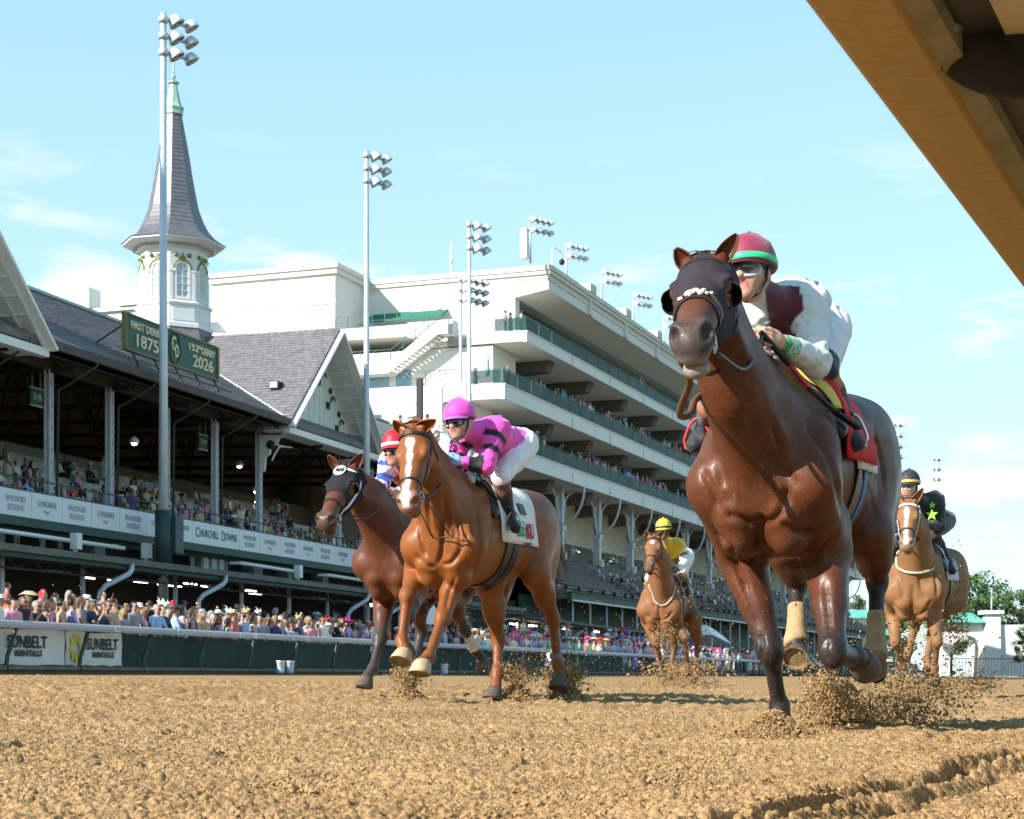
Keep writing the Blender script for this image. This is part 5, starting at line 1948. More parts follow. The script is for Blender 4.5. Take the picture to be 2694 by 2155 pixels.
    # hooves
    for key in ('fl', 'fr', 'hl', 'hr'):
        pts = j[key]
        fe, ho = np.array(pts[2]), np.array(pts[3])
        ax_ = nrm(ho - fe)
        # hoof: a cone frustum from the coronet down along dn, cut by the sole
        dn = nrm(pts[4]) if len(pts) > 4 else nrm(ax_ + np.array([0, 0, -.6]))
        mb = MB()
        c0 = ho - ax_ * .045
        e1 = nrm(np.array([-dn[2], 0, dn[0]]))
        e2 = np.cross(dn, e1)
        vs = []
        prof = [(.036, -.01, 0), (.046, 0, .0), (.050, .012, .004), (.060, .055, .016), (.064, .075, .022)]
        n = 16
        hs_ = j.get('hoof', 1.0)
        for r_, dd, sh_ in [(a1 * hs_, b1 * hs_, c1_ * hs_) for a1, b1, c1_ in prof]:
            for q in range(n):
                t = 2 * PI * q / n
                ex = math.cos(t) * r_ * (1.12 if math.cos(t) > 0 else .92)
                vs.append(c0 + dn * dd + e1 * (ex + sh_) + e2 * math.sin(t) * r_ * .95)
        fs = [(i * n + q, i * n + (q + 1) % n, (i + 1) * n + (q + 1) % n, (i + 1) * n + q) for i in range(4) for q in range(n)]
        mb.add(vs, fs, 0, True)
        mb.f.append(tuple(range(n))[::-1]); mb.mi.append(0); mb.sm.append(False)
        inner = [vs[4 * n + q] * .82 + (c0 + (dn * .075 + e1 * .022) * hs_) * .18 for q in range(n)]
        deep = [p - dn * .012 for p in inner]
        o_ = len(mb.v)
        mb.add(inner + deep, [(q, (q + 1) % n, n + (q + 1) % n, n + q) for q in range(n)] + [tuple(n + q for q in range(n))], 1)
        for q in range(n):
            mb.f.append((4 * n + q, 4 * n + (q + 1) % n, o_ + (q + 1) % n, o_ + q)); mb.mi.append(1); mb.sm.append(False)
        obj('hoof', mb, [HOOFP if key in j.get('pale', ()) else HOOF, SOLE], root)
    # bandages: sleeves around the cannon bones
    for key, mat_, t0, t1, bsc in [tuple(q) + (1.0,) * (5 - len(q)) for q in bandages]:
        pts = j[key]
        a0, b0, c0 = map(np.array, pts[1:4])
        def along(t):
            return a0 + (b0 - a0) * t if t <= 1 else b0 + (c0 - b0) * (t - 1)
        mb = MB()
        n = 15
        ps = [along(t0 + (t1 - t0) * i / n) for i in range(n + 1)]
        rs = []
        for i in range(n + 1):
            t = t0 + (t1 - t0) * i / n
            rs.append(.046 - .004 * math.sin(PI * min(1, t / .8)) + .013 * math.exp(-((t - 1.0) / .13) ** 2) + .002 * (i % 2) - (.006 if i in (0, n) else 0))
        mb.tube(ps, [q * bsc for q in rs], 14)
        obj('bandage', mb, mat_, root)
    return ctx
def rotx(t):
    return np.array([[1, 0, 0], [0, math.cos(t), -math.sin(t)], [0, math.sin(t), math.cos(t)]])
def rotz_to(d):
    d = nrm(d)
    x = np.cross([0, 1, 0], d)
    x = nrm(x) if np.linalg.norm(x) > 1e-4 else np.array([1., 0, 0])
    y = np.cross(d, x)
    return np.stack([x, y, d], 1)

def ring_points(bv, c, e1, e2, n=28, off=.004, t0=0.0, t1=2 * PI, far=.6):
    """points on the skin where a strap around the centre c lies"""
    pts = []
    for i in range(n + 1):
        t = t0 + (t1 - t0) * i / n
        d = Vector(nrm(np.array(e1) * math.cos(t) + np.array(e2) * math.sin(t)))
        o = Vector(c) + d * far
        hit = bv.ray_cast(o, -d, far)
        if hit[0] is not None:
            pts.append(np.array(hit[0]) + np.array(d) * off)
    return pts
def strap(ctx, name, pts, w_, mat, th=.004, parent=None):
    """a flat leather strap along points lying on the skin"""
    pts = [Vector(p) for p in pts]
    if len(pts) < 2:
        return None
    bv = ctx['bvh']
    vs, fs = [], []
    m = len(pts)
    for i, p in enumerate(pts):
        t = (pts[min(i + 1, m - 1)] - pts[max(i - 1, 0)]).normalized()
        q = bv.find_nearest(p)
        n_ = (p - q[0])
        n_ = q[1] if n_.length < 1e-5 else n_.normalized()
        if n_.dot(q[1]) < 0:
            n_ = q[1]
        s = t.cross(n_).normalized()
        vs += [p + s * w_ / 2, p + s * w_ / 2 + n_ * th, p - s * w_ / 2 + n_ * th, p - s * w_ / 2]
    for i in range(m - 1):
        for k in range(4):
            k2 = (k + 1) % 4
            fs.append((i * 4 + k, i * 4 + k2, (i + 1) * 4 + k2, (i + 1) * 4 + k))
    fs += [(0, 1, 2, 3), tuple((m - 1) * 4 + k for k in range(4))]
    mb = MB().add(vs, fs)
    return obj(name, mb, mat, parent or ctx['root'])
def on_skin(ctx, p, off=.005):
    q = ctx['bvh'].find_nearest(Vector(p))
    return np.array(q[0] + q[1] * off)
def spline(pts, n=8):
    """smooth curve through points (Catmull-Rom)"""
    P = [np.array(p, float) for p in pts]
    P = [2 * P[0] - P[1]] + P + [2 * P[-1] - P[-2]]
    out_ = []
    for i in range(1, len(P) - 2):
        for q in range(n):
            t = q / n
            out_.append(.5 * ((2 * P[i]) + (-P[i - 1] + P[i + 1]) * t + (2 * P[i - 1] - 5 * P[i] + 4 * P[i + 1] - P[i + 2]) * t * t + (-P[i - 1] + 3 * P[i] - 3 * P[i + 1] + P[i + 2]) * t ** 3))
    out_.append(P[-2])
    return out_
def skin_path(ctx, pts, off=.005, n=6):
    return [on_skin(ctx, p, off) for p in spline(pts, n)]
def bridle(ctx, mat=None, nose_s=.40, noseband=True, brow=None, fluffy=None, cheek=True, w_=.018):
    mat = mat or LEATHER
    H, a, l, c, k, bv = ctx['H'], ctx['a'], ctx['l'], ctx['c'], ctx['k'], ctx['bvh']
    if noseband:
        strap(ctx, 'noseband', ring_points(bv, H(nose_s, 0, .07), l, c, 30, .003), w_, mat)
    for s in (-1, 1):
        bp = H(.50, .062 * s, .105)
        if cheek:
            strap(ctx, 'cheek_strap', skin_path(ctx, [H(.0, .09 * s, .03), H(.14, .105 * s, .095), H(.32, .085 * s, .10), bp], .004), w_ * .85, mat)
        mb = MB()
        bq = on_skin(ctx, bp, .012)
        ring = [bq + (a * math.cos(t) + c * math.sin(t)) * .036 * k for t in [2 * PI * i / 16 for i in range(17)]]
        mb.tube(ring, .005, 6)
        obj('bit_ring', mb, IRON, ctx['root'])
        ctx['bit%+d' % s] = bq + c * .036 * k
    top = [H(.0, .09, .03), H(-.03, .05, -.03), H(-.035, 0, -.055), H(-.03, -.05, -.03), H(.0, -.09, .03)]
    strap(ctx, 'headpiece', skin_path(ctx, top, .004), w_, mat)
    bb = [H(.03, .10, .05), H(.055, .07, -.02), H(.06, 0, -.05), H(.055, -.07, -.02), H(.03, -.10, .05)]
    strap(ctx, 'browband', skin_path(ctx, bb, .005), w_ * 1.2, brow or mat, .006)
    strap(ctx, 'throat_lash', skin_path(ctx, [H(.0, .09, .04), H(.06, .10, .14), H(.10, .05, .22), H(.10, -.05, .22), H(.06, -.10, .14), H(.0, -.09, .04)], .004), w_ * .8, mat)
def saddle_cloth(ctx, name, x0, x1, ang0, ang1, mat, off=.012, nx=12, na=26, flare=.0, wave=.006):
    """cloth laid over the back: rays cast at the body find where it lies"""
    bv, T = ctx['bvh'], ctx['T']
    vs, fs = [], []
    pts = {}
    for i in range(nx + 1):
        for k in range(na + 1):
            x = x0 + (x1 - x0) * i / nx
            t = ang0 + (ang1 - ang0) * k / na
            xx = x - flare * abs(t) * (1 - i / nx)
            d = Vector((0, math.sin(t), math.cos(t)))
            o = Vector(T(xx, 0, 1.18)) + d * .8
            hit = bv.ray_cast(o, -d, .8)
            p = (hit[0] if hit[0] is not None else Vector(T(xx, 0, 1.18)) + d * .3) + d * (off + wave * math.sin(i * 1.9 + k * .7) * abs(t))
            vs.append(p)
    n0 = len(vs)
    for i in range(nx):
        for k in range(na):
            A_ = i * (na + 1) + k
            fs.append((A_, A_ + 1, A_ + na + 2, A_ + na + 1))
    mb = MB().add(vs, fs, 0, True)
    o = obj(name, mb, mat, ctx['root'])
    md = o.modifiers.new('thickness', 'SOLIDIFY')
    md.thickness = .008
    md.offset = 1
    return o, vs
def saddle(ctx, x=-.10, mat=None):
    T = ctx['T']
    B_ = Body()
    B_.cap(T(x + .10, 0, 1.60), T(x - .26, 0, 1.58), .035, .04, .03, wa=.10, wb=.14)
    B_.cap(T(x + .12, 0, 1.62), T(x + .06, 0, 1.62), .035, .03, .03, wa=.05, wb=.07)
    for s in (-1, 1):
        B_.cap(T(x + .05, .12 * s, 1.55), T(x + .10, .27 * s, 1.30), .05, .03, .03, wa=.03, wb=.02)
        B_.cap(T(x - .05, .12 * s, 1.55), T(x + .06, .27 * s, 1.32), .05, .03, .03, wa=.03, wb=.02)
    return body_obj('saddle', B_, .014, [mat or LEATHER], ctx['root'])[0]
def girth(ctx, x, mat, w_=.10, name='girth', lean=0.0):
    T, bv = ctx['T'], ctx['bvh']
    pts = []
    for i in range(41):
        t = 2 * PI * i / 40
        d = Vector((0, math.sin(t), math.cos(t)))
        o = Vector(T(x - lean * (1 - math.cos(t)) * .5, 0, 1.15)) + d * .8
        hit = bv.ray_cast(o, -d, .8)
        if hit[0] is not None:
            pts.append(hit[0] + d * .006)
    return strap(ctx, name, pts, w_, mat, .006)
def hair(ctx, name, roots, dirs, length, n, mat, rad=.006, seed=1, spread=.12, droop=.5, curl=.03):
    """many tapering strands; roots and dirs are matching lists to sample along"""
    rg = np.random.default_rng(seed)
    mb = MB()
    roots, dirs = np.array(roots, float), np.array(dirs, float)
    for i in range(n):
        t = rg.random() * (len(roots) - 1)
        q = int(min(t, len(roots) - 2))
        f = t - q
        p = roots[q] * (1 - f) + roots[q + 1] * f + rg.normal(0, .008, 3)
        d = nrm(dirs[q] * (1 - f) + dirs[q + 1] * f + rg.normal(0, spread, 3))
        L_ = length * rg.uniform(.6, 1.1)
        pts = [p]
        for s in range(6):
            d = nrm(d + np.array([0, 0, -droop * .18]) + rg.normal(0, curl, 3))
            p = p + d * L_ / 6
            pts.append(p)
        r_ = rad * rg.uniform(.6, 1.3)
        mb.tube(pts, [r_ * (1 - .13 * s) for s in range(7)], 4, cap=False)
    return obj(name, mb, mat, ctx['root'])
def rein(ctx, s, hand, mat, sag=.05, w_=.010, via=None):
    b = ctx['bit%+d' % s]
    m = [b] + (via or [(np.array(b) * .5 + np.array(hand) * .5) + np.array([0, .02 * s, -sag])]) + [np.array(hand)]
    pts = spline(m, 8)
    mb = MB().tube(pts, w_, 6)
    return obj('rein', mb, mat, ctx['root'])
def mix(a, b, t):
    t = np.asarray(t)[:, None]
    return np.asarray(a) * (1 - t) + np.asarray(b) * t
# ------------------------------------------------------------------ riders
SKIN = M('skin', (.50, .27, .19), rough=.5, spec=.35, var=.08, vscale=30)
SKIND = M('skin_brown', (.16, .075, .045), rough=.5, spec=.35, var=.08, vscale=30)
FAB = M('racing_silks', (.5, .5, .5), rough=.62, spec=.3, sheen=.2, attr='coat', bump=.5, bscale=16, bdist=.012, var=.05, vscale=10)
LENS = M('goggle_lens', (.10, .10, .11), rough=.06, spec=.9, var=.6, vscale=18)
LENSD = M('goggle_lens_dark', (.012, .012, .014), rough=.06, spec=.9)
CLEARP = M('goggle_frame', (.45, .46, .46), rough=.3)
def build_jockey(name, label, pose, j, col, helm, h=.013, skin=None, lens=None, group='jockeys riding in the race', gloves=None, band=None, peak=True):
    skin = skin or SKIN
    root = empty(name, (pose.o[0], pose.o[1], pose.z0), pose.rz)
    tag(root, label, 'person', group)
    B_ = Body()
    A_ = {k: np.array(v, float) for k, v in j.items()}
    hd, up, fw = A_['head'], nrm(A_['up']), nrm(A_['fw'])
    fw = nrm(fw - up * (fw @ up))
    lf = np.cross(up, fw)
    rot = np.stack([fw, lf, up], 1)
    ch, pe = A_['chest'], A_['pelvis']
    sp = nrm(ch - pe)
    cl = nrm(A_['shl'] - A_['shr'])
    # trunk: tag 0
    B_.ell(ch - sp * .02, (.105, .150, .150), .06, 0, rot=np.stack([np.cross(cl, sp), cl, sp], 1))
    B_.cap(ch - sp * .04, pe + sp * .10, .112, .105, .06, 0, 1, .142, .128, cl)
    B_.cap(A_['shl'] * .8 + ch * .2, A_['shr'] * .8 + ch * .2, .085, .085, .05, 0)
    # hips and legs: 2 pants, 3 boots
    pl = nrm(A_['kneel'] - A_['kneer'])
    B_.ell(pe, (.112, .142, .118), .05, 2)
    for s in 'lr':
        y = 1 if s == 'l' else -1
        hp = pe + np.array([.0, .085 * y, -.01])
        kn, an, to = A_['knee' + s], A_['ank' + s], A_['toe' + s]
        B_.cap(pe + np.array([-.05, .08 * y, -.0]), hp * .5 + kn * .5, .092, .082, .05, 2)
        B_.cap(hp, kn, .092, .064, .05, 2)
        mid = kn * .62 + an * .38
        B_.cap(kn, mid, .062, .056, .025, 8)
        B_.cap(mid + nrm(an - kn) * .0, an, .058, .042, .02, 3)
        B_.cap(an, to, .042, .034, .03, 3, 1, .038, .040, (0, 1, 0))
        B_.cap(an, an + (an - to) * .22, .042, .036, .03, 3)
        # arm: 4 upper sleeve, 5 forearm sleeve, 6 cuff
        sh, eb, wr = A_['sh' + s], A_['elb' + s], A_['wr' + s]
        B_.cap(sh, eb, .072, .058, .045, 4)
        fa = eb * .25 + wr * .75
        B_.cap(eb, fa, .060, .047, .03, 5)
        B_.cap(fa, eb * .08 + wr * .92, .046, .038, .012, 6)
        B_.cap(eb * .08 + wr * .92, wr, .030, .026, .01, 7, 1, .034, .032, (0, 0, 1))
    # neck 9 and head 7
    B_.cap(ch + sp * .12, hd - up * .06 - fw * .02, .066, .058, .04, 9)
    B_.ell(hd + up * .005, (.098, .080, .105), .03, 7, rot=rot)
    B_.ell(hd - up * .075 + fw * .030, (.066, .056, .062), .04, 7, rot=rot)
    def F(a, b, c):
        return hd + fw * a + lf * b + up * c
    B_.ell(F(.068, 0, -.118), (.026, .030, .022), .03, 7, rot=rot)
    B_.cap(F(.092, 0, -.012), F(.112, 0, -.052), .012, .017, .018, 7)
    B_.ell(F(.092, .013, -.056), (.012, .010, .009), .01, 7, rot=rot)
    B_.ell(F(.092, -.013, -.056), (.012, .010, .009), .01, 7, rot=rot)
    for y in (-1, 1):
        B_.ell(F(.058, .042 * y, -.045), (.030, .024, .024), .03, 7, rot=rot)
        B_.ell(F(.086, .033 * y, -.014), (.016, .018, .012), .015, 7, -1, rot)
        B_.ell(F(.0, .082 * y, -.035), (.020, .008, .030), .01, 7, rot=rot)
    B_.ell(F(.092, 0, -.078), (.012, .026, .008), .008, 10, rot=rot)
    B_.ell(F(.088, 0, -.096), (.013, .024, .009), .008, 10, rot=rot)
    B_.ell(F(.104, 0, -.087), (.014, .018, .004 + .005 * j.get('mouth', 0)), .004, 11, -1, rot=rot)
    sk = np.array([.50, .27, .19]) if skin is SKIN else np.array([.16, .075, .045])
    def paint(V):
        tw = B_.tags(V, 220.0)
        c = col(dict(V=V, t=tw, ch=ch, pe=pe, sp=sp, cl=cl, A=A_, skin=sk, lf=lf, fw=fw, up=up, hd=hd))
        lip = sstep(tw.get(10, np.zeros(len(V))), .45, .8) * .8
        c = mix(c, np.array([.36, .14, .12]) if skin is SKIN else np.array([.14, .05, .045]), lip)
        return c
    def folds(V):
        # creases of wind-blown cloth, none on skin or boots
        tw = B_.tags(V, 160.0)
        z = np.zeros(len(V))
        cl_ = np.clip(tw.get(0, z) + tw.get(4, z) + tw.get(5, z) * .8 + tw.get(2, z) * .7, 0, 1)
        r1 = np.abs(2 * vnoise(V[:, 0] * 1.6 + V[:, 2] * .8, V[:, 1] * .9 - V[:, 2] * 1.2, .075, 31) - 1)
        r2 = np.abs(2 * vnoise(V[:, 0] * .7 - V[:, 2] * 1.3, V[:, 1] * 1.5 + V[:, 0] * .6, .045, 33) - 1)
        return cl_ * ((.45 - r1) * .016 + (.45 - r2) * .009)
    body_obj('body', B_, h, [FAB], root, paint, 1, disp=folds)
    # helmet: shell, band, peak, bobble
    prof = [(.0, .125), (.030, .122), (.062, .107), (.090, .078), (.106, .040), (.112, .0), (.111, -.022), (.104, -.026), (.0, -.02)]
    mb = MB().lathe([(r_, z_) for r_, z_ in prof[:0:-1]] + [(.002, .125)], (0, 0, 0), 26)
    mb.v = [tuple(F(p[0] * 1.13 - .008, p[1] * .98, p[2] + .035)) for p in mb.v]
    he = obj('helmet', mb, helm['mat'], root)
    if helm.get('band'):
        mb = MB().lathe([(.113, -.018), (.1145, -.016), (.1150, .006), (.113, .008)], (0, 0, 0), 26)
        mb.v = [tuple(F(p[0] * 1.13 - .008, p[1] * .98, p[2] + .035)) for p in mb.v]
        obj('helmet_band', mb, helm['band'], he)
    if peak:
        mb = MB()
        a_, b_ = [], []
        for i in range(13):
            t = -1.15 + 2.3 * i / 12
            a_.append(F(math.cos(t) * .122 - .006, math.sin(t) * .106, .012))
            b_.append(F(math.cos(t) * (.122 + .045 * math.cos(t * 1.3)) - .006, math.sin(t) * .110, -.002 - .012 * math.cos(t)))
        vs = a_ + b_ + [p + up * .004 for p in a_] + [p + up * .004 for p in b_]
        n = 13
        mb.add(vs, [(i, i + 1, n + i + 1, n + i) for i in range(n - 1)] + [(2 * n + i, 3 * n + i, 3 * n + i + 1, 2 * n + i + 1) for i in range(n - 1)] + [(n + i, n + i + 1, 3 * n + i + 1, 3 * n + i) for i in range(n - 1)], 0, True)
        obj('peak', mb, helm.get('peak', helm['mat']), he)
    mb = MB().ell(F(-.01, 0, .163), (.012, .012, .012), 8)
    obj('bobble', mb, helm.get('peak', helm['mat']), he)
    # chin strap
    mb = MB().tube([F(.02, .086, .0), F(.03, .082, -.06), F(.045, .055, -.115), F(.05, 0, -.142), F(.045, -.055, -.115), F(.03, -.082, -.06), F(.02, -.086, .0)], .006, 6)
    obj('chin_strap', mb, BLACK, he)
    # goggles: frame rim, lens, strap
    ring, lens_o, lens_i = [], [], []
    n = 28
    for i in range(n):
        t = 2 * PI * i / n
        y = .070 * math.copysign(abs(math.cos(t)) ** .75, math.cos(t))
        z = .036 * math.copysign(abs(math.sin(t)) ** .75, math.sin(t)) - (.010 * (1 - abs(y) / .07) ** 3 if math.sin(t) < 0 else 0) * -1
        x = .108 - .048 * (y / .07) ** 2
        ring.append(F(x, y, -.022 + z))
        lens_o.append(F(x + .007, y * .93, -.022 + z * .88))
    mb = MB().tube(ring + ring[:1], .008, 6, cap=False)
    g_ = obj('goggles', mb, helm.get('frame', CLEARP), root)
    ctr = F(.125, 0, -.022)
    midr = [p * .5 + ctr * .5 + (F(.118 - .012, 0, 0) - F(.118, 0, 0)) * .3 for p in lens_o]
    mb = MB().add(lens_o + midr + [ctr], [(i, (i + 1) % n, n + (i + 1) % n, n + i) for i in range(n)] + [(n + i, n + (i + 1) % n, 2 * n) for i in range(n)], 0, True)
    obj('goggle_lens', mb, lens or LENS, g_)
    for y in (-1, 1):
        obj('goggle_strap', MB().beam(F(.058, .070 * y, -.010), F(-.02, .100 * y, .012), .004, .022), helm.get('strap', BLACK), g_)
    # hands: palm, four fingers closed on the rein, thumb over the top
    for s in 'lr':
        y = 1 if s == 'l' else -1
        wr, hn = A_['wr' + s], A_['hand' + s]
        d = nrm(hn - wr)
        side = nrm(np.cross(d, [0, 0, 1])) * y * -1          # towards the horse's middle
        inn = nrm(np.array([0, -y, 0]) - d * (d @ np.array([0, -y, 0])))
        upv = nrm(np.cross(d, inn)) * (1 if np.cross(d, inn)[2] > 0 else -1)
        Hb = Body()
        pc = wr + d * .055
        Hb.cap(wr - d * .01, wr + d * .03, .024, .026, .02, 0, 1, .030, .034, upv)
        Hb.ell(pc, (.042, .020, .042), .02, 0, rot=np.stack([d, inn, upv], 1))
        for q in range(4):
            off = upv * (.030 - .020 * q)
            ln = (.94, 1.0, .95, .78)[q]
            k0 = pc + d * .030 + off - inn * .006
            k1 = k0 + (d * .032 + inn * .012) * ln
            k2 = k1 + (inn * .028 - d * .004) * ln
            k3 = k2 + (-d * .022 + inn * .004) * ln
            Hb.cap(k0, k1, .0108, .0098, .008, 1)
            Hb.cap(k1, k2, .0098, .0092, .004, 1)
            Hb.cap(k2, k3, .0092, .0080, .004, 1)
        t0 = wr + d * .03 + upv * .030 + inn * .006
        t1 = t0 + d * .032 + upv * .014 + inn * .014
        t2 = t1 + d * .026 - upv * .004 + inn * .014
        Hb.cap(t0, t1, .014, .0115, .012, 2)
        Hb.cap(t1, t2, .0115, .0095, .005, 2)
        body_obj('hand', Hb, .0052, [gloves or skin], root, None, 1)
    return dict(root=root, A=A_, F=F, B=B_)
def tagcol(q, cols):
    """blend plain colours by tag weights"""
    n = len(q['V'])
    c = np.zeros((n, 3))
    t = np.zeros(n)
    for k, w_ in q['t'].items():
        if k in cols:
            w2 = w_ ** 4
            c += w2[:, None] * np.asarray(cols[k])
            t += w2
    return c / np.maximum(t, 1e-9)[:, None]
# ------------------------------------------------------------------ the nearest horse: bay in a dark hood
P1 = Pose(1.185, 7.5, 22.3)
J = P1.J
def bay(q):
    V = q['V']
    n = vnoise(V[:, 0] * 1.0, V[:, 1] + V[:, 2], .22, 5)[:, None]
    base = np.array([.088, .026, .0095]) * (.85 + .3 * n)
    dark = np.array([.022, .016, .014])
    top = sstep(V[:, 2] - .0, 1.25, 1.60) * sstep(-V[:, 0], -.1, .5)
    c = mix(base, np.array([.042, .020, .015]), top * .75)
    c = mix(c, dark, np.clip(q['leg2'] * 1.25 + q['leg1'] * .55, 0, 1))
    c = mix(c, np.array([.045, .034, .030]), np.clip(q['muz'] * 1.2, 0, 1) * .95)
    c = mix(c, np.array([.30, .24, .21]), np.clip(q['muz'], 0, 1) * sstep(q['c'], .085, .13) * sstep(q['s'], .50, .56) * .75)
    return c
fore_l = [J(1738, 1165, .13), J(1754, 1372, .40), J(1800, 1384, .14), J(1822, 1388, .04), (-1, 0, -.05)]
fore_r = [J(1562, 1165, .10), J(1621, 1368, .16), J(1641, 1488, .03), J(1650, 1538, .08), (.35, 0, -1)]
hind_l = [J(1832, 1130, -.72), J(1847, 1222, -.92), J(1843, 1380, -.72), J(1846, 1428, -.64), (.95, 0, -.12)]
hind_r = [J(1660, 1150, -.68), J(1678, 1225, -.86), J(1676, 1352, -.66), J(1688, 1392, -.62), (.80, 0, -.62)]
j1 = dict(fl=fore_l, fr=fore_r, hl=hind_l, hr=hind_r, poll=J(1484, 566, 1.02), nose=J(1449, 684, 1.55), neck=J(1548, 800, .70), earl=J(1554, 490, 1.00), earr=J(1428, 522, 1.03),
          dz=-.02, pitch=-.045, wide=1.03, hoof=1.12, headw=.93, earlen=.88, earw=.70, bend=-.0)
if False:
    for kk in ('fl', 'fr', 'hl', 'hr'):
        pp = j1[kk]
        print(kk, [np.round(p, 2).tolist() for p in pp[:4]], [round(float(np.linalg.norm(np.array(pp[i]) - np.array(pp[i + 1]))), 2) for i in range(3)])
    print({q: np.round(j1[q], 2).tolist() for q in ('poll', 'nose', 'neck', 'earl', 'earr')}, 'head', np.linalg.norm(j1['poll'] - j1['nose']))
LINES1 = [(.016, .016, [(1603, 1080), (1601, 1112), (1602, 1140), (1607, 1172)]),
          (.013, .016, [(1524, 1082), (1556, 1092), (1600, 1110)]), (.013, .016, [(1601, 1110), (1636, 1086), (1653, 1053), (1656, 1015)]),
          (.012, .014, [(1526, 1140), (1550, 1172), (1582, 1180), (1612, 1166)]), (.014, .016, [(1508, 1118), (1538, 1168), (1560, 1215), (1576, 1246)]),
          (.010, .016, [(1640, 1192), (1690, 1186), (1735, 1160), (1768, 1112)]), (.009, .020, [(1482, 860), (1500, 920), (1515, 980), (1528, 1030)]),
          (.008, .022, [(1572, 850), (1600, 930), (1640, 990), (1690, 1030)]), (.010, .022, [(1690, 880), (1735, 940), (1762, 1010), (1775, 1090)]),
          (.007, .012, [(1560, 1215), (1580, 1270), (1600, 1330)]), (.007, .012, [(1735, 1215), (1742, 1280), (1748, 1340)]),
          (-.004, .006, [(1545, 1000), (1552, 1040), (1548, 1075)]), (-.004, .006, [(1690, 1050), (1700, 1090), (1694, 1140)]), (-.0035, .005, [(1700, 1090), (1720, 1130), (1728, 1180)]),
          (-.0035, .005, [(1535, 1195), (1556, 1240), (1578, 1300)]), (-.0035, .005, [(1752, 1200), (1760, 1260), (1756, 1320)]), (.009, .014, [(1640, 1098), (1680, 1122), (1720, 1120)]),
          (.010, .012, [(1476, 985), (1500, 1030), (1512, 1075)]), (.009, .014, [(1620, 880), (1650, 960), (1660, 1010)]), (-.005, .008, [(1590, 900), (1606, 960), (1612, 1030)]),
          (.008, .010, [(1600, 1330), (1604, 1360), (1600, 1395)]), (.007, .009, [(1742, 1345), (1736, 1372), (1744, 1400)]), (-.004, .005, [(1640, 1010), (1655, 1075), (1690, 1100), (1712, 1150)]),
          (-.0035, .005, [(1500, 990), (1512, 1040), (1530, 1075)]), (.006, .010, [(1800, 980), (1830, 1030), (1846, 1100)]), (.007, .012, [(1838, 900), (1856, 970), (1862, 1040)])]
h1 = build_horse('racehorse', 'big bay racehorse in a dark hood with tan hind bandages, nearest of all', P1, j1, bay, .0125,
                 bandages=[('hl', BANDAGE, .42, 1.14), ('hr', BANDAGE, .38, 1.14)], lines=LINES1)
HOODM = M('hood_cloth', (.034, .026, .032), rough=.9, spec=.15, var=.2, vscale=14, bump=.5, bscale=26, bdist=.01, stretch=(1, 1, 1))
CUPM = M('blinker_cup', (.012, .012, .016), rough=.35, spec=.5)
def make_hood(ctx, h=.011, s1=.33, mat=None, eye_r=.052, name='hood'):
    B_, H, a, l, c, k, rot = (ctx[q] for q in ('body', 'H', 'a', 'l', 'c', 'k', 'rot'))
    prims = [B_.p[i] for i in ctx['hd'] if B_.p[i]['tag'] in (3,) and B_.p[i]['op'] > 0]
    Hd = Body()
    Hd.p = [dict(q) for q in prims]
    Hd.cap(H(-.02, 0, .09), H(-.12, 0, .16), .135, .15, .05, 0, 1, .11, .12)
    poll = H(0, 0, 0)
    def cut(D, X, Y, Z):
        D = D - .009
        dx, dy, dz_ = X - poll[0], Y - poll[1], Z - poll[2]
        s_ = (dx * a[0] + dy * a[1] + dz_ * a[2]) / k
        cc = (dx * c[0] + dy * c[1] + dz_ * c[2]) / k
        yy = (dx * l[0] + dy * l[1] + dz_ * l[2]) / k
        lim = s1 - .09 * np.clip(1 - (cc / .10) ** 2, 0, 1) * 0 + .06 * np.clip(cc / .12, 0, 1)
        D = np.maximum(D, (s_ - lim) * k)
        D = np.maximum(D, -(s_ + .045) * k)
        for sg in (-1, 1):
            e = np.sqrt(((s_ - .195) / 1.15) ** 2 + (yy - .105 * sg) ** 2 + (cc - .045) ** 2) - eye_r
            D = np.maximum(D, -e * k)
            e = np.sqrt((s_ + .01) ** 2 + (yy - .066 * sg) ** 2 + (cc + .04) ** 2) - .045
            D = np.maximum(D, -e * k)
        return D
    o, V, Q = body_obj(name, Hd, h, [mat or HOODM], ctx['root'], None, 1, cut=cut)
    return o
def blinker(ctx, s, mat=None, r=.048):
    """open half cup standing behind the eye"""
    H, a, l, c, k = (ctx[q] for q in ('H', 'a', 'l', 'c', 'k'))
    vs, n, m = [], 12, 6
    for i in range(m + 1):
        for q in range(n + 1):
            t = PI * q / n
            f = PI / 2 * i / m
            rr = r * math.cos(f * .92)
            p = H(.185, .108 * s, .05) - a * math.sin(t) * rr * 1.1 + c * math.cos(t) * rr + l * s * (r * .85 * math.sin(f) + .004)
            vs.append(p)
    fs = [(i * (n + 1) + q, i * (n + 1) + q + 1, (i + 1) * (n + 1) + q + 1, (i + 1) * (n + 1) + q) for i in range(m) for q in range(n)]
    o = obj('blinker_cup', MB().add(vs, fs, 0, True), mat or CUPM, ctx['root'])
    md = o.modifiers.new('thickness', 'SOLIDIFY')
    md.thickness = .005
    return o
make_hood(h1, .0095)
blinker(h1, 1)
blinker(h1, -1)
bridle(h1, LEATHER, .375, True, cheek=True)
H_ = h1['H']
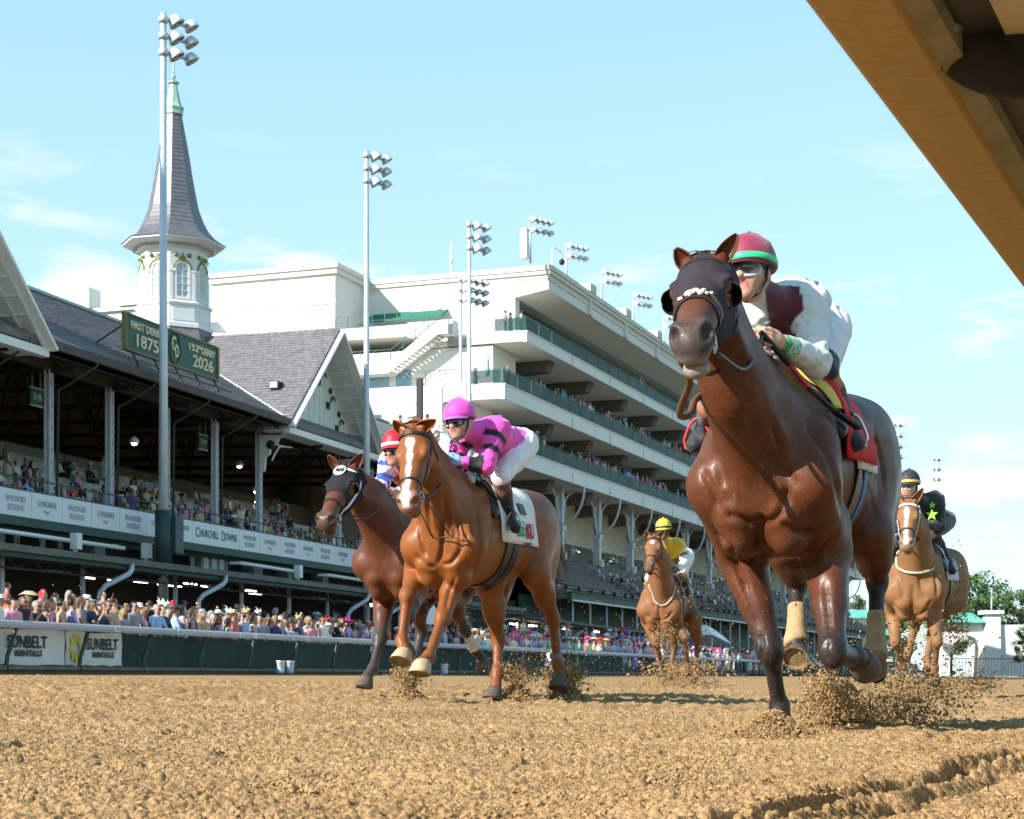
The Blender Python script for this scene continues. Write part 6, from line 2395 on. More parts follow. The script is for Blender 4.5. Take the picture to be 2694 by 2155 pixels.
# sheepskin tuft on the crossed nose strap
strap(h1, 'cross_strap', skin_path(h1, [H_(.36, .075, .07), H_(.34, .03, .01), H_(.345, 0, .0), H_(.34, -.03, .01), H_(.36, -.075, .07)], .006), .02, BROWNL)
mb = MB()
rg_ = np.random.default_rng(4)
for q in range(26):
    p = on_skin(h1, H_(.345 + rg_.normal(0, .008), rg_.normal(0, .022), .0), .008)
    mb.ell(p, (.010, .010, .008), 6)
obj('noseband_tuft', mb, M('sheepskin', (.62, .55, .42), rough=.95, bump=.5, bscale=120), h1['root'])
# tack: cloths, saddle, girth, breast girth strap
REDC = M('red_cloth', (.50, .012, .016), rough=.75, var=.08, vscale=6, bump=.35, bscale=12, bdist=.02)
WHITEC = M('white_cloth', (.70, .68, .65), rough=.8, var=.06, vscale=5, bump=.35, bscale=12, bdist=.02)
YELC = M('yellow_pad', (.62, .43, .10), rough=.8, var=.1, vscale=6)
saddle_cloth(h1, 'white_cloth', -.02, -.52, -1.62, 1.62, WHITEC, .014, flare=.06)
saddle_cloth(h1, 'red_cloth', .11, -.42, -1.52, 1.52, REDC, .030, flare=.02)
saddle_cloth(h1, 'yellow_pad', .18, .09, -.86, .86, YELC, .024, nx=6)
saddle(h1, .04)
girth(h1, -.17, BROWNL, .10)
girth(h1, -.30, M('over_girth_blue', (.04, .12, .25), rough=.6), .07, name='over_girth')
tdock = h1['T'](-1.30, 0, 1.44)
hair(h1, 'tail', [tdock, np.array(tdock) + np.array([.02, 0, -.05])], [(-.7, .05, .02), (-.75, -.05, -.15)], .80, 420, HAIRD, .0035, 3, .12, 1.9, .05)
hair(h1, 'forelock', [H_(.0, -.03, -.03), H_(.0, .03, -.03)], [a_ for a_ in (h1['a'] * .7 - h1['c'] * .5, h1['a'] * .7 - h1['c'] * .5)], .05, 40, HAIRD, .0022, 5, .2)
crest = [np.array(h1['T'](.05, .0, 1.58)), j1['neck'] + np.array([-.10, 0, .16]), H_(-.02, 0, .0)]
cp = spline(crest, 8)
hair(h1, 'mane', [on_skin(h1, p + np.array([0, 0, .1]), -.004) for p in cp], [(.0, -.7, .1)] * len(cp), .13, 420, HAIRD, .003, 6, .2, 1.3, .05)
# rider
MAROON, SILK, BLK = (.085, .008, .022), (.56, .60, .61), (.014, .014, .016)
def silks1(q):
    V, A_ = q['V'], q['A']
    c = tagcol(q, {0: SILK, 2: (.66, .63, .66), 3: (.018, .020, .026), 4: SILK, 5: SILK, 6: (.03, .28, .09), 7: q['skin'], 8: (.36, .12, .035), 9: SILK, 10: (.34, .1, .09), 11: (.05, .01, .01)})
    d = V - q['ch']
    front = np.cross(q['cl'], q['sp'])
    if front[2] > 0:
        front = -front
    y, s_, f = d @ q['cl'], d @ q['sp'], d @ front
    body = sstep(q['t'].get(0, 0) + q['t'].get(9, 0), .35, .5)
    vee = np.maximum(sstep(-np.abs(y), -.078, -.070) * sstep(f, -.03, -.02), sstep(s_, .105, .115) * sstep(-np.abs(y), -.07, -.06))
    back = sstep(-f, .045, .055) * sstep(-np.abs(np.abs(y) - .115), -.035, -.025) * sstep(-s_, -.06, -.05)
    c = mix(c, MAROON, np.clip(np.maximum(np.maximum(body, .0) * vee, body * back), 0, 1))
    sh = q['t'].get(4, 0)
    up_ = (V - A_['shl']) @ nrm(A_['elbl'] - A_['shl'])
    # green and white rings of the cuffs
    for s in 'lr':
        e, w_ = A_['elb' + s], A_['wr' + s]
        tt = (V - e) @ (w_ - e) / ((w_ - e) @ (w_ - e))
        near = np.linalg.norm(V - e - np.clip(tt, 0, 1)[:, None] * (w_ - e), axis=1) < .07
        ringw = (np.abs(((tt - .74) / .06) % 1 - .5) < .24) & (tt > .74) & (tt < .94) & near
        c[ringw] = (.60, .62, .60)
        cuff = (tt > .72) & (tt < .94) & near & ~ringw
        c[cuff] = (.03, .28, .09)
        kn, an = A_['knee' + s], A_['ank' + s]
        t2 = (V - kn) @ (an - kn) / ((an - kn) @ (an - kn))
        nk = np.linalg.norm(V - kn - np.clip(t2, -.6, 1)[:, None] * (an - kn), axis=1) < .11
        blk = nk & (t2 > -.30) & (t2 < .12) & (V[:, 2] < A_['pelvis'][2] - .06)
        c[blk] = BLK
    return c
jj1 = dict(head=J(1578, 572, .46), up=(-.12, -.06, 1), fw=(1, -.10, -.16), chest=J(1655, 650, .12), pelvis=J(1703, 690, -.32), shl=J(1704, 640, .14), shr=J(1602, 650, .18),
           elbl=J(1716, 762, .22), wrl=J(1646, 722, .46), handl=J(1606, 705, .58), elbr=J(1540, 745, .26), wrr=J(1566, 725, .46), handr=J(1580, 712, .58),
           kneel=J(1730, 782, .04), ankl=J(1784, 892, -.14), toel=J(1802, 936, .02), kneer=J(1505, 830, .10), ankr=J(1482, 905, -.16), toer=J(1462, 938, .02), mouth=1.6)
jk1 = build_jockey('jockey', 'jockey in white and maroon silks with maroon helmet on the nearest bay', P1, jj1, silks1,
                   dict(mat=M('helmet_maroon', (.21, .012, .045), rough=.6, sheen=.3, var=.1, vscale=9, bump=.2, bscale=25), band=M('band_green', (.03, .55, .22), rough=.5), peak=M('peak_maroon_dark', (.07, .006, .018), rough=.6)), .0085)
rein(h1, 1, jj1['handl'], LEATHER, .10, .009)
rein(h1, -1, jj1['handr'], LEATHER, .10, .009)
# loose rein end hanging under the chin on the far side
lp = [h1['bit-1'], J(1452, 800, 1.30), J(1436, 850, 1.15), J(1432, 876, 1.05), J(1452, 872, .95), J(1462, 845, .85), J(1480, 830, .70)]
obj('hanging_rein', MB().tube(spline(lp, 6), .014, 6), BROWNL, h1['root'])
def stirrup(ctx, an, toe, mat):
    c = np.array(an) * .35 + np.array(toe) * .65 + np.array([0, 0, -.035])
    mb = MB()
    mb.tube(spline([c + np.array([0, -.055, 0]), c + np.array([0, -.06, .04]), c + np.array([0, -.03, .11]), c + np.array([0, 0, .13]), c + np.array([0, .03, .11]), c + np.array([0, .06, .04]), c + np.array([0, .055, 0])], 5), .007, 6)
    mb.beam(c + np.array([0, -.057, 0]), c + np.array([0, .057, 0]), .035, .010)
    i_ = obj('stirrup_iron', mb, mat, ctx['root'])
    top = on_skin(ctx, np.array(c) + np.array([.05, 0, .55]), .02)
    obj('stirrup_leather', MB().tube(spline([c + np.array([0, 0, .13]), (c + top) * .5 + np.array([0, 0, .03]), top], 5), .010, 5), ctx.get('leather', LEATHER), i_)
stirrup(h1, jj1['ankl'], jj1['toel'], IRON)
stirrup(h1, jj1['ankr'], jj1['toer'], M('stirrup_red', (.55, .02, .03), rough=.4))
# whip held in the left hand
wh = empty('whip', tuple(camo.location), 0)
wh.location = (P1.o[0], P1.o[1], P1.z0)
wh.rotation_euler = (0, 0, P1.rz)
tag(wh, 'black riding whip with red shaft slanting down beside the red saddle cloth', 'whip')
wp = [J(1602, 700, .60), J(1660, 765, .44), J(1700, 815, .36), J(1760, 868, .22), J(1808, 902, .10)]
obj('handle', MB().tube([wp[0], wp[1]], [.012, .014], 8), BLACK, wh)
obj('red_shaft', MB().tube([wp[1], wp[2]], [.009, .008], 8), M('whip_red', (.45, .02, .03), rough=.5), wh)
obj('shaft', MB().tube(wp[2:4], [.008, .012], 8), BLACK, wh)
obj('flap', MB().beam(wp[3], wp[4], .035, .012), BLACK, wh)
# ------------------------------------------------------------------ the other four runners
def coat_fn(base, back, legdark, muz, blaze=None, legcol=(.022, .016, .014), socks=None):
    base, back = np.array(base), np.array(back)
    def f(q):
        V = q['V']
        n = vnoise(V[:, 0], V[:, 1] + V[:, 2], .2, 5)[:, None]
        c = base * (.86 + .28 * n)
        top = sstep(V[:, 2], 1.25, 1.6) * sstep(-V[:, 0], -.1, .5)
        c = mix(c, back, top * .7)
        c = mix(c, np.array(legcol), np.clip(q['leg2'] * 1.25 + q['leg1'] * .5, 0, 1) * legdark)
        c = mix(c, np.array(muz), np.clip(q['muz'] * 1.2, 0, 1) * .9)
        if blaze:
            hd = sstep(q['head'], .4, .6) * sstep(-q['c'], -.06, -.03)
            for s0, s1, w0, w1, off in blaze:
                t = np.clip((q['s'] - s0) / (s1 - s0), 0, 1)
                wv = (w0 + (w1 - w0) * t) * (1 + .25 * np.sin(q['s'] * 60))
                inside = sstep(wv - np.abs(q['l'] - off), -.004, .004) * sstep(q['s'], s0 - .006, s0 + .004) * sstep(-q['s'], -s1 - .006, -s1 + .004)
                c = mix(c, np.array([.66, .62, .58]), inside * hd)
        return c
    return f
def side_print(ctx, body, size, x, z, mat, off=.034, bold=.006, width=None, name='lettering'):
    """print on the left side of a saddle towel, wrapped on to the flank"""
    me = text_mesh(body, size, .001, bold)
    xs = [v.co.x for v in me.vertices]
    k = (width / (max(xs) - min(xs))) if width else 1
    for v in me.vertices:
        p = Vector((x - v.co.x * k, 1.0, z + v.co.y + .05 * v.co.x * k))
        hit = ctx['bvh'].ray_cast(p, Vector((0, -1, 0)))
        yy = hit[0].y if hit[0] is not None else .27
        v.co = Vector((p.x, yy + off + v.co.z, p.z))
    me.materials.clear()
    me.materials.append(mat)
    return link(name, me, ctx['root'])
def std_tack(ctx, cloth, x0=.06, x1=-.42, gm=None, noseband=.40, ang=1.3, brow=None, bmat=None):
    bridle(ctx, bmat, noseband, True, brow)
    saddle_cloth(ctx, 'saddle_towel', x0, x1, -ang, ang, cloth, .014, flare=.05)
    saddle(ctx, .02)
    girth(ctx, -.16, gm or LEATHER, .10)
    T, H, j = ctx['T'], ctx['H'], ctx['j']
    d0 = np.array(T(-1.29, 0, 1.44))
    hair(ctx, 'tail', [d0, d0 + np.array([.02, 0, -.05])], j.get('taildir', [(-.9, .0, .05), (-.9, .0, -.1)]), .8, 260, j.get('hairm', HAIRD), .0045, 3, .12, 1.2, .05)
    cp = spline([np.array(T(.05, 0, 1.58)), np.array(j['neck']) + np.array([-.10, 0, .16]), H(-.02, 0, 0)], 8)
    hair(ctx, 'mane', [on_skin(ctx, p + np.array([0, 0, .1]), -.004) for p in cp], [(.0, -.7, .1)] * len(cp), .13, 260, j.get('hairm', HAIRD), .0035, 6, .2, 1.3, .05)
    hair(ctx, 'forelock', [H(.0, -.03, -.03), H(.0, .03, -.03)], [ctx['a'] * .5 - ctx['c'] * .6] * 2, .08, 40, j.get('hairm', HAIRD), .003, 5, .3)

# ---- chestnut with the pink rider
P2 = Pose(-.327, 12.4, 21.5)
J = P2.J
j2 = dict(fl=[J(966, 1192, .14), J(932, 1302, .52), J(903, 1383, .80), J(884, 1400, .92), (.30, 0, -1)],
          fr=[J(884, 1200, .14), J(858, 1254, .60), J(846, 1350, .72), J(855, 1384, .78), (.55, 0, -1)],
          hl=[J(1128, 1205, -.74), J(1164, 1302, -1.04), J(1174, 1394, -1.08), J(1182, 1440, -1.04), (.35, 0, -1)],
          hr=[J(1030, 1222, -.44), J(1049, 1346, -.62), J(1047, 1416, -.52), J(1041, 1462, -.44), (.35, 0, -1)],
          poll=J(870, 908, .90), nose=J(853, 1054, 1.20), neck=J(912, 1005, .60), earl=J(914, 884, .93), earr=J(836, 885, .96),
          dz=.04, pitch=-.01, pale=('fr', 'fl'), hoof=1.25, hairm=HAIRC)
chest2 = coat_fn((.200, .062, .014), (.12, .045, .016), .12, (.20, .10, .07), [(.10, .20, .030, .018, .004), (.20, .46, .018, .014, .006), (.46, .68, .026, .034, -.006)])
LINES2 = [(.018, .014, [(934, 1090), (930, 1150), (922, 1192)]), (.012, .013, [(884, 1075), (882, 1110), (890, 1150), (900, 1175)]), (.012, .014, [(960, 1080), (968, 1120), (966, 1160)]), (-.006, .008, [(945, 1060), (952, 1100), (950, 1140)]), (.010, .016, [(874, 1165), (895, 1190), (918, 1196)]), (.012, .016, [(925, 1190), (948, 1186), (968, 1160), (985, 1120)]),
          (.009, .018, [(900, 1040), (902, 1090), (908, 1140)]), (.009, .018, [(935, 1040), (945, 1090), (962, 1140)]), (.010, .020, [(1000, 1060), (1008, 1110), (1010, 1160), (995, 1210)]),
          (-.005, .007, [(948, 1200), (936, 1240), (926, 1280)]), (-.004, .006, [(905, 1060), (915, 1100), (925, 1130)]), (.008, .014, [(960, 1210), (946, 1250), (938, 1286)])]
h2 = build_horse('racehorse', 'bright chestnut racehorse with a long white blaze carrying the pink rider', P2, j2, chest2, .0125,
                 bandages=[('hr', BANDG, .78, 1.25, .80), ('hl', BANDG, .76, 1.2, .80)], lines=LINES2)
std_tack(h2, WHITEC, .06, -.70, LEATHER, .42, 1.78)
girth(h2, -.29, BLACK, .11, name='over_girth')
SG, SR = M('print_leaf_green', (.02, .28, .10), rough=.7), M('print_crimson', (.42, .02, .06), rough=.7)
side_print(h2, 'CE', .15, -.30, 1.27, SG, width=.15)
side_print(h2, 'KU', .15, -.515, 1.265, SR, width=.17)
side_print(h2, 'KENTUCKY', .035, -.46, 1.17, BLACK, width=.16, bold=.001)
mb = MB().box((-.36, .0, 1.39), (-.50, .004, 1.47))
me_ = mb.mesh('number_patch', [BLACK])
for v in me_.vertices:
    hit = h2['bvh'].ray_cast(Vector((v.co.x, 1, v.co.z)), Vector((0, -1, 0)))
    v.co.y += (hit[0].y if hit[0] is not None else .25) + .034
link('number_patch', me_, h2['root'])
PINK = (.78, .075, .42)
def silks2(q):
    V, A_ = q['V'], q['A']
    c = tagcol(q, {0: PINK, 2: (.72, .70, .73), 3: (.016, .016, .018), 4: PINK, 5: PINK, 6: PINK, 7: q['skin'], 8: (.14, .055, .04), 9: PINK, 10: (.3, .1, .1), 11: (.1, .02, .02)})
    for s in 'lr':
        sh, e, w_ = A_['sh' + s], A_['elb' + s], A_['wr' + s]
        t = (V - sh) @ (e - sh) / ((e - sh) @ (e - sh))
        nr_ = np.linalg.norm(V - sh - np.clip(t, 0, 1)[:, None] * (e - sh), axis=1) < .10
        c[nr_ & (np.abs(t - .28) < .07)] = (.012, .012, .014)
        c[nr_ & (np.abs(t - .62) < .07)] = (.012, .012, .014)
        t = (V - e) @ (w_ - e) / ((w_ - e) @ (w_ - e))
        nr_ = np.linalg.norm(V - e - np.clip(t, 0, 1)[:, None] * (w_ - e), axis=1) < .075
        c[nr_ & (t > .12) & (t < .74)] = (.012, .012, .014)
    return c
jj2 = dict(head=J(968, 886, .40), up=(-.02, -.08, 1), fw=(1, -.14, -.45), chest=J(1026, 918, .08), pelvis=J(1080, 934, -.38), shl=J(1048, 902, .14), shr=J(974, 916, .20),
           elbl=J(1022, 982, .30), wrl=J(972, 972, .38), handl=J(944, 964, .46), elbr=J(955, 985, .22), wrr=J(936, 972, .44), handr=J(925, 966, .52),
           kneel=J(1054, 1006, .04), ankl=J(1073, 1088, -.16), toel=J(1086, 1114, -.02), kneer=J(985, 1010, .10), ankr=J(975, 1085, -.16), toer=J(968, 1112, -.02))
HPINK = M('helmet_pink', (.70, .05, .40), rough=.6, sheen=.3, var=.06, bump=.2, bscale=25)
jk2 = build_jockey('jockey', 'jockey in bright pink silks with black arm bars and pink helmet', P2, jj2, silks2, dict(mat=HPINK, peak=M('peak_violet', (.33, .11, .40), rough=.5), frame=BLACK), .0125,
                   lens=LENSD, gloves=M('glove_blue', (.32, .46, .66), rough=.7))
rein(h2, 1, jj2['handl'], LEATHER, .06, .009)
rein(h2, -1, jj2['handr'], LEATHER, .06, .009)
stirrup(h2, jj2['ankl'], jj2['toel'], IRON)
stirrup(h2, jj2['ankr'], jj2['toer'], IRON)
# paper number on the shoulder of the silks
nb = link('number_card', MB().hexa([tuple(J(*p)) for p in ((915, 895, .36), (930, 905, .34), (920, 945, .38), (908, 935, .40))], [tuple(J(*p) + np.array([.004, 0, 0])) for p in ((915, 895, .36), (930, 905, .34), (920, 945, .38), (908, 935, .40))]).mesh('number_card', [WHITEC]), jk2['root'])
cc_ = J(920, 920, .38)
lettering('2', .10, BLACK, nb, Vector(cc_) + Vector((.016, .006, 0)), (0, 1, -.25), (-.1, .25, 1), extrude=.002, bold=.006)
# bright blue whip in the pink rider's hand
wp2 = [J(942, 962, .48), J(985, 985, .36), J(1010, 1012, .26), J(1046, 1052, .10)]
w2 = empty('whip', (P2.o[0], P2.o[1], P2.z0), P2.rz)
tag(w2, 'shiny light blue whip held along the chestnut neck by the pink rider', 'whip')
obj('shaft', MB().tube(wp2[:3], [.012, .010, .009], 8), M('whip_blue', (.10, .42, .80), rough=.3), w2)
obj('flap', MB().beam(wp2[2], wp2[3], .03, .012), BLACK, w2)

# ---- dark bay on its far side
P3 = Pose(-.84, 14.22, 20)
J = P3.J
j3 = dict(fl=[J(872, 1245, .12), J(858, 1300, .48), J(846, 1342, .26), J(856, 1366, .14), (-.8, 0, -.5)],
          fr=[J(812, 1245, .12), J(800, 1345, .40), J(785, 1408, .56), J(767, 1434, .70), (.25, 0, -1)],
          hl=[J(935, 1238, -.72), J(978, 1322, -1.16), J(1000, 1368, -1.34), J(1020, 1394, -1.46), (-.7, 0, -.7)],
          hr=[J(870, 1238, -.60), J(888, 1330, -.88), J(872, 1400, -.72), J(864, 1436, -.66), (.35, 0, -1)],
          poll=J(730, 990, .95), nose=J(678, 1088, 1.38), neck=J(778, 1058, .62), earl=J(760, 962, .93), earr=J(699, 962, .97), dz=.02, pitch=-.02, hoof=1.15)
h3 = build_horse('racehorse', 'dark bay racehorse in a black hood with white logo disc, half hidden by the chestnut', P3, j3, coat_fn((.095, .030, .014), (.05, .02, .012), .9, (.06, .035, .028), None, (.045, .040, .038)), .0145,
                 bandages=[('hl', M('sock_white', (.55, .50, .44), rough=.8), .3, .95)])
make_hood(h3, .0115, .30, M('hood_black', (.020, .019, .022), rough=.9, spec=.15, bump=.4, bscale=26, bdist=.01))
blinker(h3, 1); blinker(h3, -1)
bridle(h3, LEATHER, .40, True, M('brow_white', (.65, .65, .65), rough=.6))
for s in (1, -1):
    H_ = h3['H']
    strap(h3, 'white_cheek_strap', skin_path(h3, [H_(.02, .11 * s, .06), H_(.16, .12 * s, .11), H_(.34, .10 * s, .11), H_(.50, .07 * s, .105)], .012), .022, MATS['brow_white'])
c_ = h3['H'](.085, -.01, -.06)
q_ = h3['bvh'].find_nearest(Vector(c_))
n_ = q_[1]
dsc = link('logo_disc', MB().lathe([(.052, 0), (.052, .004)], tuple(q_[0] + n_ * .012), 24, axis=n_).mesh('logo_disc', [MATS['brow_white']]), h3['root'])
xd_ = Vector(np.cross([0, 0, 1], n_)).normalized()
lettering('RM', .05, BLACK, dsc, q_[0] + n_ * .017, xd_, Vector(n_).cross(xd_), extrude=.001, bold=.004)
saddle_cloth(h3, 'saddle_towel', .10, -.42, -1.3, 1.3, M('towel_pink_red', (.55, .06, .12), rough=.8), .014)
saddle(h3, .02)
girth(h3, -.16, LEATHER, .1)
girth(h3, -.28, M('girth_red', (.35, .02, .03), rough=.7), .05, name='over_girth')
d0 = np.array(h3['T'](-1.29, 0, 1.44))
hair(h3, 'tail', [d0, d0 + np.array([.02, 0, -.05])], [(-.9, 0, .05), (-.9, 0, -.1)], .8, 220, HAIRD, .0045, 3, .12, 1.2)
cp = spline([np.array(h3['T'](.05, 0, 1.58)), np.array(j3['neck']) + np.array([-.10, 0, .16]), h3['H'](-.02, 0, 0)], 8)
hair(h3, 'mane', [on_skin(h3, p + np.array([0, 0, .1]), -.004) for p in cp], [(.0, -.7, .1)] * len(cp), .13, 260, HAIRD, .0035, 6, .2, 1.3)
def silks3(q):
    V, A_ = q['V'], q['A']
    red, wht, blu = (.50, .012, .022), (.62, .60, .66), (.03, .07, .40)
    c = tagcol(q, {0: red, 2: (.7, .68, .7), 3: (.016, .016, .018), 4: wht, 5: wht, 6: wht, 7: q['skin'], 8: (.02, .02, .02), 9: red, 10: (.3, .1, .1), 11: (.1, .02, .02)})
    for s in 'lr':
        for a, b in (('sh', 'elb'), ('elb', 'wr')):
            p, e = A_[a + s], A_[b + s]
            t = (V - p) @ (e - p) / ((e - p) @ (e - p))
            nr_ = (np.linalg.norm(V - p - np.clip(t, 0, 1)[:, None] * (e - p), axis=1) < .09) & (t > .05) & (t < .95)
            c[nr_ & (np.abs((t * 2) % 1 - .5) < .2)] = blu
    return c
jj3 = dict(head=J(833, 946, .46), up=(-.02, -.06, 1), fw=(1, -.1, -.3), chest=J(862, 990, .08), pelvis=J(905, 1010, -.38), shl=J(880, 975, .06), shr=J(818, 968, .20),
           elbl=J(862, 1030, .16), wrl=J(838, 1038, .36), handl=J(826, 1042, .46), elbr=J(806, 1018, .24), wrr=J(797, 1034, .46), handr=J(812, 1044, .56),
           kneel=J(890, 1060, .08), ankl=J(905, 1130, -.18), toel=J(915, 1150, -.02), kneer=J(825, 1075, .10), ankr=J(815, 1140, -.16), toer=J(808, 1160, -.02))
jk3 = build_jockey('jockey', 'jockey in red silks and red helmet mostly behind the chestnut head', P3, jj3, silks3,
                   dict(mat=M('helmet_red', (.50, .012, .025), rough=.5, var=.06, bump=.2, bscale=25), band=WHITEC, frame=BLACK), .0135, lens=LENSD)
rein(h3, 1, jj3['handl'], LEATHER, .06, .009)
rein(h3, -1, jj3['handr'], BROWNL, .06, .009)
stirrup(h3, jj3['ankl'], jj3['toel'], IRON)
stirrup(h3, jj3['ankr'], jj3['toer'], IRON)

# ---- far bay with the yellow rider
P4 = Pose(2.09, 23.94, 12)
J = P4.J
j4 = dict(fl=[J(1420, 1304, .12), J(1442, 1344, .38), J(1446, 1390, .22), J(1449, 1418, .20), (.35, 0, -1)],
          fr=[J(1366, 1308, .12), J(1380, 1352, .34), J(1392, 1396, .10), J(1396, 1420, .02), (.2, 0, -1)],
          hl=[J(1462, 1306, -.72), J(1470, 1364, -1.02), J(1464, 1408, -.90), J(1464, 1434, -.84), (.35, 0, -1)],
          hr=[J(1418, 1306, -.60), J(1420, 1364, -.92), J(1412, 1404, -.80), J(1410, 1430, -.74), (.35, 0, -1)],
          poll=J(1377, 1134, .93), nose=J(1366, 1190, 1.32), neck=J(1390, 1186, .62), earl=J(1397, 1118, .95), earr=J(1362, 1119, .96), dz=.02, pitch=-.02)
LINES4 = [(.013, .018, [(1388, 1270), (1388, 1295), (1390, 1315)]), (.012, .018, [(1362, 1290), (1375, 1304), (1388, 1308)]), (.012, .018, [(1390, 1308), (1405, 1302), (1418, 1285)]), (.010, .02, [(1372, 1240), (1376, 1265), (1380, 1285)])]
h4 = build_horse('racehorse', 'dusty bay racehorse with a white star, farthest back, under the yellow rider', P4, j4,
                 coat_fn((.20, .085, .035), (.13, .065, .035), .35, (.10, .06, .045), [(.10, .155, .022, .022, 0)], (.10, .06, .035)), .018, mats=COATD, lines=LINES4)
std_tack(h4, M('towel_lilac', (.42, .44, .58), rough=.8), ang=1.35)
def silks4(q):
    c = tagcol(q, {0: (.60, .40, .02), 2: (.66, .65, .64), 3: (.04, .035, .025), 4: (.70, .69, .66), 5: (.70, .69, .66), 6: (.70, .69, .66), 7: q['skin'], 8: (.25, .19, .09), 9: (.60, .40, .02), 10: (.3, .1, .1), 11: (.1, .02, .02)})
    V, A_ = q['V'], q['A']
    for s in 'lr':
        p, e = A_['sh' + s], A_['elb' + s]
        t = (V - p) @ (e - p) / ((e - p) @ (e - p))
        nr_ = (np.linalg.norm(V - p - np.clip(t, 0, 1)[:, None] * (e - p), axis=1) < .09)
        c[nr_ & (np.abs(t - .62) < .09)] = (.22, .14, .05)
    return c
jj4 = dict(head=J(1397, 1116, .44), up=(-.02, -.05, 1), fw=(1, -.1, -.3), chest=J(1412, 1154, .10), pelvis=J(1434, 1170, -.38), shl=J(1430, 1148, .10), shr=J(1396, 1150, .20),
           elbl=J(1444, 1182, .14), wrl=J(1428, 1200, .38), handl=J(1412, 1202, .48), elbr=J(1372, 1184, .22), wrr=J(1384, 1202, .42), handr=J(1394, 1202, .50),
           kneel=J(1436, 1204, .06), ankl=J(1446, 1240, -.18), toel=J(1450, 1254, -.02), kneer=J(1368, 1216, .08), ankr=J(1360, 1256, -.18), toer=J(1356, 1270, -.02))
jk4 = build_jockey('jockey', 'jockey with yellow helmet, yellow vest and white sleeves far down the stretch', P4, jj4, silks4,
                   dict(mat=M('helmet_yellow', (.62, .44, .04), rough=.55, var=.05), band=BLACK, frame=BLACK), .017, skin=SKIND, lens=LENSD)
rein(h4, 1, jj4['handl'], LEATHER, .05, .010)
rein(h4, -1, jj4['handr'], LEATHER, .05, .010)
YOKE = M('yoke_pale', (.42, .36, .28), rough=.7)
obj('neck_yoke', MB().tube(skin_path(h4, [J(1372, 1230, .55), J(1380, 1262, .55), J(1395, 1275, .55), J(1412, 1262, .50), J(1418, 1232, .40)], .01), .012, 6), YOKE, h4['root'])
stirrup(h4, jj4['ankl'], jj4['toel'], IRON)
stirrup(h4, jj4['ankr'], jj4['toer'], IRON)

# ---- light chestnut with the black rider, behind the nearest horse
P5 = Pose(4.18, 17.71, 24)
J = P5.J
j5 = dict(fl=[J(1964, 1274, .14), J(1973, 1350, .36), J(1968, 1406, .24), J(1966, 1440, .22), (.35, 0, -1)],
          fr=[J(1886, 1288, .12), J(1885, 1350, .34), J(1899, 1398, .12), J(1897, 1420, .04), (.2, 0, -1)],
          hl=[J(1978, 1290, -.66), J(1962, 1336, -.86), J(1952, 1388, -.66), J(1956, 1416, -.58), (.6, 0, -.8)],
          hr=[J(1930, 1280, -.58), J(1926, 1322, -.78), J(1914, 1370, -.54), J(1906, 1396, -.46), (.7, 0, -.7)],
          poll=J(1911, 1062, .92), nose=J(1907, 1142, 1.26), neck=J(1928, 1124, .58), earl=J(1939, 1032, .94), earr=J(1888, 1040, .96), dz=.03, pitch=-.02, hairm=HAIRC)
LINES5 = [(.014, .016, [(1922, 1230), (1921, 1270), (1919, 1306)]), (.012, .016, [(1878, 1270), (1898, 1292), (1918, 1300)]), (.012, .016, [(1921, 1300), (1945, 1290), (1962, 1262)]), (.010, .018, [(1890, 1200), (1898, 1235), (1905, 1265)]), (.010, .018, [(1935, 1205), (1940, 1240), (1950, 1265)]), (.012, .02, [(1962, 1190), (1972, 1225), (1974, 1260)])]
h5 = build_horse('racehorse', 'dusty light chestnut racehorse with a white diamond and stripe under the black rider', P5, j5,
                 coat_fn((.205, .098, .040), (.11, .052, .03), .15, (.22, .14, .10), [(.08, .16, .005, .030, 0), (.16, .24, .030, .012, 0), (.24, .44, .012, .016, 0), (.44, .60, .018, .024, 0)], (.2, .12, .06)), .0155, mats=COATD, lines=LINES5)
std_tack(h5, M('towel_lilac_pale', (.50, .48, .60), rough=.8), .08, -.55, ang=1.5, brow=MATS['brow_white'])
for s in (1, -1):
    H_ = h5['H']
    strap(h5, 'white_cheek_strap', skin_path(h5, [H_(.0, .11 * s, .04), H_(.16, .12 * s, .10), H_(.34, .10 * s, .11), H_(.48, .07 * s, .105)], .012), .024, MATS['brow_white'])
obj('neck_yoke', MB().tube(skin_path(h5, [J(1868, 1170, .45), J(1874, 1192, .55), J(1895, 1203, .6), J(1925, 1206, .6), J(1950, 1202, .5), J(1962, 1196, .4)], .012), .013, 6), YOKE, h5['root'])
def silks5(q):
    k = (.013, .014, .014)
    return tagcol(q, {0: k, 2: (.05, .05, .05), 3: (.014, .014, .016), 4: k, 5: k, 6: k, 7: q['skin'], 8: (.03, .03, .03), 9: k, 10: (.3, .1, .1), 11: (.1, .02, .02)})
jj5 = dict(head=J(1914, 1022, .46), up=(-.02, .0, 1), fw=(1, -.05, -.22), chest=J(1952, 1070, .08), pelvis=J(1974, 1096, -.38), shl=J(1970, 1050, .06), shr=J(1908, 1056, .18),
           elbl=J(1978, 1108, .14), wrl=J(1950, 1106, .40), handl=J(1934, 1110, .50), elbr=J(1882, 1110, .20), wrr=J(1898, 1110, .42), handr=J(1912, 1110, .52),
           kneel=J(1966, 1124, .08), ankl=J(1996, 1184, -.18), toel=J(2006, 1204, -.02), kneer=J(1878, 1150, .10), ankr=J(1868, 1196, -.18), toer=J(1864, 1214, -.02))
jk5 = build_jockey('jockey', 'jockey in black silks with lime star and a black helmet with yellow band', P5, jj5, silks5,
                   dict(mat=M('helmet_black', (.03, .03, .032), rough=.6, var=.5, vscale=40), band=M('band_yellow', (.55, .42, .08), rough=.5)), .015)
rein(h5, 1, jj5['handl'], LEATHER, .05, .010)
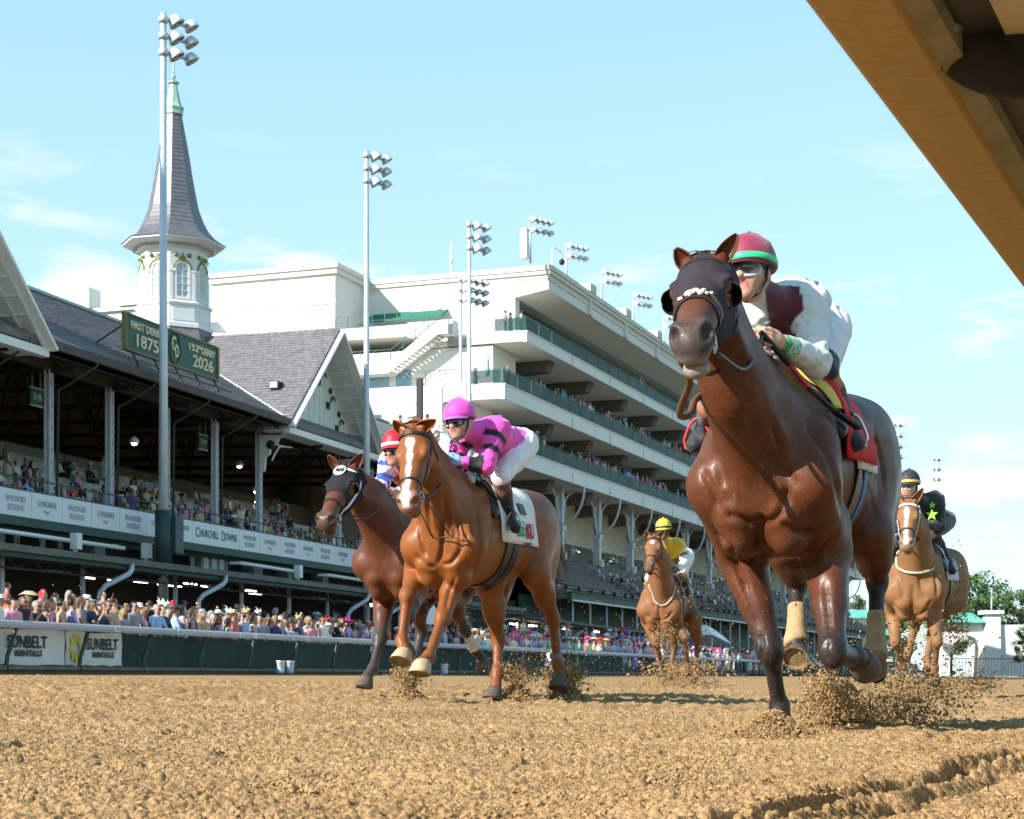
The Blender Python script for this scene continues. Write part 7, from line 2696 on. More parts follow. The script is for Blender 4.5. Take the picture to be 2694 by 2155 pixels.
rein(h5, -1, jj5['handr'], LEATHER, .05, .010)
stirrup(h5, jj5['ankl'], jj5['toel'], IRON)
stirrup(h5, jj5['ankr'], jj5['toer'], IRON)
LIME = M('star_lime', (.28, .62, .05), rough=.6)
def star(px, py, xf, r):
    c = J(px, py, xf)
    pts = [tuple(c + np.array([0, math.sin(q * PI / 5), math.cos(q * PI / 5)]) * (r if q % 2 == 0 else r * .42)) for q in range(10)]
    obj('lime_star', MB().prism(pts, (.012, 0, 0)), LIME, jk5['root'])
star(1962, 1084, .28, .065)
star(1963, 1064, .22, .04)
# ------------------------------------------------------------------ spectators
def ramp_mat(name, mode, cols, rough=.7):
    """colour picked per object: 'color' = the object's own colour, 'alpha' = ramp over its alpha, 'random' = ramp over its random number"""
    m = bpy.data.materials.new(name)
    m.use_nodes = True
    t = m.node_tree
    b = t.nodes['Principled BSDF']
    b.inputs['Roughness'].default_value = rough
    b.inputs['Specular IOR Level'].default_value = .3
    oi = t.nodes.new('ShaderNodeObjectInfo')
    n = t.nodes.new('ShaderNodeTexNoise')
    n.inputs['Scale'].default_value = 7
    co = t.nodes.new('ShaderNodeTexCoord')
    t.links.new(co.outputs['Object'], n.inputs[0])
    mr = t.nodes.new('ShaderNodeMapRange')
    mr.inputs[3].default_value = .8
    mr.inputs[4].default_value = 1.2
    t.links.new(n.outputs[0], mr.inputs[0])
    if mode == 'color':
        src = oi.outputs['Color']
    else:
        r = t.nodes.new('ShaderNodeValToRGB')
        r.color_ramp.interpolation = 'CONSTANT'
        e = r.color_ramp.elements
        for i, c in enumerate(cols):
            if i > 1:
                e.new(i / len(cols))
            e[i].position = i / len(cols)
            e[i].color = (*c, 1)
        t.links.new(oi.outputs['Alpha' if mode == 'alpha' else 'Random'], r.inputs[0])
        src = r.outputs[0]
    mm = t.nodes.new('ShaderNodeVectorMath')
    mm.operation = 'SCALE'
    t.links.new(src, mm.inputs[0])
    t.links.new(mr.outputs[0], mm.inputs['Scale'])
    t.links.new(mm.outputs[0], b.inputs['Base Color'])
    return m
SKINS = [(.50, .29, .21), (.46, .25, .17), (.54, .33, .25), (.20, .10, .06), (.48, .27, .19), (.38, .20, .13)]
HAIRS = [(.03, .02, .014), (.014, .011, .009), (.055, .03, .018), (.22, .14, .06), (.02, .014, .011), (.25, .24, .23), (.08, .045, .025)]
PANTS = [(.045, .055, .09), (.40, .36, .29), (.03, .03, .035), (.52, .52, .52), (.09, .11, .17), (.30, .25, .18)]
C_SHIRT, C_SKIN, C_HAIR, C_PANTS = ramp_mat('crowd_shirt', 'color', None), ramp_mat('crowd_skin', 'random', SKINS, .5), ramp_mat('crowd_hair', 'random', HAIRS, .5), ramp_mat('crowd_trousers', 'alpha', PANTS)
C_HAT = ramp_mat('crowd_hat', 'color', None, .8)

def person_body(kind):
    """facing +x, feet at the origin; tags 0 shirt, 1 skin, 2 hair, 3 trousers"""
    B_ = Body()
    dress = kind in ('dress', 'dress_up')
    seat = kind in ('seated', 'seated_up')
    zb = -.40 if seat else 0.0
    wz = zb + .98
    B_.cap((0, 0, wz + .08), (0, 0, wz + .40), .115, .125, .06, 0, 1, .155, .185)
    B_.cap((0, -.17, wz + .44), (0, .17, wz + .44), .065, .065, .06, 0)
    B_.cap((.0, 0, wz + .45), (.015, 0, wz + .58), .055, .05, .03, 1)
    B_.ell((.025, 0, wz + .69), (.098, .078, .120), .02, 1)
    B_.ell((.060, 0, wz + .63), (.055, .055, .06), .03, 1)
    B_.cap((.115, 0, wz + .69), (.128, 0, wz + .665), .010, .014, .012, 1)
    B_.ell((-.002, 0, wz + .725), (.108, .088, .105), .015, 2)
    if dress:
        B_.cap((-.05, 0, wz + .70), (-.085, 0, wz + .42), .09, .07, .03, 2, 1, .10, .11)
        B_.cap((.04, .075, wz + .66), (.02, .10, wz + .46), .03, .03, .02, 2)
        B_.cap((.04, -.075, wz + .66), (.02, -.10, wz + .46), .03, .03, .02, 2)
    if seat:
        for s in (-1, 1):
            B_.cap((0, .09 * s, wz), (.42, .11 * s, wz + .02), .10, .065, .05, 3)
            B_.cap((.42, .11 * s, wz + .02), (.44, .11 * s, wz - .42), .06, .045, .03, 3)
            B_.cap((.44, .11 * s, wz - .44), (.56, .11 * s, wz - .47), .04, .035, .03, 3)
    elif dress:
        B_.cap((0, 0, wz + .06), (0, 0, .50), .12, .20, .05, 0, 1, .16, .25)
        for s in (-1, 1):
            B_.cap((0, .08 * s, .55), (0, .08 * s, .06), .055, .04, .03, 1)
    else:
        B_.ell((0, 0, wz), (.12, .165, .13), .05, 3)
        for s in (-1, 1):
            B_.cap((0, .085 * s, wz - .05), (.02, .10 * s, .50), .092, .065, .04, 3)
            B_.cap((.02, .10 * s, .50), (0, .11 * s, .09), .062, .048, .03, 3)
            B_.cap((-.02, .11 * s, .05), (.14, .13 * s, .04), .04, .035, .03, 3)
    bare = 1 if dress else 0
    arms = {'stand': ((.02, .24, .16), (.10, .22, -.08), (.22, .16, .02)), 'lean': ((.10, .26, .18), (.34, .20, .10), (.44, .10, .10)), 'dress': ((.06, .22, .18), (.22, .16, .10), (.30, .06, .20)),
            'phone': ((.16, .25, .22), (.30, .14, .50), (.33, .09, .60)), 'cheer': ((.06, .30, .56), (.10, .27, .86), (.11, .26, .95)), 'point': ((.06, .30, .54), (.12, .28, .84), (.14, .28, .94)),
            'seated': ((.12, .24, .16), (.34, .18, .10), (.42, .12, .10)), 'dress_up': ((.06, .28, .54), (.10, .24, .82), (.12, .24, .92)), 'seated_up': ((.16, .25, .22), (.30, .14, .46), (.33, .09, .55))}[kind]
    for s in (-1, 1):
        a = arms
        if kind in ('point', 'dress_up') and s < 0:
            a = ((.08, .25, .18), (.26, .18, .12), (.34, .10, .16))
        sh = np.array((0, .19 * s, wz + .43))
        e, w_, h_ = [np.array((p[0], p[1] * s, wz + p[2])) for p in a]
        B_.cap(sh, e, .060, .046, .03, bare if dress else 0)
        B_.cap(sh, sh * .4 + e * .6, .064, .055, .02, bare)
        B_.cap(e, w_, .043, .030, .02, 1)
        B_.ell(h_, (.048, .026, .05), .02, 1)
    return B_
POSES = ('stand', 'lean', 'phone', 'point', 'dress', 'dress_up', 'cheer', 'seated', 'seated_up')
def person_geo(kind, h):
    b = person_body(kind)
    D, lo, ax = b.field(h)
    V, Q = surface_net(D, lo, h)
    V = relax(V, Q, 1)
    w_ = b.tags(V[Q].mean(1), 150.0)
    ks = sorted(w_)
    mi = np.array(ks)[np.stack([w_[k] for k in ks], 1).argmax(1)]
    C_ = V[Q].mean(1)
    wz = .58 if 'seated' in kind else .98
    hd = (C_[:, 2] > wz + .58) & (np.abs(C_[:, 1]) < .13) & (np.abs(C_[:, 0]) < .20) & (mi != 0) & ((mi == 2) | (np.linalg.norm(C_ - np.array([.02, 0, wz + .70]), axis=1) < .165))
    hairy = (C_[:, 2] > wz + .765 - .25 * np.clip(.06 - C_[:, 0], 0, .2)) | ((C_[:, 0] < .035) & (C_[:, 2] > wz + .63)) | ((np.abs(C_[:, 1]) > .072) & (C_[:, 0] < .06))
    mi = np.where(hd, np.where(hairy, 2, 1), mi)
    return V, Q, mi
PMESH = {}
for k in POSES:
    V, Q, mi = person_geo(k, .028)
    PMESH[k] = np_mesh('person_' + k, V, Q, [C_SHIRT, C_SKIN, C_HAIR, C_PANTS], True, mi)
PCOARSE = {k: person_geo(k, .076) for k in POSES}
def head_top(kind):
    return (-.40 if 'seated' in kind else 0.0) + .98 + .70
# hats, built round the head centre
HATS = {}
HATS['wide brimmed hat'] = MB().lathe([(.27, .045), (.275, .055), (.13, .07), (.115, .075), (.105, .16), (.07, .175), (.01, .17)], (0, 0, 0), 16).mesh('hat', [C_HAT])
HATS['small straw hat'] = MB().lathe([(.175, .05), (.178, .06), (.112, .07), (.10, .15), (.05, .155), (.01, .145)], (0, 0, 0), 14).mesh('hat', [C_HAT])
mb = MB().lathe([(.112, .04), (.112, .07), (.095, .12), (.05, .15), (.01, .155)], (0, 0, 0), 14)
mb.hexa([(.09, -.08, .045), (.20, -.06, .035), (.20, .06, .035), (.09, .08, .045)], [(.09, -.08, .06), (.20, -.06, .045), (.20, .06, .045), (.09, .08, .06)])
HATS['baseball cap'] = mb.mesh('cap', [C_HAT])
mb = MB()
rgh = random.Random(5)
for q in range(9):
    mb.ell((rgh.uniform(-.06, .08), rgh.uniform(-.02, .12), .13 + rgh.uniform(-.02, .08)), (.06, .05, .04), 6)
mb.tube([(.0, .05, .14), (-.06, .12, .26), (-.12, .10, .33)], [.015, .012, .004], 5)
mb.tube([(.0, .05, .14), (.03, .14, .25), (.0, .20, .30)], [.015, .012, .004], 5)
HATS['feathered fascinator'] = mb.mesh('fascinator', [C_HAT])
GLASSES = MB().hexa([(.10, -.075, .0), (.125, -.03, .0), (.125, .03, .0), (.10, .075, .0)], [(.10, -.075, .035), (.128, -.03, .035), (.128, .03, .035), (.10, .075, .035)]).mesh('sunglasses', [M('sunglass_black', (.01, .01, .012), rough=.1, spec=.8)])
PHONE = MB().box((.375, -.04, .545), (.385, .04, .68)).mesh('phone', [M('phone_dark', (.05, .05, .06), rough=.3)])
SHIRTC = {'white': (.66, .66, .66), 'light blue': (.30, .42, .62), 'navy': (.03, .04, .10), 'black': (.02, .02, .024), 'pink': (.66, .28, .36), 'grey blue': (.17, .22, .32), 'mint green': (.24, .52, .42),
          'lilac': (.38, .30, .58), 'cream': (.60, .52, .38), 'coral red': (.58, .12, .09), 'sky blue': (.20, .45, .70), 'purple': (.12, .05, .19), 'tan': (.42, .31, .19), 'grey': (.26, .26, .28), 'floral rose': (.55, .32, .34)}
HATC = {'white': (.68, .66, .62), 'straw': (.50, .38, .21), 'hot pink': (.72, .04, .28), 'royal blue': (.05, .08, .50), 'grey': (.28, .28, .29), 'black': (.02, .02, .022), 'red': (.55, .03, .04), 'pale blue': (.35, .52, .70)}
used_labels = set()
SHIRTW = list(SHIRTC) + ['white'] * 5 + ['light blue'] * 4 + ['grey blue'] * 3 + ['navy'] * 3 + ['black'] * 3 + ['cream', 'pink', 'sky blue', 'grey', 'tan', 'lilac'] * 2
HATW = list(HATC) + ['white'] * 5 + ['straw'] * 4 + ['grey', 'black']
DOING = {'stand': 'standing', 'lean': 'leaning forward', 'phone': 'holding up a phone', 'point': 'with one arm raised', 'dress': 'with long hair', 'dress_up': 'with long hair waving', 'cheer': 'with both arms up', 'seated': 'sitting', 'seated_up': 'sitting and holding up a phone'}
def spectator(rg, fr, u, v, z, face, kinds, where, group, shirt=None, hat=None, kind=None, hatp=.5):
    kind = kind or rg.choice(kinds)
    for tries in range(400):
        sc_ = shirt or rg.choice(SHIRTW)
        hk, hc = (hat if hat else ((rg.choice(list(HATS)), rg.choice(HATW)) if rg.random() < hatp + (.3 if tries > 20 else 0) else (None, None)))
        gl = rg.random() < .6 and tries < 25
        wear = 'dress' if 'dress' in kind else ('top' if kind == 'cheer' else 'shirt')
        lab = 'spectator in %s %s %s' % (sc_, wear, DOING[kind])
        if hk:
            lab += ', %s %s' % (hc, hk)
        if gl:
            lab += ', sunglasses'
        w_ = where(u, rg)
        full = '%s, %s' % (lab, w_)
        if len(full.replace(',', ' ').split()) <= 15 and full not in used_labels:
            break
        if tries > 60:
            kind = rg.choice(kinds)
    used_labels.add(full)
    o = link('person', PMESH[kind], None)
    o.location = fr.W(u, v, z)
    o.rotation_euler = (0, 0, fr.rz + PI / 2 + face)
    s = rg.uniform(.93, 1.06)
    o.scale = (s, s * rg.uniform(.95, 1.1), s)
    c = SHIRTC[sc_]
    o.color = (*c, rg.random() * .999)
    tag(o, full, 'person', group)
    ht = head_top(kind)
    if hk:
        h_ = link('hat', HATS[hk], o)
        h_.location = (.0, 0, ht)
        h_.rotation_euler = (rg.uniform(-.12, .12), rg.uniform(-.08, .12), rg.uniform(-.3, .3))
        h_.color = (*HATC[hc], 1)
    if gl:
        g_ = link('sunglasses', GLASSES, o)
        g_.location = (.02, 0, ht - .035)
    if kind in ('phone', 'seated_up'):
        p_ = link('phone', PHONE, o)
        p_.location = (0, 0, ht - .70 - (.05 if kind == 'seated_up' else 0))
    return o
rg = random.Random(21)
STEPZ = lambda v: .41 + max(0.0, math.floor((v - 25.2) / .8) * .17)
mb = MB()
for k in range(8):
    mb.box((28, 25.2 + .8 * k + .8, .405), (104, 31.6, .41 + .17 * (k + 1)))
tag(obj('apron_steps', mb.xform(Matrix(((FA.s, -FA.c, 0, 0), (FA.c, FA.s, 0, 0), (0, 0, 1, 0), (0, 0, 0, 1)))), CONC), kind='structure')
def place_rail(u, rg):
    if u < 37.3:
        a = 'behind the left tarp banner'
    elif u < 40:
        a = 'behind the banner with the whole sun'
    elif u < 46:
        a = 'behind the first green screens'
    elif u < 52:
        a = 'left of the two buckets'
    elif u < 60:
        a = 'near the two buckets'
    else:
        a = 'behind the running legs'
    return a
NP = 0
crowd_rest = []
for row, (v, occ) in enumerate(((24.06, .92), (24.55, .9), (25.1, .8), (26.1, .75), (27.0, .7), (27.9, .55), (28.8, .4))):
    u = 31.5 + .2 * row
    while u < (74 if row < 2 else 64):
        if rg.random() < occ:
            if row == 0:
                kinds = ('lean', 'stand', 'dress', 'phone', 'dress', 'lean')
            else:
                kinds = ('stand', 'phone', 'dress', 'stand', 'dress', 'stand', 'lean', 'dress', 'phone', 'stand', 'point', 'dress_up', 'stand')
            face = PI + rg.uniform(-.55, .75)
            if NP < 205:
                spectator(rg, FA, u + rg.uniform(-.08, .08), v + rg.uniform(-.12, .12), STEPZ(v) - (.12 if row == 0 and rg.random() < .3 else 0), face, kinds, place_rail, 'spectators along the rail')
                NP += 1
            else:
                crowd_rest.append((FA, u, v, STEPZ(v), face, rg.choice(kinds)))
        u += rg.uniform(.42, .62) + .05 * row
# the rest of the rail, too small to tell apart
for row, v in enumerate((23.85, 24.5, 25.2, 26.0, 27.0)):
    u = 74 + .3 * row
    while u < 300:
        if rg.random() < (.85 if u < 130 else .6) and not (row > 2 and u > 160):
            crowd_rest.append((FA, u, v + rg.uniform(-.15, .15), .41 + .10 * row, PI + rg.uniform(-.5, .7), rg.choice(('stand', 'lean', 'dress', 'phone', 'point', 'dress'))))
        u += rg.uniform(.5, .85) * (1 if u < 130 else 1.9)
# people in the open tier of the old stand
def place_tier(u, rg):
    for lim, t in ((58, 'in the tier left of section 318 columns'), (62.5, 'in the tier beside the second column'), (67.5, 'in the tier by the tall pole'), (72, 'in the tier past the tall pole'), (77, 'in the tier under section 319')):
        if u < lim:
            return t
    return 'in the tier below the white gable'
n = 0
for k in range(0, 8):
    u = 53.2 + rg.random()
    while u < 92:
        if rg.random() < (.62, .5, .42, .34, .26, .2, .14, .1)[k] and n < 84:
            kd = ('seated', 'seated_up', 'seated') if rg.random() < .72 else ('stand', 'phone', 'dress')
            z = 6.05 + k * .44 + (.02 if 'seated' in kd else 0)
            spectator(rg, FA, u, 36.9 + k + (.42 if 'seated' in kd else .25), z, PI + rg.uniform(-.5, .6), kd, place_tier, 'spectators in the open tier', hatp=.25)
            n += 1
        u += rg.uniform(.6, 1.5)
for u, v, z, kd, lab in ((55.2, 44.9, 9.6, 'stand', 'black'), (62.5, 44.9, 9.6, 'stand', 'black'), (75.5, 49, 9.2, 'stand', 'black')):
    spectator(rg, FA, u, v, z, PI, ('stand',), lambda u, r: {55.2: 'by the parapet at the far left', 62.5: 'by the parapet behind the second column', 75.5: 'before the beige rear wall'}[u], 'spectators in the open tier', shirt='black', hat=(None, None), kind='stand')
for u in (55.5, 57.2, 58.4, 66.0, 69.0):
    crowd_rest.append((FA, u, 37.1, 4.75, PI, 'stand'))
for k in range(0, 8):
    u = 52.5 + rg.random()
    while u < 96:
        if rg.random() < (.45, .4, .34, .3, .22, .16, .1, .06)[k]:
            crowd_rest.append((FA, u, 36.9 + k + .42, 6.05 + k * .44 + .02, PI + rg.uniform(-.5, .5), 'seated'))
        u += rg.uniform(.6, 1.2)
# terraces and decks of the tall stand
terr = lambda px, py, up, s_, k_: (FB.on_u(px, py, up)[0], s_, k_)
for px, up, z, sh, k_, wh_ in ((1075, -4.6, 25.05, 'grey', 'dress', 'at the corner of the top deck'), (1098, -4.4, 25.05, 'white', 'stand', 'in white at the top deck corner'), (1001, -9.0, 20.2, 'coral red', 'dress', 'on the middle terrace by the grey cabinets'),
                          (787, -13.4, 16.4, 'light blue', 'dress', 'on the lowest terrace beside the light pole'), (843, -14, 16.4, 'floral rose', 'dress', 'midway along the lowest terrace'), (878, -14, 16.4, 'purple', 'dress', 'behind the dark loudspeaker mast'), (900, -14, 16.4, 'coral red', 'dress_up', 'right of the dark loudspeaker mast'), (1064, -4.6, 25.05, 'tan', 'stand', 'at the rail of the top terrace')):
    spectator(rg, FB, up, FB.on_u(px, 700, up)[0], z, PI + .3, (k_,), (lambda t: (lambda u, r: t))(wh_), 'people on the decks of the tall stand', shirt=sh, hat=(None, None), kind=k_)
for (ua, z0, z1, ub, wv), dens, u0, ind in zip(DECKS, (.06, .96, .8), (24, -8.5, -6), (0, 4, 3)):
    u = u0
    while u < ub - 3:
        if rg.random() < dens * (1.0 if (int(u / 9) % 4) else .45):
            v = rg.choice((.7, .8, 1.9))
            crowd_rest.append((FB, u, v, z1 + (.15 if v < 1.5 else .55), PI + rg.uniform(-.4, .5), rg.choice(('stand', 'dress', 'lean', 'stand'))))
        u += rg.uniform(.45, .8)
for u, v in ((27, .7), (28.2, .8), (66, .7), (67, .8)):
    crowd_rest.append((FB, u, v, 25.35, PI, 'stand'))
for k in range(0, 4):
    u = 6 + rg.random() * 8
    while u < 60:
        crowd_rest.append((FB, u, -3.2 + k * .75, 6.4 + k * .42, PI, 'seated'))
        u += rg.uniform(1.5, 9)
for u in np.arange(90, 128, .8):
    if rg.random() < .6:
        crowd_rest.append((FA, u, 29.5 + rg.uniform(-1.5, 1.5), 1.6, PI + rg.uniform(-.4, .4), rg.choice(('stand', 'dress', 'phone'))))
# one mass for all of those
vs, qs, cs, off = [], [], [], 0
cl_ = list(SHIRTC.values())
bright = [SHIRTC[k] for k in ('white', 'pink', 'light blue', 'floral rose', 'cream', 'lilac', 'white', 'mint green')]
hatm = []
rn = np.random.default_rng(8)
for fr, u, v, z, face, kind in crowd_rest:
    V, Q, mi = PCOARSE[kind]
    a = fr.rz + PI / 2 + face
    s = rn.uniform(.93, 1.06)
    ca, sa = math.cos(a) * s, math.sin(a) * s
    p = fr.W(u, v, z)
    W_ = np.stack([V[:, 0] * ca - V[:, 1] * sa + p.x, V[:, 0] * sa + V[:, 1] * ca + p.y, V[:, 2] * s + p.z], 1)
    pal = bright if fr is FA and u > 70 and rn.random() < .75 else cl_
    cols_ = np.array([pal[rn.integers(len(pal))], SKINS[rn.integers(len(SKINS))], HAIRS[rn.integers(len(HAIRS))], PANTS[rn.integers(len(PANTS))]])
    hat_on = rn.random() < (.5 if fr is FA and u > 70 else .15)
    if hat_on:
        cols_[2] = list(HATC.values())[rn.integers(len(HATC))]
        if rn.random() < .5:
            hatm.append((p.x, p.y, p.z + (head_top(kind) + .07) * s, rn.uniform(.18, .30), cols_[2]))
    vs.append(W_); qs.append(Q + off); cs.append(cols_[mi]); off += len(V)
hq = []
for x, y, z, r_, c in hatm:
    n_ = 10
    ring = [(x + r_ * math.cos(2 * PI * q / n_), y + r_ * math.sin(2 * PI * q / n_), z + .02 * math.sin(q * 2)) for q in range(n_)]
    top = [(x + .1 * math.cos(2 * PI * q / n_), y + .1 * math.sin(2 * PI * q / n_), z + .11) for q in range(n_)]
    vs.append(np.array(ring + top))
    qq = [(q, (q + 1) % n_, n_ + (q + 1) % n_, n_ + q) for q in range(n_)] + [(n_, n_ + 1, n_ + 2, n_ + 3), (n_, n_ + 3, n_ + 4, n_ + 5), (n_, n_ + 5, n_ + 6, n_ + 7), (n_, n_ + 7, n_ + 8, n_ + 9)]
    qs.append(np.array(qq) + off); cs.append(np.tile(np.array(c), (len(qq), 1))); off += 2 * n_
V, Q, Cc = np.concatenate(vs), np.concatenate(qs), np.concatenate(cs)
CROWDM = M('crowd_cloth', (.5, .5, .5), rough=.75, attr='coat', var=.12, vscale=5, spec=.25)
me = np_mesh('crowd', V, Q, [CROWDM])
at = me.color_attributes.new('coat', 'FLOAT_COLOR', 'CORNER')
if len(me.polygons) == len(Q):
    c4 = np.ones((len(Q) * 4, 4), np.float32)
    c4[:, :3] = np.repeat(Cc, 4, 0)
    at.data.foreach_set('color', c4.ravel())
tag(link('crowd', me), kind='stuff')
# kneeling photographer in front of the rail
ph = Root('person', 'crouching photographer in white shirt and navy vest on the dirt before the rail', 'person', FA, (FA.on_v(1155, 1400, 22.2)[0], 22.2, ground_z(22.2) - .03))
B_ = Body()
B_.cap((-.05, 0, .42), (.10, 0, .86), .14, .13, .06, 0, 1, .17, .19)
B_.cap((.10, -.18, .90), (.10, .18, .90), .07, .07, .06, 4)
B_.cap((.12, 0, .92), (.17, 0, 1.03), .055, .05, .03, 1)
B_.ell((.20, 0, 1.13), (.10, .08, .12), .02, 1)
B_.ell((.175, 0, 1.165), (.105, .09, .10), .015, 2)
for s in (-1, 1):
    B_.cap((-.08, .10 * s, .36), (.36, .16 * s, .50), .10, .07, .05, 3)
    B_.cap((.36, .16 * s, .50), (.10, .15 * s, .12), .068, .05, .03, 3)
    B_.cap((.06, .15 * s, .06), (.24, .16 * s, .04), .045, .04, .03, 2)
    B_.cap((.10, .20 * s, .88), (.22, .24 * s, .62), .07, .055, .03, 4)
    B_.cap((.22, .24 * s, .62), (.44, .12 * s, .62), .045, .032, .02, 1)
    B_.ell((.48, .09 * s, .62), (.05, .03, .045), .02, 1)
def phc(V):
    return tagcol(dict(V=V, t=B_.tags(V, 160)), {0: (.035, .045, .10), 1: (.5, .29, .21), 2: (.03, .022, .018), 3: (.10, .10, .10), 4: (.66, .66, .68)})
po, _, _ = body_obj('body', B_, .022, [M('clothes_plain', (.5, .5, .5), rough=.75, attr='coat')], ph.o, phc)
po.rotation_euler = (0, 0, PI + 1.3)
cb = MB().box((.44, -.07, .58), (.52, .07, .70)).tube([(.52, 0, .64), (.68, 0, .64)], .045, 10)
co_ = obj('camera', cb, BLACK, ph.o)
co_.rotation_euler = (0, 0, PI + 1.3)
# ------------------------------------------------------------------ flying dirt
CLOD = M('flying_clods', (.30, .19, .09), rough=.95, spec=.05, var=.45, vscale=45)
OCT = np.array([(1, 0, 0), (-1, 0, 0), (0, 1, 0), (0, -1, 0), (0, 0, 1), (0, 0, -1)], float)
OCF = np.array([(0, 2, 4), (2, 1, 4), (1, 3, 4), (3, 0, 4), (2, 0, 5), (1, 2, 5), (3, 1, 5), (0, 3, 5)])
def spin(r_, V):
    """turn every little lump its own way"""
    q = r_.normal(0, 1, (len(V), 4))
    q /= np.linalg.norm(q, axis=1)[:, None]
    w_, x, y, z = q.T
    Rm = np.stack([1 - 2 * (y * y + z * z), 2 * (x * y - z * w_), 2 * (x * z + y * w_), 2 * (x * y + z * w_), 1 - 2 * (x * x + z * z), 2 * (y * z - x * w_), 2 * (x * z - y * w_), 2 * (y * z + x * w_), 1 - 2 * (x * x + y * y)], 1).reshape(-1, 3, 3)
    return np.einsum('nij,nkj->nki', Rm, V)
def clods(name, blobs, seed):
    """blobs: (count, centre px, centre py, distance, spread px, py, depth m, size lo, hi, shape)"""
    r_ = np.random.default_rng(seed)
    P, S = [], []
    for n, px, py, D, sx_, sy_, sd_, a, b, shape in blobs:
        c = np.array(on_D(px, py, D))
        k = D / FPX
        if shape == 'heap':
            g_ = r_.normal(0, 1, (n, 3)) * np.array([sx_ * k * .5, sd_ * .5, 0])
            rr = np.exp(-(g_[:, 0] / (sx_ * k * .75)) ** 2 - (g_[:, 1] / (sd_ * .75)) ** 2)
            z0 = gz_np(c[0] + g_[:, 0], c[1] + g_[:, 1])
            p = np.stack([c[0] + g_[:, 0], c[1] + g_[:, 1], z0 + rr * sy_ * k * r_.random(n) ** .6], 1)
        elif shape == 'box':
            p = c + (r_.random((n, 3)) - .5) * 2 * np.array([sx_ * k, sd_, sy_ * k])
        else:
            p = c + r_.normal(0, 1, (n, 3)) * np.array([sx_ * k * .55, sd_ * .5, sy_ * k * .55])
        p[:, 2] = np.maximum(p[:, 2], gz_np(p[:, 0], p[:, 1]) + .004)
        P.append(p)
        S.append(a + (b - a) * r_.random(n) ** 3)
    P, S = np.concatenate(P), np.concatenate(S)
    n = len(P)
    V = OCT[None] * r_.uniform(.55, 1.25, (n, 6, 1)) + r_.normal(0, .12, (n, 6, 3))
    V = spin(r_, V * S[:, None, None] * r_.uniform(.5, 1.25, (n, 1, 3))) + P[:, None]
    F = OCF[None] + (np.arange(n) * 6)[:, None, None]
    o = np_mesh_obj(name, V.reshape(-1, 3), F.reshape(-1, 3), CLOD, smooth=False)
    return tag(o, kind='stuff')
clods('dirt_spray', [(3600, 1625, 1522, 6.95, 95, 62, .22, .004, .012, 'heap'), (1500, 1600, 1522, 6.85, 120, 30, .25, .004, .010, 'heap'), (2600, 1752, 1486, 7.9, 55, 52, .18, .004, .013, 'g'), (1500, 1735, 1450, 7.9, 38, 40, .15, .003, .010, 'g'),
                     (3400, 1862, 1500, 8.3, 120, 42, .35, .004, .012, 'g'), (2000, 1900, 1452, 8.6, 70, 52, .30, .003, .010, 'g'), (1100, 1830, 1420, 8.6, 250, 100, .9, .003, .010, 'g'), (420, 1720, 1320, 8.2, 280, 160, 1.2, .0025, .006, 'box'),
                     (1600, 1795, 1520, 8.0, 170, 26, .3, .005, .014, 'heap')], 5)
clods('dirt_spray', [(1700, 862, 1442, 12.6, 50, 34, .25, .006, .017, 'heap'), (1200, 856, 1424, 12.6, 30, 22, .15, .005, .013, 'g'), (1800, 1085, 1440, 13.0, 62, 44, .3, .006, .017, 'heap'), (1300, 1085, 1420, 13.0, 42, 26, .2, .005, .014, 'g'),
                     (2600, 1188, 1446, 13.4, 58, 44, .3, .006, .019, 'heap'), (2000, 1186, 1430, 13.4, 40, 30, .2, .006, .016, 'g'), (500, 1150, 1360, 13.5, 90, 60, .6, .004, .009, 'g'), (260, 1080, 1340, 13.6, 190, 90, 1.0, .003, .008, 'box')], 6)
clods('dirt_spray', [(1900, 1945, 1446, 17.6, 85, 24, .6, .008, .020, 'g'), (900, 2005, 1300, 18.2, 26, 70, .4, .008, .022, 'g'), (500, 1990, 1230, 18.4, 34, 60, .5, .007, .018, 'g'), (700, 2060, 1440, 18.2, 50, 24, .6, .008, .018, 'g'),
                     (450, 1950, 1340, 17.4, 60, 40, .5, .006, .014, 'g'), (60, 2070, 1290, 18, 90, 90, 1.2, .005, .009, 'box')], 7)
clods('dirt_spray', [(1500, 1440, 1412, 23.8, 75, 22, .8, .010, .024, 'g'), (900, 1395, 1338, 23.6, 30, 30, .5, .008, .018, 'g'), (700, 1440, 1300, 24.5, 90, 110, 1.2, .007, .015, 'box'), (400, 1330, 1270, 24, 110, 160, 1.5, .006, .014, 'box'), (900, 1420, 1440, 23.8, 110, 12, 1.0, .010, .024, 'g')], 8)
# loose crumbs lying on the harrowed dirt
CRUMB = M('loose_crumbs', (.33, .212, .105), rough=.95, spec=.05, var=.4, vscale=60)
r_ = np.random.default_rng(12)
n = 52000
yy = 2.4 + 9.0 * r_.random(n) ** 1.5
xx = (r_.random(n) * 2 - 1) * (.33 * yy + .15)
ee = (xx - RUT0[0]) * RUTD[1] - (yy - RUT0[1]) * RUTD[0]
kp = ((ee < .5) | (r_.random(n) < .12)) & (vnoise(xx, yy, .35, 77) + .25 * vnoise(xx, yy, .1, 78) > .42)
xx, yy = xx[kp], yy[kp]
n = len(xx)
sz = .0018 + .0050 * r_.random(n) ** 5 + .0006 * yy
zz_ = gz_np(xx, yy) + (vnoise(xx, yy, .9, 21) - .5) * .026 + (vnoise(xx, yy, .26, 22) - .5) * .018 + .003 + .5 * sz
ee = ee[kp]
zz_ += np.where((ee > 0) & (ee < .11), -.07, 0) + np.where(ee >= .11, -.05, 0)
Vv = OCT[None] * r_.uniform(.6, 1.2, (n, 6, 1)) + r_.normal(0, .12, (n, 6, 3))
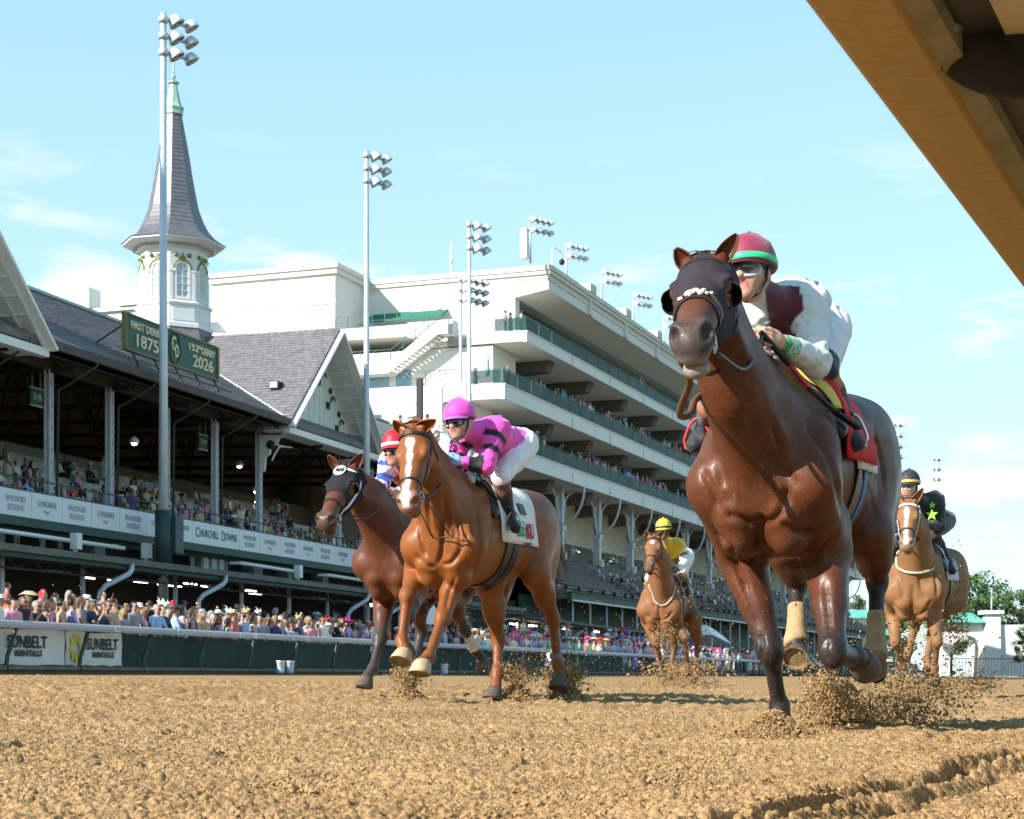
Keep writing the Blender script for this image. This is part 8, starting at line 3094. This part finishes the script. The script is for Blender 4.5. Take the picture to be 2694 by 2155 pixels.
Vv = spin(r_, Vv * sz[:, None, None] * r_.uniform(.6, 1.2, (n, 1, 3))) + np.stack([xx, yy, zz_], 1)[:, None]
tag(np_mesh_obj('dirt_crumbs', Vv.reshape(-1, 3), (OCF[None] + (np.arange(n) * 6)[:, None, None]).reshape(-1, 3), CRUMB, smooth=False), kind='stuff')
# ------------------------------------------------------------------ inner rail overhead
RAILP = M('rail_old_paint', (.64, .47, .23), rough=.8, spec=.15, var=.5, vscale=9, col2=(.33, .205, .08), stretch=(1.5, 9.0, 1.5), bump=.8, bscale=14, bdist=.01)
RAILP2 = M('rail_lip_olive', (.24, .21, .13), rough=.8, var=.3, vscale=9, bump=.3, bscale=20)
BOARDP = M('board_pale', (.52, .45, .32), rough=.8, var=.2, vscale=4)
RA, RD = Vector((.43, 2.56, 1.25)), Vector((.89, 1.91, 0)).normalized()
RS = Vector((RD.y, -RD.x, 0))
ir = empty('inner_rail', tuple(RA), 0)
tag(ir, 'weathered golden brown inside rail crossing close overhead in the upper corner', 'rail')
def rbox(a0, a1, s0, s1, z0, z1):
    p = lambda a, s, z: RD * a + RS * s + Vector((0, 0, z))
    return ([p(a0, s0, z0), p(a1, s0, z0), p(a1, s1, z0), p(a0, s1, z0)], [p(a0, s0, z1), p(a1, s0, z1), p(a1, s1, z1), p(a0, s1, z1)])
def rprof(prof, a0, a1):
    mb = MB()
    n = 14
    for i in range(n):
        q0, q1 = a0 + (a1 - a0) * i / n, a0 + (a1 - a0) * (i + 1) / n
        mb.hexa([tuple(RD * q0 + RS * s + Vector((0, 0, z))) for s, z in prof], [tuple(RD * q1 + RS * s + Vector((0, 0, z))) for s, z in prof])
    return mb
obj('top_rail', rprof([(-.004, .03), (0, .004), (.012, -.004), (.05, -.008), (.115, .0), (.13, .012), (.13, .07), (-.002, .07)], -2.0, 4.5), RAILP, ir)
obj('rail_lip', rprof([(.132, -.004), (.168, .004), (.172, .05), (.134, .05)], -2.0, 4.5), RAILP2, ir)
mb = MB(); mb.hexa(*rbox(-2, 4.5, .235, .285, .03, .06)); obj('second_board', mb, BOARDP, ir)
mb = MB(); mb.hexa(*rbox(-2, 4.5, .300, 1.6, .05, .09)); obj('cover_board', mb, BOARDP, ir)
mb = MB(); mb.hexa(*rbox(-2, 4.5, .1725, .234, .03, .06)); obj('channel', mb, BLACK, ir)
for a in (-1.2, 5.0):
    mb = MB().tube([RD * a + RS * .2 + Vector((0, 0, .05)), RD * a + RS * .45 + Vector((0, 0, -.1)), RD * a + RS * .75 + Vector((0, 0, -.5)), RD * a + RS * .8 + Vector((0, 0, -1.25))], .05, 10)
    obj('post', mb, RAILP, ir)
cl = empty('clamp', tuple(RA + RD * .2 + RS * .2), 0)
tag(cl, 'dark metal clamp fixed under the overhead inside rail', 'clamp')
c0 = Vector(on_D(1985, 40, 2.75)) - (RA + RD * .2 + RS * .2)
obj('jaw', MB().tube([c0 + Vector((-.02, 0, .07)), c0 + Vector((-.005, 0, -.01))], [.034, .03], 12), BLACK, cl)
obj('collar', MB().tube([c0 + Vector((-.008, .0, -.0)), c0 + Vector((.012, .0, -.03))], [.026, .024], 12), M('clamp_steel', (.26, .24, .22), rough=.45, metal=.6), cl)
obj('screw', MB().tube([c0 + Vector((.03, 0, .05)), c0 + Vector((.05, 0, .06))], .012, 8), BLACK, cl)
bgp = Vector(on_D(2092, 110, 2.85))
bag = empty('camera_cover', tuple(bgp), 0)
tag(bag, 'black cloth covered camera hanging under the overhead rail', 'camera cover')
B_ = Body()
B_.ell((.0, 0, .0), (.085, .07, .062), .03, 0)
B_.ell((.05, 0, -.012), (.075, .07, .060), .03, 0)
B_.ell((-.045, 0, .022), (.05, .06, .04), .03, 0)
B_.cap((-.06, 0, .055), (.12, 0, .045), .022, .018, .02, 0)
B_.cap((-.02, -.05, .03), (.06, -.06, -.03), .012, .010, .012, 0)
Dv, lo_, ax_ = B_.field(.006)
V, Q = surface_net(Dv, lo_, .006)
V = relax(V, Q, 1)
V += (vnoise(V[:, 0] + V[:, 2], V[:, 1], .03, 3) - .5)[:, None] * .012 * nrm(np.array([.2, -1, -.3]))
np_mesh_obj('cloth', V, Q, M('black_cloth_bag', (.018, .015, .014), rough=.85, var=.3, vscale=12, bump=.4, bscale=40, bdist=.006), bag)
obj('strap', MB().tube([Vector((-.07, 0, .05)), Vector((0, -.03, .075)), Vector((.10, 0, .062)), Vector((.16, 0, .04))], .007, 6), BLACK, bag)
# ------------------------------------------------------------------ far right: gate building, trees
GW = M('gate_white', (.62, .62, .61), rough=.8, var=.08, vscale=.2)
GROOF = M('gate_roof_green', (.10, .36, .28), rough=.6, var=.12, vscale=.2)
def at(px, D, z=None, py=None):
    p = on_D(px, py if py is not None else HY, D)
    if z is not None:
        p.z = z
    return p
gt = empty('gate_building', tuple(at(2050, 300, .3)), 0)
tag(gt, 'white gatehouse with arched openings, green roof and square pillar at far right', 'building')
gb = Vector(gt.location)
def G(px, D, z):
    return at(px, D, z) - gb
k3 = 300 / FPX
def zz(py, D=300):
    return HC + (HY - py) * D / FPX
mb = MB()
x0, x1, xa, xb = G(1985, 300, 0).x, G(2082, 300, 0).x, G(2000, 300, 0).x, G(2072, 300, 0).x
n = 12
cz, ra, rb = zz(1392) - gb.z, (xb - xa) / 2, (1392 - 1338) * k3
arc = [((xa + xb) / 2 - ra * math.cos(PI * i / n), cz + rb * math.sin(PI * i / n)) for i in range(n + 1)]
top = zz(1312) - gb.z
for (ax0, az0), (ax1, az1) in zip(arc[:-1], arc[1:]):
    mb.hexa([(ax0, 0, az0), (ax1, 0, az1), (ax1, 3, az1), (ax0, 3, az0)], [(ax0, 0, top), (ax1, 0, top), (ax1, 3, top), (ax0, 3, top)])
mb.box((x0, 0, 0), (xa, 3, top)); mb.box((xb, 0, 0), (x1, 3, top))
obj('arched_wall', mb, GW, gt)
mb = MB()
mb.hexa([(G(1880, 300, 0).x, -1.5, top), (x1 - .6, -1.5, top), (x1 + .4, 6, top), (G(1880, 300, 0).x, 6, top)], [(G(1880, 300, 0).x, 1.4, zz(1290) - gb.z), (x1 - 2.6, 1.4, zz(1290) - gb.z), (x1 - 2.2, 3, zz(1290) - gb.z), (G(1880, 300, 0).x, 3, zz(1290) - gb.z)])
obj('roof', mb, GROOF, gt)
mb = MB()
pa, pb = G(2076, 298, 0).x, G(2108, 298, 0).x
mb.hexa([(pa - .7, -2, 0), (pb, -2, 0), (pb, 2, 0), (pa - .7, 2, 0)], [(pa + .4, -1.6, zz(1294) - gb.z), (pb, -1.6, zz(1294) - gb.z), (pb, 1.6, zz(1294) - gb.z), (pa + .4, 1.6, zz(1294) - gb.z)])
mb.box((pa - .3, -2.1, zz(1294) - gb.z), (pb + .5, 2.1, zz(1286) - gb.z))
obj('pillar', mb, GW, gt)
mb = MB().box((pb + .01, -1, 0), (pb + 30, 2.5, zz(1316) - gb.z))
obj('side_wall', mb, GW, gt)
fp = empty('flagpole', tuple(at(2088, 298, zz(1286))), 0)
tag(fp, 'thin white pole standing on the gatehouse pillar', 'pole')
obj('mast', MB().tube([(0, 0, 0), (0, 0, 3.8)], [.16, .10], 8), GW, fp)
obj('green_band', MB().tube([(0, 0, 2.2), (0, 0, 3.2)], .17, 8), GROOF, fp)
for px0, px1, py0, py1, D, lab in ((1560, 1850, 1302, 1284, 330, 'long low pavilion with a pale green roof beyond the stand'), (1680, 1870, 1338, 1322, 300, 'lower green roofed shed in front of the long pavilion')):
    sh_ = empty('pavilion', tuple(at(px0, D, .3)), 0)
    tag(sh_, lab, 'building')
    w_ = (px1 - px0) * D / FPX
    zt, zb = zz(py1, D) - .3, zz(py0, D) - .3
    obj('roof', MB().hexa([(0, -2, zb), (w_, -2, zb), (w_, 6, zb), (0, 6, zb)], [(0, 1.5, zt), (w_, 1.5, zt), (w_, 2.5, zt), (0, 2.5, zt)]), GROOF, sh_)
    obj('wall', MB().box((.5, 0, 0), (w_ - .5, 4, zb)), GW, sh_)
    for q in range(6):
        obj('window', MB().box((2 + q * w_ / 6.5, -.06, zb * .35), (3.2 + q * w_ / 6.5, -.005, zb * .8)), GLASSW, sh_)
# picket fence before the gatehouse
pk = empty('picket_fence', tuple(at(1990, 270, .4)), 0)
tag(pk, 'thin dark railing in front of the white gatehouse', 'fence')
for q in range(30):
    obj('picket', MB().box((q * .45, -.02, 0), (q * .45 + .04, .02, 2.6)), BLACK, pk)
obj('top_bar', MB().box((0, -.05, 2.6), (13.5, .05, 2.7)), BLACK, pk)
LEAF = [M('leaf_%s' % n_, c, rough=.6, var=.45, vscale=.6, spec=.25) for n_, c in (('mid', (.055, .105, .028)), ('light', (.085, .135, .035)), ('grey', (.07, .105, .05)))]
BARK = M('tree_bark', (.09, .07, .05), rough=.9, var=.3, vscale=2)
def tree(px, D, pyt, wpx, label, lm, seed, pyb=1400):
    z0 = .2
    p = at(px, D, z0)
    root = empty('tree', tuple(p), 0)
    tag(root, label, 'tree', 'trees beyond the far turn')
    H = zz(pyt, D) - z0
    W_ = wpx * D / FPX / 2
    r_ = np.random.default_rng(seed)
    mb = MB().tube([(0, 0, 0), (.1, 0, H * .3), (0, .1, H * .55), (.2, 0, H * .8)], [H * .035, H * .028, H * .02, H * .008], 8)
    for q in range(7):
        a = q * 2.4
        mb.tube([(0, 0, H * (.25 + .06 * q)), (math.cos(a) * W_ * .35, math.sin(a) * W_ * .35, H * (.42 + .06 * q)), (math.cos(a) * W_ * .7, math.sin(a) * W_ * .7, H * (.5 + .06 * q))], [H * .014, H * .009, H * .004], 6)
    obj('trunk', mb, BARK, root)
    nl = 42
    cen = []
    for q in range(nl):
        t = r_.random()
        zc = H * (.32 + .62 * t)
        rr = W_ * math.sqrt(max(.05, 1 - ((t - .38) / .66) ** 2)) * math.sqrt(r_.random())
        a = r_.random() * 6.28
        cen.append((math.cos(a) * rr * .9, math.sin(a) * rr * .9, zc, r_.uniform(.10, .2) * W_ * 1.7))
    n = 6500
    c = np.array(cen)[r_.integers(nl, size=n)]
    d = r_.normal(0, 1, (n, 3))
    d /= np.linalg.norm(d, axis=1)[:, None]
    P = c[:, :3] + d * (c[:, 3] * r_.random(n) ** .4)[:, None] * np.array([1, 1, .75])
    s = r_.uniform(.12, .30, n) * W_ / 6.0
    t1 = np.cross(d, r_.normal(0, 1, (n, 3)))
    t1 /= np.linalg.norm(t1, axis=1)[:, None]
    nn = d + r_.normal(0, .6, (n, 3))
    t2 = np.cross(nn, t1)
    t2 /= np.linalg.norm(t2, axis=1)[:, None]
    V = np.stack([P - t1 * s[:, None], P + t2 * s[:, None] * .6, P + t1 * s[:, None], P - t2 * s[:, None] * .6], 1).reshape(-1, 3)
    np_mesh_obj('crown', V, np.arange(4 * n).reshape(n, 4), lm, root, smooth=False)
tree(2058, 330, 1205, 190, 'big round leafy tree behind the white gatehouse roof', LEAF[0], 1)
tree(2150, 340, 1240, 150, 'leafy tree at the right edge of the picture behind the pillar', LEAF[2], 2)
tree(2160, 290, 1318, 70, 'low green bush top over the gatehouse side wall', LEAF[1], 3)
tree(1655, 350, 1262, 130, 'thin grey green tree seen between the hooded horse legs', LEAF[2], 4)
tree(1795, 360, 1250, 120, 'tall thin tree beside the last column of the tall stand', LEAF[2], 5)
tree(1860, 370, 1290, 150, 'spreading tree low behind the pavilion roof', LEAF[1], 6)
tree(1745, 380, 1300, 120, 'small bright green tree behind the long pavilion', LEAF[1], 7)
tree(2000, 380, 1262, 130, 'tree partly hidden behind the black rider horse', LEAF[1], 8)
# white parasol and tent by the rail
tn = Root('tent', 'small white tent roof tilted above the crowd beyond the yellow rider', 'tent', FA, (FA.on_v(1490, 1330, 27.5)[0], 27.5, .41))
u = FA.on_v(1490, 1330, 27.5)[0]
tn.part('roof', MB().hexa([(u - 4, 26.3, 3.5), (u + 4, 26.3, 2.9), (u + 4, 28.7, 2.9), (u - 4, 28.7, 3.5)], [(u - 3.4, 26.9, 4.3), (u + 3.4, 26.9, 3.6), (u + 3.4, 28.1, 3.6), (u - 3.4, 28.1, 4.3)]), WHITE)
for a, b in ((-3.8, 26.4), (3.8, 26.4), (-3.8, 28.6), (3.8, 28.6)):
    tn.part('leg', MB().tube([(u + a, b, .41), (u + a, b, 3.3)], .05, 6), STEEL)
bd = Root('notice_board', 'white notice board on a post seen between the chestnut legs', 'sign', FA, (FA.on_v(898, 1280, 29)[0], 29, .41))
u = FA.on_v(898, 1280, 29)[0]
bd.part('board', MB().prism([(u - 1.6, 29, 2.75), (u + 1.6, 29, 2.75), (u + 1.6, 29, 3.4), (u + .9, 29, 3.75), (u - .9, 29, 3.75), (u - 1.6, 29, 3.4)], (0, .08, 0)), WHITE)
bd.part('post', MB().box((u - 1.7, 29.0, .41), (u - 1.55, 29.1, 3.7)), WHITE)
# dark loudspeaker mast before the terraces
ms = Root('speaker_mast', 'slim black loudspeaker mast in front of the white terraces', 'mast', FA, (FA.on_v(884, 850, 33.5)[0], 33.5, .41))
u, zt = FA.on_v(884, 797, 33.5)
ms.part('pole', MB().tube([(u, 33.5, .41), (u, 33.5, zt - 2.2)], .09, 8), BLACK)
ms.part('column_speaker', MB().box((u - .16, 33.35, zt - 2.2), (u + .16, 33.65, zt)), BLACK)
